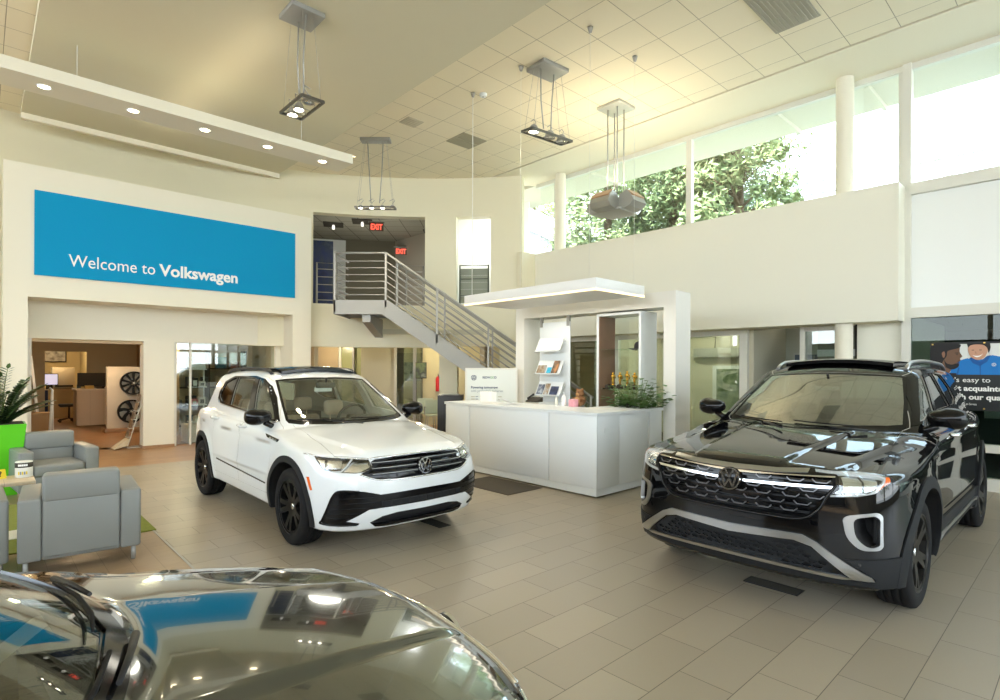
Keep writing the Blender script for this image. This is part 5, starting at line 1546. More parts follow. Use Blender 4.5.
for i in range(90):
    an = random.uniform(0, 6.283); r0 = random.uniform(0, .1); el = random.uniform(.45, 1.4); L_ = random.uniform(.28, .60)
    e = Vector((math.cos(an)*math.cos(el), math.sin(an)*math.cos(el), math.sin(el)))*L_*Vector((1, 1, 1)).length/1.73
    p = Vector((math.cos(an)*r0, math.sin(an)*r0, .95))
    if i % 2 == 0: stm.tube([p, p+e*.5+Vector((0, 0, .03)), p+e], .004, 5)
    for j in range(5):
        t = .45+.14*j; q = p+e*t; dd = Vector((math.cos(an+(j % 2*2-1)*1.1), math.sin(an+(j % 2*2-1)*1.1), random.uniform(-.2, .4)))
        leaf_bm(bl, q, dd, Vector((0, 0, 1)), random.uniform(.09, .13), .040)
bl.build('leaves', mat('mid_green_leaves', (.07, .17, .035), .45, noise=(9, .35)), pl); stm.build('stems', mat('green_stems', (.12, .18, .05), .6), pl)

# things on the desk
def on_desk(nm, lab, cat, a, b_, rz=0.0, group=None): return rthing(nm, lab, cat, a, b_, 1.10, rz, group)
t = on_desk('hand_sanitizer', 'white pump bottle of hand gel on the desk beside the pink box', 'bottle', 6.50, 5.55)
MB().lathe([(0, 0), (.034, 0), (.037, .01), (.037, .12), (.028, .15), (.012, .16), (.012, .18), (0, .18)], 24).build('bottle', mat('white_plastic', (.82, .83, .82), .35), t, smooth=40)
MB().tube([(0, 0, .18), (0, 0, .21), (-.045, .01, .205)], .007, 8).build('pump', M_white, t)
t = on_desk('small_bottle', 'small white bottle left of the pump bottle on the desk', 'bottle', 6.50, 5.70)
MB().lathe([(0, 0), (.024, 0), (.026, .08), (.014, .10), (.014, .125), (0, .125)], 20).build('bottle', mat('cream_plastic', (.75, .74, .66), .4), t, smooth=40)
t = on_desk('tissue_box', 'pink cube box on the desk', 'box', 6.52, 5.38); lbox('box', mat('pink_card', (.78, .36, .42), .6), t, -.05, .05, -.055, .055, 0, .11, .004)
lbox('slot', M_white, t, -.03, .03, -.015, .015, .109, .113)
t = on_desk('plush_bear', 'brown and orange plush toy sitting behind the pink box', 'soft toy', 6.72, 5.42)
MP = mat('brown_plush', (.25, .12, .05), .95, bump=(120, .8, .01)); MP2 = mat('tan_plush', (.50, .28, .12), .95, bump=(120, .8, .01))
def ball(b, c, r, sc=(1, 1, 1)):
    n0 = len(b.bm.verts); rr = bmesh.ops.create_uvsphere(b.bm, u_segments=20, v_segments=12, radius=r)
    for v in rr['verts']: v.co = Vector((v.co.x*sc[0]+c[0], v.co.y*sc[1]+c[1], v.co.z*sc[2]+c[2]))
    for f in {f for v in rr['verts'] for f in v.link_faces}: f.smooth = True
b = MB(); ball(b, (0, 0, .08), .085, (1, 1.1, 1)); ball(b, (0, 0, .19), .065); 
for s in (-1, 1): ball(b, (0, s*.05, .245), .022); ball(b, (-.03, s*.085, .10), .03, (1.6, 1, 1)); ball(b, (-.08, s*.06, .03), .034, (1.5, 1, 1))
b.build('body', MP, t); b = MB(); ball(b, (-.055, 0, .175), .030); ball(b, (-.05, 0, .08), .06, (.8, 1, 1)); b.build('muzzle', MP2, t)
for s in (-1, 1): b = MB(); ball(b, (-.058, s*.024, .205), .008); b.build('eye', M_dgap, t)
t = on_desk('card_holder', 'white card box at the left end of the desk', 'box', 6.30, 7.05); lbox('box', mat('white_card', (.86, .86, .83), .6), t, -.05, .05, -.15, .15, 0, .17, .003); lbox('lid', mat('white_card', (.86, .86, .83), .6), t, -.052, .052, -.152, .152, .125, .173)
def paper(lab, a, b_, rz, w=.21, l=.30, curl=.05, m='white_paper'):
    t = on_desk('paper_sheet', lab, 'paper', a, b_, rz)
    V = []; n = 6
    for i in range(n+1):
        for j in range(2): V.append((w*(j-.5), l*(i/n-.5), .004+curl*(i/n)**2))
    F = [(2*i, 2*i+1, 2*i+3, 2*i+2) for i in range(n)]; P = np.array(V)
    V2, F2 = slab(P, F, np.tile([0, 0, -.003], (len(P), 1))); link('sheet', mesh_from(V2, F2), MATS[m], t)
paper('curled white paper lying on the left part of the desk', 6.15, 6.35, 1.2, .25, .34, .09)
paper('flat cream paper left of the curled sheet on the desk', 6.1, 6.72, .3, .22, .30, .01)
paper('flat sheet on the desk near the right corner', 6.45, 4.85, .5, .22, .30, .0)
t = on_desk('stapler', 'black stapler at the right end of the desk', 'stapler', 7.0, 4.75, .6)
lbox('base', M_dgap, t, -.10, .10, -.02, .02, 0, .012, .004); b = MB(); b.box(-.10, .08, -.018, .018, .02, .05, .01); b.xform(Matrix.Rotation(-.12, 4, 'Y')); b.build('arm', M_dgap, t, smooth=40)
t = on_desk('desk_telephone', 'black telephone on the desk beside the literature panel', 'telephone', 6.9, 6.55, .2)
b = MB(); b.hexa([(-.1, -.11, 0), (.1, -.11, 0), (.1, .11, 0), (-.1, .11, 0), (-.1, -.11, .02), (.1, -.11, .08), (.1, .11, .08), (-.1, .11, .02)]); b.build('base', M_dgap, t)
MB().tube([(-.08, .07, .06), (0, .075, .09), (.09, .07, .12)], [.022, .014, .022], 10).build('handset', MATS['black_plastic'], t)

# free-standing sign between the desk and the stairs
sgn = thing('standing_sign', 'pale framed board about old batteries standing behind the desk', 'sign', (-.625, 10.4, 0))
lbox('board', mat('pale_grey_board', (.70, .73, .68), .45), sgn, 0, .93, 0, .03, .6, 1.655)
for x0, x1, z0, z1 in ((-.02, .95, 1.64, 1.67), (-.02, .95, .58, .61), (-.02, .01, .6, 1.65), (.92, .95, .6, 1.65)): lbox('frame', M_alu, sgn, x0, x1, -.012, .036, z0, z1)
for x in (.1, .83): lbox('leg', M_grey, sgn, x-.02, x+.02, .03, .07, 0, .62); lbox('foot', M_grey, sgn, x-.03, x+.03, -.2, .25, 0, .02)
M_navy = mat('navy_print', (.03, .05, .13), .6); M_gr = mat('green_print', (.12, .35, .08), .6); M_gp = mat('grey_print', (.25, .29, .33), .6)
bd = vw_badge(.05, .004); bd.transform(Matrix.Translation((.14, -.005, 1.49)) @ Matrix.Rotation(-math.pi/2, 4, 'Z')); link('badge', bd, M_navy, sgn)
letters(sgn, 'lettering', 'REDW', .30, 1.475, .058, M_navy, .001, -.003, width=.14); letters(sgn, 'lettering', 'OO', .445, 1.475, .058, M_gr, .001, -.003, width=.07); letters(sgn, 'lettering', 'D', .52, 1.475, .058, M_navy, .001, -.003)
letters(sgn, 'lettering', 'Powering tomorrow', .085, 1.29, .062, M_navy, .0015, -.003, width=.50)
letters(sgn, 'lettering', "with yesterday's batteries", .085, 1.225, .062, M_gp, 0, -.003, width=.60)
for i in range(2):
    for j in range(7): lbox('print_line', mat('sand_print', (.45, .43, .32), .6) if j % 3 == 0 else M_gp, sgn, .09+.083*j, .09+.083*j+.07-(.02 if j % 2 else 0), -.003, -.001, 1.13-.045*i, 1.145-.045*i)

# black cabinet behind the desk
cb = thing('printer_cabinet', 'black cabinet with grey drawer fronts against the white wall behind the desk', 'cabinet', (-1.36, 12.2, 0))
lbox('body', mat('black_cabinet', (.022, .023, .026), .4), cb, 0, .54, 0, .5, 0, 1.07, .008)
for i, z in enumerate((.15, .42, .69)): lbox('drawer', mat('dark_grey_front', (.07, .07, .075), .5), cb, .28, .52, -.012, 0, z, z+.22, .004)
lbox('tray', M_grey, cb, .1, .45, .08, .4, 1.07, 1.09)
# floor mat at the desk, floor grilles under the cars
mt = rthing('floor_mat', 'dark brown floor mat in front of the reception desk', 'mat', 5.42, 5.85)
lbox('mat', mat('brown_mat', (.065, .055, .042), .95, bump=(300, .5, .003)), mt, -.33, .34, -.55, .55, 0, .008)
for (a, b_, lab) in ((3.60, 4.90, 'black floor grille in front of the white suv'), (4.50, 1.72, 'black floor grille under the nose of the black suv')):
    g = rthing('floor_grille', lab, 'floor grille', a, b_); lbox('grille', mat('black_grille', (.012, .012, .012), .5), g, -.075, .075, -.20, .20, 0, .006)
    for j in range(7): lbox('slot', M_dgap, g, -.06+.018*j, -.052+.018*j, -.19, .19, .006, .008)
# ================================================================= lounge by the grey car
M_leather = mat('grey_leather_sofa', (.225, .235, .225), .42, bump=(70, .12, .004), noise=(3, .06))
def armchair(a, b_, rz, label):
    """local -y is the front; width along x"""
    t = rthing('armchair', label, 'armchair', a, b_, 0, rz)
    def cushion(nm, x0, x1, y0, y1, z0, z1, bev, M_=None):
        bb = MB(); bb.box(x0, x1, y0, y1, z0, z1, bev, seg=3)
        if M_ is not None: bb.xform(M_)
        return bb.build(nm, M_leather, t, smooth=50)
    wd = .41
    cushion('armrest', -wd, -wd+.15, -.40, .38, .12, .62, .022); cushion('armrest', wd-.15, wd, -.40, .38, .12, .62, .022)
    cushion('base', -wd+.15, wd-.15, -.38, .36, .12, .30, .01)
    cushion('seat_cushion', -wd+.152, wd-.152, -.41, .24, .30, .44, .03)
    cushion('backrest', -wd+.152, wd-.152, .20, .38, .14, .60, .018)
    cushion('head_cushion', -wd+.152, wd-.152, .17, .385, .58, .80, .028)
    for x in (-wd+.05, wd-.05):
        for y in (-.34, .32): MB().tube([(x, y, .125), (x, y, 0)], .018, 12).build('leg', M_steel, t)
    return t
armchair(.66, 6.10, math.pi-.08, 'grey leather armchair seen from behind, nearest the grey car')
armchair(.72, 9.35, .10, 'grey leather armchair facing the camera beside the green planter')
armchair(-.24, 6.22, math.pi+.02, 'grey leather armchair cut off at the left edge of the photo')
# side table
st = rthing('side_table', 'low pale wood side table between the grey armchairs', 'table', .18, 7.28)
lbox('top', plank_mat('pale_wood_top', (.62, .50, .34), (.66, .54, .37), .5, 2, .4), st, -.34, .23, -.24, .24, .53, .565, .006)
lbox('leg', mat('pale_table_leg', (.66, .62, .52), .4), st, -.10, -.02, -.06, .06, .02, .53, .004); lbox('foot', M_alu, st, -.24, .12, -.18, .18, 0, .02, .004)
t = rthing('tin_can', 'white tin with a black band on the side table', 'tin', .335, 7.36, .565)
MB().lathe([(0, 0), (.068, 0), (.070, .006), (.070, .15), (.066, .155), (.066, .152), (0, .152)], 32).build('can', mat('white_tin', (.72, .72, .66), .35), t, smooth=40)
MB().lathe([(.0705, .098), (.0712, .098), (.0712, .146), (.0705, .146)], 32).build('band', M_dgap, t)
for i in range(5):
    q = -2.2+.22*i; MB().box(-.007, .007, -.001, .001, 0, .02).xform(Matrix.Translation((.0716*math.cos(q), .0716*math.sin(q), .112)) @ Matrix.Rotation(q+math.pi/2, 4, 'Z')).build('letter_mark', M_tx, t)
    MB().box(-.006, .006, -.001, .001, 0, .03).xform(Matrix.Translation((.0712*math.cos(q), .0712*math.sin(q), .03)) @ Matrix.Rotation(q+math.pi/2, 4, 'Z')).build('label_mark', M_gp if i % 2 else mat('yellow_print', (.75, .55, .03), .5), t)
t = rthing('table_card', 'bright yellow card standing on the side table', 'card', .12, 7.36, .565, .35)
b = MB(); b.hexa([(-.08, -.03, 0), (.08, -.03, 0), (.08, -.027, 0), (-.08, -.027, 0), (-.08, 0, .09), (.08, 0, .09), (.08, .003, .09), (-.08, .003, .09)])
b.hexa([(-.08, .033, 0), (.08, .033, 0), (.08, .03, 0), (-.08, .03, 0), (-.08, .003, .09), (.08, .003, .09), (.08, 0, .09), (-.08, 0, .09)])
b.build('card', mat('yellow_card', (.78, .60, .02), .5), t)
letters(t, 'lettering', '?', .02, .025, .07, M_dgap, .002, y=-.024)
# rug
rg = rthing('rug', 'olive green rug under the lounge armchairs', 'rug', .35, 7.3)
lbox('pile', mat('olive_rug', (.17, .20, .035), .95, bump=(400, .6, .004), noise=(25, .2)), rg, -1.3, .985, -.72, 1.6, 0, .012, .004)
# planter with arching feathery fronds
random.seed(11)
pp = rthing('potted_plant', 'dark green arching plant in a tall lime green planter behind the armchair', 'plant', .20, 9.78)
M_lime = mat('lime_green_planter', (.12, .62, .015), .35)
b = MB(); b.hexa([(-.17, -.17, 0), (.17, -.17, 0), (.17, .17, 0), (-.17, .17, 0), (-.26, -.26, .92), (.26, -.26, .92), (.26, .26, .92), (-.26, .26, .92)])
o = b.build('pot', M_lime, pp); lbox('soil', M_dgap, pp, -.235, .235, -.235, .235, .89, .925)
bl = MB(); stm = MB()
for (an, L_, el) in ((.35, .62, .62), (2.6, .85, 1.0), (.7, .8, 1.2), (5.6, .7, 1.25), (0.1, .75, 1.05), (4.7, .85, 1.3), (3.6, .8, 1.05), (1.9, .95, 1.15), (3.3, .7, .9), (4.5, .75, .7), (5.4, .65, .85), (.9, .7, .8), (2.2, .6, .5), (3.9, .9, 1.2), (5.9, .55, .6), (1.3, 1.0, 1.3), (3.0, 1.0, 1.25), (-.3, .55, .75), (4.9, .6, 1.1), (2.9, .9, .75), (1.6, .8, .9), (4.2, .5, .5)):
    pts = []
    for i in range(9):
        t_ = i/8; pts.append(Vector((math.cos(an)*(.06+L_*t_*math.cos(el)*(.6+.4*t_)), math.sin(an)*(.06+L_*t_*math.cos(el)*(.6+.4*t_)), .91+L_*math.sin(el)*t_*(1-.25*t_))))
    stm.tube(pts, [.011*(1-.7*i/8) for i in range(9)], 6)
    for i in range(1, 9):
        d = (pts[i]-pts[i-1]).normalized()
        for kk in (0, .5):
            q = pts[i-1].lerp(pts[i], kk+.25); s_ = d.cross(Vector((0, 0, 1))).normalized()
            for s in (-1, 1): leaf_bm(bl, q, (d*.55+s_*s+Vector((0, 0, .2))), Vector((0, 0, 1)), random.uniform(.09, .12), .034)
    leaf_bm(bl, pts[-1], d, Vector((0, 0, 1)), .11, .026)
bl.build('leaves', mat('deep_green_leaves', (.035, .075, .02), .3, noise=(9, .3)), pp); stm.build('stems', mat('green_stems', (.12, .18, .05), .6), pp)

# ================================================================= parts shop behind the left openings
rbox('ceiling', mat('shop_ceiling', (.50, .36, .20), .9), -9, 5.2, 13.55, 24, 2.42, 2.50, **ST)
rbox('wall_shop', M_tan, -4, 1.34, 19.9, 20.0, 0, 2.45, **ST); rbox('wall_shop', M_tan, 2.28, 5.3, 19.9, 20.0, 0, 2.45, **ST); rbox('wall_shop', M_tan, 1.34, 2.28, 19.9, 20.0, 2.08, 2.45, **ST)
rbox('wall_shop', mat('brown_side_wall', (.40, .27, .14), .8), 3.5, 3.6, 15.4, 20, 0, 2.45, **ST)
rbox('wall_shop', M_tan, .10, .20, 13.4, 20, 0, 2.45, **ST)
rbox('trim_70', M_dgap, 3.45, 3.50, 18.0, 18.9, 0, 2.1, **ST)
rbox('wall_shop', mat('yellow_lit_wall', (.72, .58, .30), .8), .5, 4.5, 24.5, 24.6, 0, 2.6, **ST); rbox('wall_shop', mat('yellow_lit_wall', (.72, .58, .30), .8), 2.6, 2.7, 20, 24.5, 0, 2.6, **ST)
frame_bar(80, .63, .70, 13.22, 13.30, 0, 2.18)
rbox('trim_82', mat('beige_header', (.62, .48, .30), .7), .63, 2.44, 13.3, 13.5, 2.12, 2.18, **ST)
# wheel display
wd_ = rthing('wheel_display', 'white panel on a wood foot showing two black alloy wheels', 'display stand', 2.36, 17.0)
lbox('panel', mat('pale_display_board', (.66, .62, .54), .5), wd_, 0, 1.05, 0, .22, .10, 1.66, .006); lbox('foot', MATS['oak_skirting'], wd_, -.06, 1.10, -.16, .40, 0, .10, .004)
def alloy(x, z, lab, twist, hub):
    t = rthing('alloy_wheel', lab, 'alloy wheel', 2.36+x, 16.99, z, 0)
    R = .295; out = [(R*math.cos(2*math.pi*k/48), R*math.sin(2*math.pi*k/48)) for k in range(48)]; holes = []
    for k in range(10 if hub else 6):
        N = 10 if hub else 6; a = 2*math.pi*k/N; w_ = .62*math.pi/N
        def pl_(r, q): return (r*math.cos(q), r*math.sin(q))
        holes.append([pl_(.09, a-w_*.5), pl_(.17, a-w_*.9+twist*.5), pl_(.255, a-w_+twist), pl_(.262, a+twist), pl_(.255, a+w_+twist), pl_(.17, a+w_*.9+twist*.5), pl_(.09, a+w_*.5)])
    me = plate(out, holes, -.10, -.05, 'y', .06); rim = MB().lathe([(R, -.115), (R+.006, -.10), (R, .0), (R-.02, .0), (R-.02, -.11), (R, -.115)], 48, 'y').mesh()
    link('rim', join_meshes([me, rim]), CM['alu_black'], t)
    MB().lathe([(0, -.12), (.028, -.118), (.03, -.09), (0, -.09)], 20, 'y').build('cap', M_steel, t, smooth=40)
    for k in range(5): MB().lathe([(0, -.108), (.008, -.107), (.008, -.09), (0, -.09)], 8, 'y', (.05*math.cos(1.257*k), 0, .05*math.sin(1.257*k))).build('bolt', M_steel, t)
alloy(.55, 1.24, 'upper black alloy wheel with many thin spokes on the white panel', 0, True)
alloy(.50, .52, 'lower black alloy wheel with twisted broad spokes on the white panel', .35, False)
# leaning literature rack
rk = rthing('brochure_rack', 'narrow leaning silver rack full of brown brochures by the white pillar', 'brochure rack', 2.18, 13.62, 0, -1.5)
rk.scale = (.75, .75, .75)
b = MB()
for x in (-.02, .30): b.tube([(x, .0, .02), (x+.02, .42, 1.55)], .014, 8); b.tube([(x, .02, .02), (x, .55, .02)], .012, 8)
b.tube([(.0, .42, 1.52), (.32, .42, 1.52)], .012, 8); b.build('frame', M_alu, rk)
b = MB(); b.hexa([(-.04, -.30, .01), (.30, -.30, .01), (.30, .05, .10), (-.04, .05, .10), (-.04, -.30, .03), (.30, -.30, .03), (.30, .05, .28), (-.04, .05, .28)]); b.build('base_plate', mat('beige_plate', (.62, .52, .36), .5), rk)
for i in range(5):
    z = .32+.235*i; y = .07+.064*i
    lbox('shelf', M_alu, rk, -.01, .31, y-.05, y+.03, z-.015, z)
    for j in range(2):
        t = rthing('leaflet', 'brown brochures on the leaning silver rack', 'brochure', 2.18, 13.62, 0, -1.5, 'brochures on the leaning rack'); t.scale = (.75, .75, .75)
        x0 = .005+.152*j; b = MB(); b.hexa([(x0, y-.045, z), (x0+.145, y-.045, z), (x0+.145, y-.03, z), (x0, y-.03, z), (x0, y+.0, z+.20), (x0+.145, y+.0, z+.20), (x0+.145, y+.014, z+.20), (x0, y+.014, z+.20)])
        b.build('cover', pic_mat('rack_print_%d' % ((i+j) % 3), [(.06, .035, .02), (.25, .16, .09), (.45, .38, .28)], 7, (1, 1, 1), (i+j) % 3), t)
# counter desk with monitors
ct = rthing('office_counter', 'white office counter in the parts shop behind the opening', 'counter', 1.95, 19.0)
lbox('front', mat('warm_white_panel', (.62, .50, .36), .5), ct, 0, 1.5, 0, .04, .04, 1.0); lbox('side', mat('warm_white_panel', (.62, .50, .36), .5), ct, 0, .04, 0, .7, .04, 1.0); lbox('top', mat('cream_top', (.72, .62, .46), .4), ct, -.03, 1.5, -.03, .75, 1.0, 1.04, .004)
for j in range(4): lbox('groove', M_tan, ct, .3+.3*j, .304+.3*j, -.003, 0, .05, .99)
tv = rthing('monitor', 'wide black monitor seen on the office counter', 'monitor', 2.35, 19.3, 1.04)
lbox('screen', M_dgap, tv, -.35, .85, 0, .05, .06, .44, .006); lbox('stand', M_dgap, tv, .1, .4, -.1, .2, 0, .02); lbox('neck', M_dgap, tv, .22, .28, .03, .06, 0, .15)
MB().tube([(.3, -.08, .03), (.42, -.36, -.2), (.6, -.36, -.22), (.78, -.3, .02)], .010, 6).build('cable', M_dgap, tv)
t = rthing('paper_pile', 'loose papers and small boxes beside the black monitor', 'papers', 2.15, 19.15, 1.04)
lbox('sheets', mat('white_card', (.86, .86, .83), .6), t, .45, .8, -.08, .1, 0, .03); lbox('box', mat('yellow_box', (.65, .42, .10), .5), t, .0, .2, -.05, .08, 0, .09)
# inner office beyond the doorway
ow = rthing('printer', 'beige office printer on a cabinet beyond the shop doorway', 'printer', 1.92, 22.6, 0)
lbox('cabinet', mat('tan_cabinet', (.40, .30, .16), .6), ow, -.45, .35, 0, .5, 0, .95); lbox('body', mat('beige_plastic', (.58, .50, .36), .5), ow, -.22, .36, .02, .5, .95, 1.62, .02); lbox('tray', M_dgap, ow, -.15, .30, -.1, .02, 1.0, 1.06)
t = rthing('desk_screen', 'small glowing white computer screen beyond the shop doorway', 'screen', 1.60, 22.2, .95)
lbox('screen', M_dgap, t, -.22, .22, 0, .04, .12, .48); lbox('display', mat('screen_glow', (.7, .65, .85), .4, emit=(.85, .80, 1.0), es=.35), t, -.20, .20, -.004, 0, .14, .46); lbox('stand', M_dgap, t, -.08, .08, -.05, .1, 0, .12)
t = rthing('blue_cabinet', 'dark blue cabinet under the glowing screen beyond the doorway', 'cabinet', 1.35, 22.2, 0); lbox('body', mat('dark_blue_front', (.02, .04, .12), .5), t, -.28, .22, 0, .6, 0, .95, .005); lbox('top', MATS['cream_top'], t, -.3, .24, -.02, .62, .92, .95)
t = rthing('wall_shelf_clutter', 'framed board with papers on the wall beyond the doorway', 'notice board', 1.9, 24.4, 1.55); lbox('frame', M_dgap, t, -.32, .32, 0, .04, .25, .85); lbox('sheet', pic_mat('pinned_papers', [(.15, .12, .08), (.5, .45, .36), (.7, .66, .55)], 6, (1, 1, 1), 2), t, -.29, .29, -.006, 0, .28, .82)
t = rthing('office_chair', 'black swivel office chair behind the white counter', 'office chair', 1.98, 21.0, 0)
b = MB(); b.box(-.24, .24, -.24, .24, .46, .54, .03); b.build('seat', M_dgap, t, smooth=40); b = MB(); b.box(.20, .26, -.22, .22, .62, 1.12, .025); b.build('backrest', mat('grey_green_fabric', (.10, .13, .13), .9), t, smooth=40)
MB().tube([(0, 0, .1), (0, 0, .46)], .025, 10).build('column', M_dgap, t)
for k_ in range(5):
    q = 1.257*k_; b = MB(); b.tube([(0, 0, .11), (.27*math.cos(q), .27*math.sin(q), .07)], .018, 8); b.build('leg', M_dgap, t)
    b = MB(); ball(b, (.28*math.cos(q), .28*math.sin(q), .035), .035); b.build('castor', M_dgap, t)
# leaning boards left of the doorway
t = rthing('leaning_panel', 'thin white panel leaning on the dark wall at the left of the shop', 'panel', 1.02, 16.6, 0); b = MB(); b.hexa([(0, 0, 0), (.05, 0, 0), (.05, .5, 0), (0, .5, 0), (-.18, 0, 1.9), (-.13, 0, 1.9), (-.13, .5, 1.9), (-.18, .5, 1.9)]); b.build('board', M_white, t)
t = rthing('easel', 'slim white easel leg standing beside the plant in the shop doorway', 'easel', 1.05, 14.6, 0); MB().tube([(0, 0, 0), (.06, .1, 1.18), (.02, .14, 1.22)], .022, 8).build('leg', M_white, t); MB().tube([(.06, .1, 1.1), (.1, .5, 0)], .02, 8).build('strut', M_white, t)
t = rthing('carton', 'plain brown carton on the shop floor at the left', 'box', 1.0, 16.0, 0); lbox('box', mat('brown_carton', (.38, .25, .13), .8), t, -.2, .22, -.2, .2, 0, .62, .004); lbox('lid', mat('brown_carton', (.38, .25, .13), .8), t, -.21, .23, -.21, .21, .58, .64)

# glass shop front at the right of the pillar, with racks behind
rbox('window_61', M_sglass, 3.05, 5.10, 13.30, 13.312, .02, 2.18, **ST)
frame_bar(83, 2.99, 3.05, 13.26, 13.34, 0, 2.18); frame_bar(84, 3.30, 3.335, 13.27, 13.33, 0, 2.18)
rbox('wall_shop', mat('cream_panel_wall', (.60, .52, .36), .8), 3.6, 6.2, 17.2, 17.3, 0, 2.45, **ST)
rbox('wall_shop', mat('cream_panel_wall', (.60, .52, .36), .8), 5.95, 6.05, 13.0, 17.2, 0, 2.45, **ST)
def rack(a, b_, lab):
    t = rthing('merchandise_rack', lab, 'display rack', a, b_)
    lbox('plinth', mat('pale_plinth', (.62, .54, .46), .5), t, -.26, .5, -.3, .26, 0, .38, .004)
    for x in (-.14, .14): lbox('post', M_white, t, x-.012, x+.012, -.01, .01, .38, 1.70)
    for z in (.42, .80, 1.20, 1.60): lbox('shelf', M_white, t, -.17, .17, -.14, .14, z, z+.022)
    lbox('header', M_white, t, -.17, .17, -.015, .015, 1.60, 1.76)
    return t
rack(3.62, 13.95, 'white merchandise tower rack behind the shop glass')
for (z, i, m_, dx, h, lab) in ((.822, 0, 'pink_pack', -.08, .12, 'pink pack on the third shelf of the white tower rack'), (.822, 1, 'white_pack', .08, .16, 'white pack on the third shelf of the white tower rack'), (1.222, 2, 'black_pack', -.07, .2, 'black pack on the second shelf of the white tower rack'), (1.222, 3, 'white_pack', .08, .12, 'white pack on the second shelf of the white tower rack'), (.442, 4, 'white_pack', .0, .12, 'white pack on the lowest shelf of the white tower rack'), (.96, 5, 'pink_pack', .0, .0, '')):
    if not lab: continue
    c_ = {'pink_pack': (.62, .16, .22), 'white_pack': (.72, .70, .66), 'black_pack': (.03, .03, .03)}[m_]
    t = rthing('pack', lab, 'box', 3.62+dx, 13.93, z); lbox('box', mat(m_, c_, .5), t, -.065, .065, -.09, .09, 0, h, .004); lbox('tag', M_dgap if i % 2 else M_white, t, -.04, .04, -.093, -.09, .02, h*.7)
sh = rthing('shop_shelving', 'dark shelving with mixed goods at the back of the glazed shop', 'shelving', 3.55, 16.2)
for z in (.1, .6, 1.1, 1.6): lbox('shelf', M_dgap, sh, 0, 1.9, 0, .4, z, z+.03)
for x in (0, .94, 1.88): lbox('upright', M_dgap, sh, x, x+.03, 0, .4, 0, 2.1)
random.seed(7)
for zi, z in enumerate((.13, .63, 1.13, 1.63)):
    for j in range(5):
        w_ = random.uniform(.14, .26); h_ = random.uniform(.15, .36); x = .08+.36*j
        col = random.choice([(.03, .04, .05), (.10, .11, .12), (.02, .09, .16), (.30, .26, .2), (.16, .05, .03)])
        t = rthing('boxed_goods', 'dim boxed goods on the dark shelving behind the shop glass', 'box', 3.55+x, 16.35, z, 0, 'boxed goods on the dark shelving')
        lbox('box', mat('goods_%d_%d' % (zi, j), col, .6), t, 0, w_, -.1, .12, 0, h_, .004)

# ================================================================= pendant lamps
M_halo = mat('halogen_glow', (1, .95, .85), .4, emit=(1, .90, .70), es=14)
M_dst = mat('dark_steel', (.16, .155, .14), .35, .9)
def pendant(label, a, b_, zc, drop, rz, cx, cy, L_, wd, heads, tilt=0.0, on=None, pw=40, hs=1.0):
    t = rthing('pendant_lamp', label, 'pendant lamp', a, b_, zc, rz)
    lbox('canopy', M_grey, t, -cx, cx, -cy, cy, -.06, 0, .004)
    for x, y in ((-cx*.55, 0), (cx*.5, 0)): MB().tube([(x, y, -.06), (x*.8, y+.02, -drop*.5), (x*.55, y, -drop+.10)], .010, 6).build('cable', M_steel, t)
    for x, y in ((-L_*.45, -wd*.4), (L_*.45, -wd*.4), (-L_*.45, wd*.4), (L_*.45, wd*.4)): MB().tube([(x*.6, y*.6, -.06), (x, y, -drop+.03)], .0025, 5).build('wire', M_steel, t)
    R_ = Matrix.Translation((0, 0, -drop)) @ Matrix.Rotation(tilt, 4, 'X')
    b = MB()
    for s in (-1, 1): b.box(-L_/2, L_/2, s*wd/2-.012, s*wd/2+.012, -.015, .015); b.box(s*L_/2-.012, s*L_/2+.012, -wd/2, wd/2, -.015, .015)
    b.xform(R_); fr_ = b.build('frame', M_dst, t)
    n = len(heads)
    for i, (hx, lit) in enumerate(heads):
        b = MB(); b.lathe([(r_*hs, z_*hs) for r_, z_ in ((.035, .10), (.06, .07), (.085, .0), (.088, -.012), (.08, -.012), (.075, 0), (.03, .07), (0, .08))], 22, 'z', (hx, 0, 0))
        for s in (-1, 1): b.tube([(hx-.07, s*wd/2, 0), (hx-.03, s*.05, .02)], .006, 5); b.tube([(hx+.07, s*wd/2, 0), (hx+.03, s*.05, .02)], .006, 5)
        b.tube([(hx, .0, .09), (hx+.05, .02, .16), (hx+.02, .04, .20), (hx-.06, .0, .14)], .006, 6)
        b.xform(R_); hd = b.build('lamp_head', M_steel, t)
        MB().lathe([(0, -.006), (.060*hs, -.006), (.060*hs, 0), (0, 0)], 20, 'z', (hx, 0, 0)).xform(R_).build('bulb', M_halo if lit else CM['bulb'], hd)
        if lit and pw:
            ld = bpy.data.lights.new('halogen', 'SPOT'); ld.energy = pw; ld.color = (1, .86, .64); ld.spot_size = 2.2; ld.spot_blend = .6; ld.shadow_soft_size = .06
            lo = bpy.data.objects.new('halogen', ld); COL.objects.link(lo); lo.parent = t; lo.matrix_local = R_ @ Matrix.Translation((hx, 0, -.03))
pendant('square pendant lamp with two lit bulbs on a grey square canopy at the top left', 2.97, 6.88, 6.13, 1.18, math.pi/2, .21, .21, .66, .28, ((.08, True), (.28, True), (-.2, False)), 0, pw=45, hs=.85)
pendant('slim pendant lamp with a row of glowing bulbs before the balcony opening', 5.87, 10.02, 6.30, 1.40, -.75, .30, .10, .80, .17, ((-.30, True), (-.08, True), (.14, True), (.34, False)), 0, pw=25, hs=.62)
pendant('angular pendant lamp with one lit bulb under a thick canopy in the ceiling centre', 6.41, 5.83, 6.30, 1.05, -.10, .26, .20, .82, .26, ((-.28, True), (.05, False), (.30, False)), .1, pw=25)
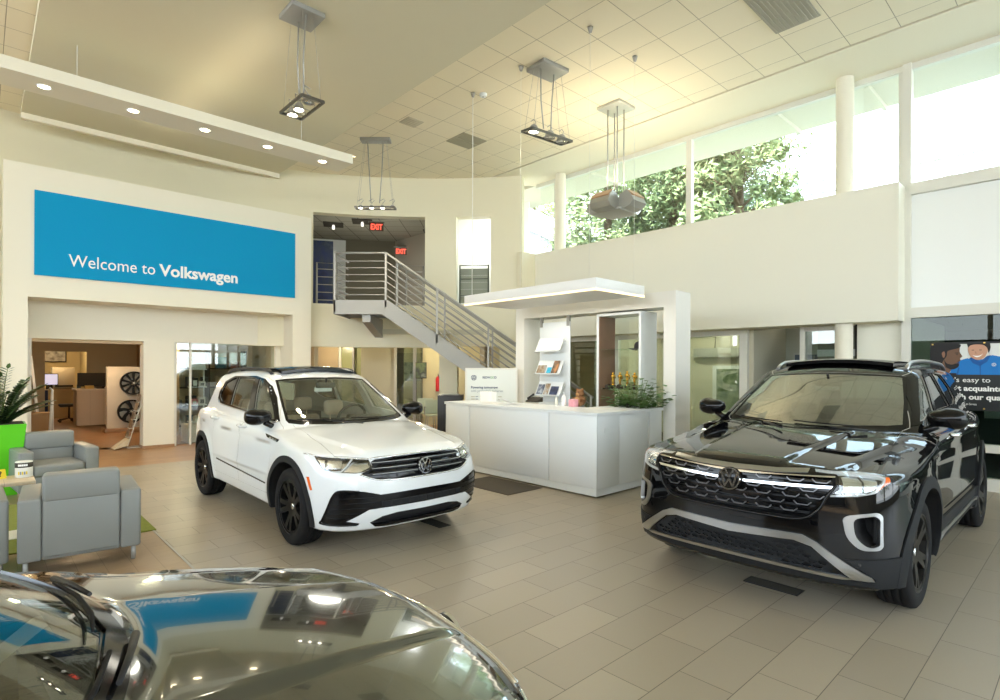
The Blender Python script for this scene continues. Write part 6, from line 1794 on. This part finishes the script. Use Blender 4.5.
# heavy four-rod uplight before the high windows
up = rthing('pendant_lamp', 'heavy grey pendant with four curved housings hung on four rods before the windows', 'pendant lamp', 8.24, 5.86, 6.30)
lbox('canopy', mat('pale_grey_metal', (.50, .50, .46), .4, .5), up, -.24, .24, -.24, .24, -.05, 0, .004)
for x in (-.10, .10):
    for y in (-.10, .10): MB().tube([(x, y, -.05), (x, y, -1.62)], .012, 8).build('rod', M_steel, up)
M_ups = mat('lamp_housing_grey', (.36, .36, .33), .4, .6)
lbox('plate', M_ups, up, -.27, .27, -.27, .27, -1.90, -1.86, .01)
for q in range(4):
    b = MB(); prof = [(x_, z_-.24) for x_, z_ in ((.16, -1.60), (.22, -1.66), (.42, -1.62), (.50, -1.54), (.44, -1.42), (.36, -1.34), (.22, -1.40))]
    b.prism(prof, -.20, .20, 'y'); b.xform(Matrix.Rotation(q*math.pi/2, 4, 'Z')); o = b.build('housing', M_ups, up)
    b = MB(); b.prism([(.34, -1.59), (.45, -1.69), (.47, -1.67), (.355, -1.565)], -.18, .18, 'y'); b.xform(Matrix.Rotation(q*math.pi/2, 4, 'Z')); b.build('copper_glass', mat('warm_lamp_glass', (.45, .28, .16), .3), o)

for q in range(4):
    ld = bpy.data.lights.new('uplight', 'SPOT'); ld.energy = 16; ld.color = (1, .86, .60); ld.spot_size = 2.9; ld.spot_blend = .8; ld.shadow_soft_size = .10
    lo = bpy.data.objects.new('uplight', ld); COL.objects.link(lo); lo.parent = up; lo.location = (.40*math.cos(q*math.pi/2), .40*math.sin(q*math.pi/2), -1.50); lo.rotation_euler = (math.pi, 0, 0)
# ceiling fittings
def vent(lab, a, b_, sa, sb, m, fins=8):
    t = rthing('ceiling_vent', lab, 'ceiling vent', a, b_, 6.30); lbox('frame', m, t, -sa/2, sa/2, -sb/2, sb/2, -.012, .0)
    for i in range(fins): lbox('fin', m, t, -sa/2+.03, sa/2-.03, -sb/2+sb*(i+.5)/fins-.008, -sb/2+sb*(i+.5)/fins+.008, -.022, -.012)
vent('dark square panel set in the tile ceiling above the balcony lamp', 7.26, 8.82, .60, .58, mat('olive_panel', (.36, .34, .25), .8), 1)
vent('small pale square vent in the tile ceiling near the plaster edge', 5.95, 8.86, .34, .32, mat('beige_vent', (.55, .50, .38), .7), 5)
vent('large grey slatted vent at the top right of the tile ceiling', 7.42, 2.78, 1.2, .56, mat('grey_vent', (.42, .40, .32), .6), 10)
t = rthing('smoke_detector', 'round white smoke detector beside the white cable on the ceiling', 'smoke detector', 6.22, 7.12, 6.30); MB().lathe([(0, -.05), (.05, -.045), (.065, -.02), (.065, 0), (0, 0)], 24).build('body', M_white, t, smooth=50); MB().lathe([(0, -.055), (.015, -.055), (.015, -.045), (0, -.045)], 12).build('sensor', M_grey, t)
# ================================================================= banner on the right-hand glazing
# local x = -b (to the viewer's right), y = away (+a), z up
ps = thing('window_banner', 'dark banner with two smiling people and white lettering hung inside the right-hand glazing', 'banner', W(10.13, 1.69, 1.11), ROT-math.pi/2)
PW = 1.75
lbox('sheet', mat('banner_black', (.012, .016, .018), .5), ps, 0, PW, .006, .012, 0, .96)
def pflat(name, m, poly, y=0.0, th=.003):
    me = plate(poly, [], y, y+th, 'y', .3); return link(name, me, m, ps)
bx = lambda x0, x1, z0, z1: [(x0, z0), (x1, z0), (x1, z1), (x0, z1)]
pflat('photo', mat('banner_pale', (.70, .72, .70), .5), bx(.17, PW-.02, .50, .93), .003)
for i in range(6): pflat('photo_blind', mat('banner_pale2', (.60, .63, .62), .5), bx(.42+.045*i, .435+.045*i, .52, .93), .0022, .001)
skin = mat('banner_skin_dark', (.16, .085, .05), .6); skin2 = mat('banner_skin_light', (.55, .30, .20), .6); hair = mat('banner_hair', (.010, .009, .010), .6)
face = smooth_path([(.10, .50), (.10, .88), (.14, .93), (.30, .93), (.335, .88), (.335, .82), (.365, .755), (.34, .73), (.345, .69), (.325, .675), (.335, .655), (.315, .60), (.25, .575), (.215, .50)], 3)
pflat('man_head', skin, face, .000)
pflat('man_hair', hair, smooth_path([(.02, .56), (.02, .93), (.32, .935), (.335, .88), (.26, .855), (.20, .83), (.19, .76), (.155, .70), (.13, .62), (.10, .5)], 3), -.002)
pflat('man_beard', hair, smooth_path([(.16, .72), (.19, .66), (.25, .64), (.29, .655), (.325, .65), (.315, .60), (.25, .57), (.18, .60)], 3), -.002)
pflat('man_eye', hair, bx(.285, .325, .80, .808), -.002); pflat('man_eye', hair, bx(.295, .318, .782, .79), -.002)
pflat('man_ear', mat('banner_ear', (.24, .12, .075), .6), smooth_path([(.15, .74), (.135, .80), (.16, .83), (.175, .79), (.165, .74)], 3), -.0025)
pflat('man_collar', hair, bx(.0, .30, .46, .52), -.002)
def wflat(name, m, poly, y=0.0, th=.003): return pflat(name, m, [(q[0]-.40, q[1]) for q in poly], y, th)
M_jk = mat('banner_blue_jacket', (.0, .17, .52), .55); M_jk2 = mat('banner_blue_shadow', (.0, .09, .32), .55)
wflat('jacket', M_jk, [(.62, .50), (.66, .62), (.74, .70), (.82, .73), (.90, .70), (1.02, .72), (1.08, .77), (1.20, .74), (1.30, .66), (1.36, .50)], .000)
for q in ([(.70, .50), (.72, .60), (.735, .60), (.72, .50)], [(1.17, .5), (1.19, .63), (1.205, .63), (1.2, .5)], [(.955, .5), (.95, .69), (.96, .69), (.965, .5)]): wflat('jacket_fold', M_jk2, q, -.0015)
wflat('collar', M_jk2, [(.84, .73), (.88, .66), (.955, .62), (1.03, .68), (1.07, .77), (1.03, .76), (.955, .68), (.88, .75)], -.0015)
wflat('woman_face', skin2, smooth_path([(.83, .93), (.825, .84), (.85, .76), (.90, .715), (.95, .705), (1.0, .74), (1.035, .82), (1.05, .93)], 3), -.003)
wflat('woman_hair', hair, smooth_path([(.815, .93), (.83, .88), (.85, .905), (.90, .92), (.98, .915), (1.03, .87), (1.045, .80), (1.065, .87), (1.06, .935)], 3), -.005)
wflat('smile', mat('banner_white', (.85, .84, .82), .5), smooth_path([(.875, .775), (.91, .762), (.955, .768), (.985, .79), (.95, .748), (.91, .745), (.875, .775)], 3), -.005)
for x in (.88, .96): wflat('woman_eye', hair, bx(x-.013, x+.013, .838, .846), -.005)
wflat('nose', mat('banner_nose', (.42, .21, .14), .6), [(.905, .83), (.90, .795), (.925, .79)], -.005)
bd = vw_badge(.024, .002); bd.transform(Matrix.Translation((.70, -.002, .64)) @ Matrix.Rotation(-math.pi/2, 4, 'Z')); link('badge', bd, MATS['banner_white'], ps)
letters(ps, 'lettering', "It's easy to", .215, .395, .095, M_tx, 0, .004, .002, width=.44)
letters(ps, 'lettering', 'get acquainted', .215, .275, .10, M_tx, .0035, .004, .002, width=.64)
letters(ps, 'lettering', 'with our quality', .215, .155, .10, M_tx, .0035, .004, .002, width=.70)
letters(ps, 'lettering', 'Volkswagen Service', .30, .075, .042, M_tx, 0, .004, .002, width=.22)
for x, z in ((.03, .93), (.60, .94), (.60, .03)): pflat('eyelet', mat('brass', (.6, .4, .1), .3, 1.0), [(x+.012*math.cos(t), z+.012*math.sin(t)) for t in [math.pi/4*k_ for k_ in range(8)]], -.002)

# ================================================================= rooms behind the right shop fronts
t = rthing('wall_picture', 'dark framed picture with pale strokes on the office wall seen through the portal', 'picture', 13.1, 8.6, 1.05, -math.pi/2); lbox('frame', M_dgap, t, -.4, .4, 0, .04, 0, 1.0); lbox('print', pic_mat('dark_strokes_print', [(.012, .015, .014), (.03, .04, .035), (.30, .33, .30)], 5, (1, 1, .25), 6), t, -.38, .38, -.004, 0, .02, .98)
t = rthing('wall_window', 'small framed window with green view on the office wall left of the black suv', 'window', 13.1, 5.95, .55, -math.pi/2); lbox('frame', M_white, t, -.5, .5, 0, .05, 0, 1.2)
lbox('view', pic_mat('green_view', [(.05, .10, .05), (.16, .22, .12), (.30, .34, .24)], 5, (1, 1, 1), 4), t, -.40, .40, -.004, 0, .08, 1.12)
t = rthing('air_unit', 'grey wall unit hung high on the office wall left of the black suv', 'wall unit', 12.9, 6.05, 1.95, -math.pi/2); lbox('case', mat('grey_case', (.34, .35, .31), .5), t, -.8, .8, 0, .25, 0, .22, .01); lbox('louvre', M_grey, t, -.75, .75, -.006, 0, .03, .07); MB().tube([(-.3, .1, .22), (-.25, .05, .45), (-.35, .1, .65)], .012, 6).build('cable', M_dgap, t)
t = rthing('wall_calendar', 'dark blue gridded board on the wall above the black suv roof', 'notice board', 11.9, 3.86, 1.15, -math.pi/2); lbox('board', mat('pale_frame', (.45, .47, .42), .5), t, -.32, .32, 0, .03, 0, .85)
for i in range(5):
    for j in range(5): lbox('cell', mat('cell_%d' % ((i+j) % 2), ((.10, .13, .17), (.06, .08, .12))[(i+j) % 2], .5), t, -.29+.118*i, -.182+.118*i, -.004, 0, .03+.16*j, .17+.16*j)
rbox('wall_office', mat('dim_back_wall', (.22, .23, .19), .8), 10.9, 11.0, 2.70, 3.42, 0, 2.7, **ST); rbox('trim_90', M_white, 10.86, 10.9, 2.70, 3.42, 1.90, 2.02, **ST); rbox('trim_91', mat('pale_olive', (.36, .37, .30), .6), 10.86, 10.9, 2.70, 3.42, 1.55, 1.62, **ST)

# ================================================================= outside
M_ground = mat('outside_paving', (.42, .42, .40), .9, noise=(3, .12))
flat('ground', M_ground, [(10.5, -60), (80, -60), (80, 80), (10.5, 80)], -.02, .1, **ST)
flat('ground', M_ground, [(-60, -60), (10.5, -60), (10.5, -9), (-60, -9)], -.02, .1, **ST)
rbox('eave', mat('pale_eave', (.72, .69, .58), .8), 10.40, 11.75, -9, 14, 6.32, 6.46, **ST)
for b_ in (8.2, 4.0, 2.6, .9, -.6): rbox('trim_92', mat('pale_eave', (.72, .69, .58), .8), 10.5, 11.7, b_-.03, b_+.03, 6.24, 6.32, **ST)
# canopy beyond the tinted lower glazing, dark walls and paving added to shade it
rbox('canopy', mat('dark_canopy', (.07, .085, .078), .8), 10.45, 15.5, -9, 4.5, 2.50, 2.62, **ST)
rbox('wall_blocker', mat('dark_green_wall', (.08, .10, .09), .8), 15.3, 15.5, -9, 2.5, .0, 2.50, **ST)  # dark walls added to block the bright outside behind the glass
rbox('wall_blocker', MATS['dark_green_wall'], 15.3, 15.5, 2.5, 4.5, .0, 1.66, **ST)
rbox('wall_blocker', MATS['dark_green_wall'], 15.3, 15.5, 2.5, 4.5, 2.05, 2.50, **ST)
rbox('ground', mat('shaded_paving', (.07, .075, .07), .8), 10.4, 15.5, -9, 4.5, -.02, .0, **ST)  # paving below the canopy, its shade put into the colour
rbox('wall_blocker', MATS['dark_green_wall'], 13.4, 15.5, 4.4, 4.5, 0, 2.5, **ST)
rbox('trim_93', mat('pale_rail', (.55, .57, .52), .6), 14.9, 15.2, -9, 1.6, .70, .95, **ST)
nb = thing('neighbour_house', 'white house with a sloping roof outside the leftmost high window', 'building', W(18.0, 18.2, 0), ROT)
b = MB(); b.hexa([(-1, -3, 0), (5, -3, 0), (5, 6, 0), (-1, 6, 0), (-1, -3, 6.9), (5, -3, 6.9), (5, 6, 11.6), (-1, 6, 11.6)]); b.build('wall', mat('white_render', (.34, .35, .36), .8), nb)
b = MB(); b.hexa([(-1.3, -3.3, 6.75), (5.2, -3.3, 6.75), (5.2, 6.2, 11.7), (-1.3, 6.2, 11.7), (-1.3, -3.3, 6.95), (5.2, -3.3, 6.95), (5.2, 6.2, 11.9), (-1.3, 6.2, 11.9)]); b.build('roof', mat('pale_roof', (.75, .76, .78), .7), nb)
M_bark = mat('pine_bark', (.16, .11, .075), .9, noise=(12, .3))
M_ndl = [mat('pine_needles', (.19, .26, .12), .7, noise=(.8, .35)), mat('pale_needles', (.28, .34, .16), .7, noise=(.8, .35)), mat('yellow_green_leaves', (.38, .40, .15), .7, noise=(.8, .3))]
def tree(a, b_, h, r, seed, mi, lab, open_=.0, z0=.35, dens=1.0, nl=150):
    t = thing('tree', lab, 'tree', W(a, b_, 0), ROT, 'trees outside the windows'); rnd = random.Random(seed)
    MB().tube([(0, 0, 0), (.1, .05, h*.4), (-.05, .1, h*.75), (0, 0, h*.97)], [.22, .17, .11, .03], 10).build('trunk', M_bark, t)
    V, F = [], []; bb = MB()
    for i in range(int((62+h*3)*dens)):
        z = h*(z0+(1-z0)*rnd.random()); rr = r*(1.08-(z/h-z0)/(1-z0)*.75)*rnd.uniform(.35, 1.0); an = rnd.uniform(0, 6.283)
        c = Vector((rr*math.cos(an), rr*math.sin(an), z+rnd.uniform(-.2, .4)))
        if rnd.random() < open_: bb.tube([(0, 0, z-.5), tuple(c)], [.05, .015], 5)
        s = rnd.uniform(.5, .95)*(r/2.6)
        for j in range(nl):
            d = Vector((rnd.gauss(0, 1), rnd.gauss(0, 1), rnd.gauss(0, .6))); d = d.normalized()*s*rnd.random()**.4
            p = c+d; L_ = rnd.uniform(.08, .17)
            u = Vector((rnd.gauss(0, 1), rnd.gauss(0, 1), rnd.gauss(0, 1))).normalized(); v = u.orthogonal().normalized()*L_*.45
            n = len(V); V += [p-u*L_, p+v, p+u*L_, p-v]; F.append((n, n+1, n+2, n+3))
    link('foliage', mesh_from(V, F), M_ndl[mi], t)
    if len(bb.bm.verts): bb.build('branches', M_bark, t)
    else: bb.bm.free()
tree(18.6, 13.6, 17.0, 3.0, 1, 1, 'pale bushy tree left of the four-rod hung lamp, seen through the second high window', 0, .12, 1.7)
tree(19.0, 10.9, 16.0, 2.4, 2, 0, 'dense green pine right of the four-rod hung lamp', .3, .15, 1.7)
tree(18.5, 8.2, 15.5, 2.1, 4, 1, 'open-branched pine with a reaching bough in the middle high window', .8, .22, 1.3)
tree(25.0, 16.6, 18.0, 3.4, 5, 1, 'farther pale tree between the two nearest trees', 0, .15, 1.7)
tree(26.0, 12.6, 18.0, 2.8, 3, 0, 'tall pine behind the window mullion', .2, .2, 1.5)
tree(28.0, 26.5, 17.0, 3.8, 6, 2, 'yellowish tree behind the white house at the far left of the high windows', 0, .2, 1.2)
tree(22, 4.3, 4.2, 2.0, 7, 2, 'bright yellow-green bush beyond the dark canopy', 0, .05)
for i, (a, b_) in enumerate(((-14, -26), (-4, -30), (7, -27), (18, -24), (26, -16))): tree(a, b_, 8, 3.6, 20+i, 2 if i % 2 else 0, 'tree across the lot behind the camera, seen only in reflections', 0, .15, .5, 60)
up_ = thing('utility_pole', 'grey wooden utility pole outside the upper right window', 'pole', W(21.5, 3.17, 0), ROT)
MB().lathe([(0, 0), (.14, 0), (.12, 8.5), (0, 8.5)], 14).build('pole', mat('weathered_wood', (.30, .30, .27), .9), up_); lbox('crossarm', MATS['weathered_wood'], up_, -.06, .06, -.9, .9, 8.1, 8.2)
for z, y in ((8.25, -.6), (7.85, .1)):
    MB().tube([(0, y-14+28*i/14, z+.35*((i-7)/7)**2-.1+ .035*(i-7)) for i in range(15)], .025, 5).build('wire', mat('grey_wire', (.25, .26, .26), .6), up_)
# struts under the eave seen through the upper right panes
sr = thing('eave_strut', 'thin grey angled struts outside the upper right window panes', 'strut', W(11.72, 2.3, -.15), ROT)
for p, q in (((0, 1.0, 6.6), (.2, -.35, 6.55)), ((.2, -.35, 6.55), (0, .2, 6.95)), ((0, 1.0, 6.6), (0, .25, 7.05))): MB().tube([p, q], .022, 6).build('bar', MATS['grey_wire'], sr)

# ================================================================= cars

mat('white_car_paint', (.74, .77, .785), .35, coat=1.0)
mat('black_car_paint', (.004, .004, .0045), .2, spec=.0, coat=1.0).node_tree.nodes['Principled BSDF'].inputs['Coat IOR'].default_value = 1.5
mat('grey_car_paint', (.17, .188, .19), .10, 1.0, coat=1.0)
r = thing('car', 'white suv with black wheels and roof rails parked on the left of the desk', 'car', W(3.04, 6.60), ROT-math.pi/2); build_tiguan(r, 'white_car_paint')
r = thing('car', 'black suv with silver lower bumper trim parked on the right', 'car', W(6.35, 1.82), ROT+math.pi); build_atlas(r, 'black_car_paint')
r = thing('car', 'grey car in the foreground cut off by the frame, only its bonnet and scuttle showing', 'car', W(-1.04, 1.60), ROT-.02); r.scale = (.97, 1.0, .97); build_tiguan(r, 'grey_car_paint', base=GRY, spec=GRY_SP)

# ================================================================= light and camera
def spot(a, b_, z, e, col=(1, .85, .62), size=2.6, soft=.15):
    ld = bpy.data.lights.new('added_lamp', 'POINT'); ld.energy = e; ld.color = col; ld.shadow_soft_size = soft
    lo = bpy.data.objects.new('added_lamp', ld); COL.objects.link(lo); lo.location = W(a, b_, z); return lo
n_l = 0
def lamp_disc(a, b_, z, e, col, lab):
    """a round ceiling lamp added to light a dim room: rim, glowing disc, and its light"""
    t = rthing('added_lamp', lab, 'added lamp', a, b_, z); MB().lathe([(.10, 0), (.13, -.012), (.13, 0)], 24).build('rim', M_white, t); MB().lathe([(0, -.004), (.10, -.004), (.10, -.001), (0, -.001)], 24).build('glass', M_lampglow, t)
    spot(a, b_, z-.12, e, col)
lamp_disc(1.7, 16.2, 2.42, 30, (1, .72, .42), 'added round ceiling lamp in the parts shop opening'); lamp_disc(3.6, 15.0, 2.42, 26, (1, .78, .5), 'added round ceiling lamp behind the shop glass'); lamp_disc(1.6, 22.4, 2.5, 45, (1, .80, .5), 'added round ceiling lamp beyond the shop doorway')
for (X, Y, e, col, lab) in ((-5.0, 16.2, 26, (1, .86, .62), 'added round ceiling lamp in the lobby left of the glazed door'), (-1.8, 15.3, 28, (1, .88, .62), 'added round ceiling lamp over the waiting chairs'), (.9, 17.2, 50, (1, .80, .48), 'added round ceiling lamp in the lit room beyond the stairs'), (-4.4, 18.0, 18, (1, .95, .6), 'added round ceiling lamp behind the glazed door')):
    q = Vector((X, Y, 0)); lamp_disc(X*AX[0]+Y*AX[1], X*BX[0]+Y*BX[1], 2.48, e, col, lab)
lamp_disc(11.8, 6.3, 2.70, 40, (1, .92, .72), 'added round ceiling lamp in the office left of the black suv'); lamp_disc(11.3, 3.8, 2.70, 12, (1, .95, .8), 'added round ceiling lamp behind the open doorway')
p = arc(57, 0, 3.2); spot(p.x*AX[0]+p.y*AX[1], p.x*BX[0]+p.y*BX[1], 4.0, 55, (1, .95, .8), soft=.6)  # fill light added low in the upper room, without a fitting
p = arc(40, 0, 1.3); spot(p.x*AX[0]+p.y*AX[1], p.x*BX[0]+p.y*BX[1], 5.2, 26, (1, .98, .95))  # fill light added behind the narrow upper window in place of daylight

w = bpy.data.worlds.new('sky'); SC.world = w; w.use_nodes = True; nt = w.node_tree; bg = nt.nodes['Background']
tc = nt.nodes.new('ShaderNodeTexCoord'); sp_ = nt.nodes.new('ShaderNodeSeparateXYZ'); cr = nt.nodes.new('ShaderNodeValToRGB')
cr.color_ramp.elements[0].position = .0; cr.color_ramp.elements[0].color = (.86, .92, .95, 1); cr.color_ramp.elements[1].position = .6; cr.color_ramp.elements[1].color = (.62, .80, 1.0, 1)
nt.links.new(tc.outputs['Generated'], sp_.inputs[0]); nt.links.new(sp_.outputs['Z'], cr.inputs[0]); nt.links.new(cr.outputs[0], bg.inputs['Color'])
bg.inputs['Strength'].default_value = SKY
sd = bpy.data.lights.new('sun', 'SUN'); sd.energy = SUN; sd.angle = .02; sd.color = (1, .93, .82); so = bpy.data.objects.new('sun', sd); COL.objects.link(so)
sdir = (W(.62, -.25, 0)+Vector((0, 0, -.75))).normalized()          # over the roof, on to the lot and the trees
so.rotation_euler = sdir.to_track_quat('-Z', 'Y').to_euler()

cd = bpy.data.cameras.new('camera'); co = bpy.data.objects.new('camera', cd); COL.objects.link(co); SC.camera = co
cd.sensor_width = 36; cd.lens = 36*CAM_F/1000; cd.shift_y = (CAM_CY-350)/1000; cd.clip_start = .02; cd.clip_end = 400
r_ = CAM_ROLL
co.matrix_world = Matrix(((math.cos(r_), -math.sin(r_), 0, 0), (0, 0, -1, 0), (math.sin(r_), math.cos(r_), 0, CAM_H), (0, 0, 0, 1)))
SC.view_settings.view_transform = 'Standard'; SC.view_settings.look = 'None'; SC.view_settings.gamma = 1; SC.view_settings.use_curve_mapping = False
SC.view_settings.exposure = EXPO
SC.cycles.use_denoising = True; SC.cycles.max_bounces = 12; SC.cycles.diffuse_bounces = 6; SC.cycles.glossy_bounces = 6; SC.cycles.transparent_max_bounces = 16; SC.cycles.sample_clamp_indirect = 8
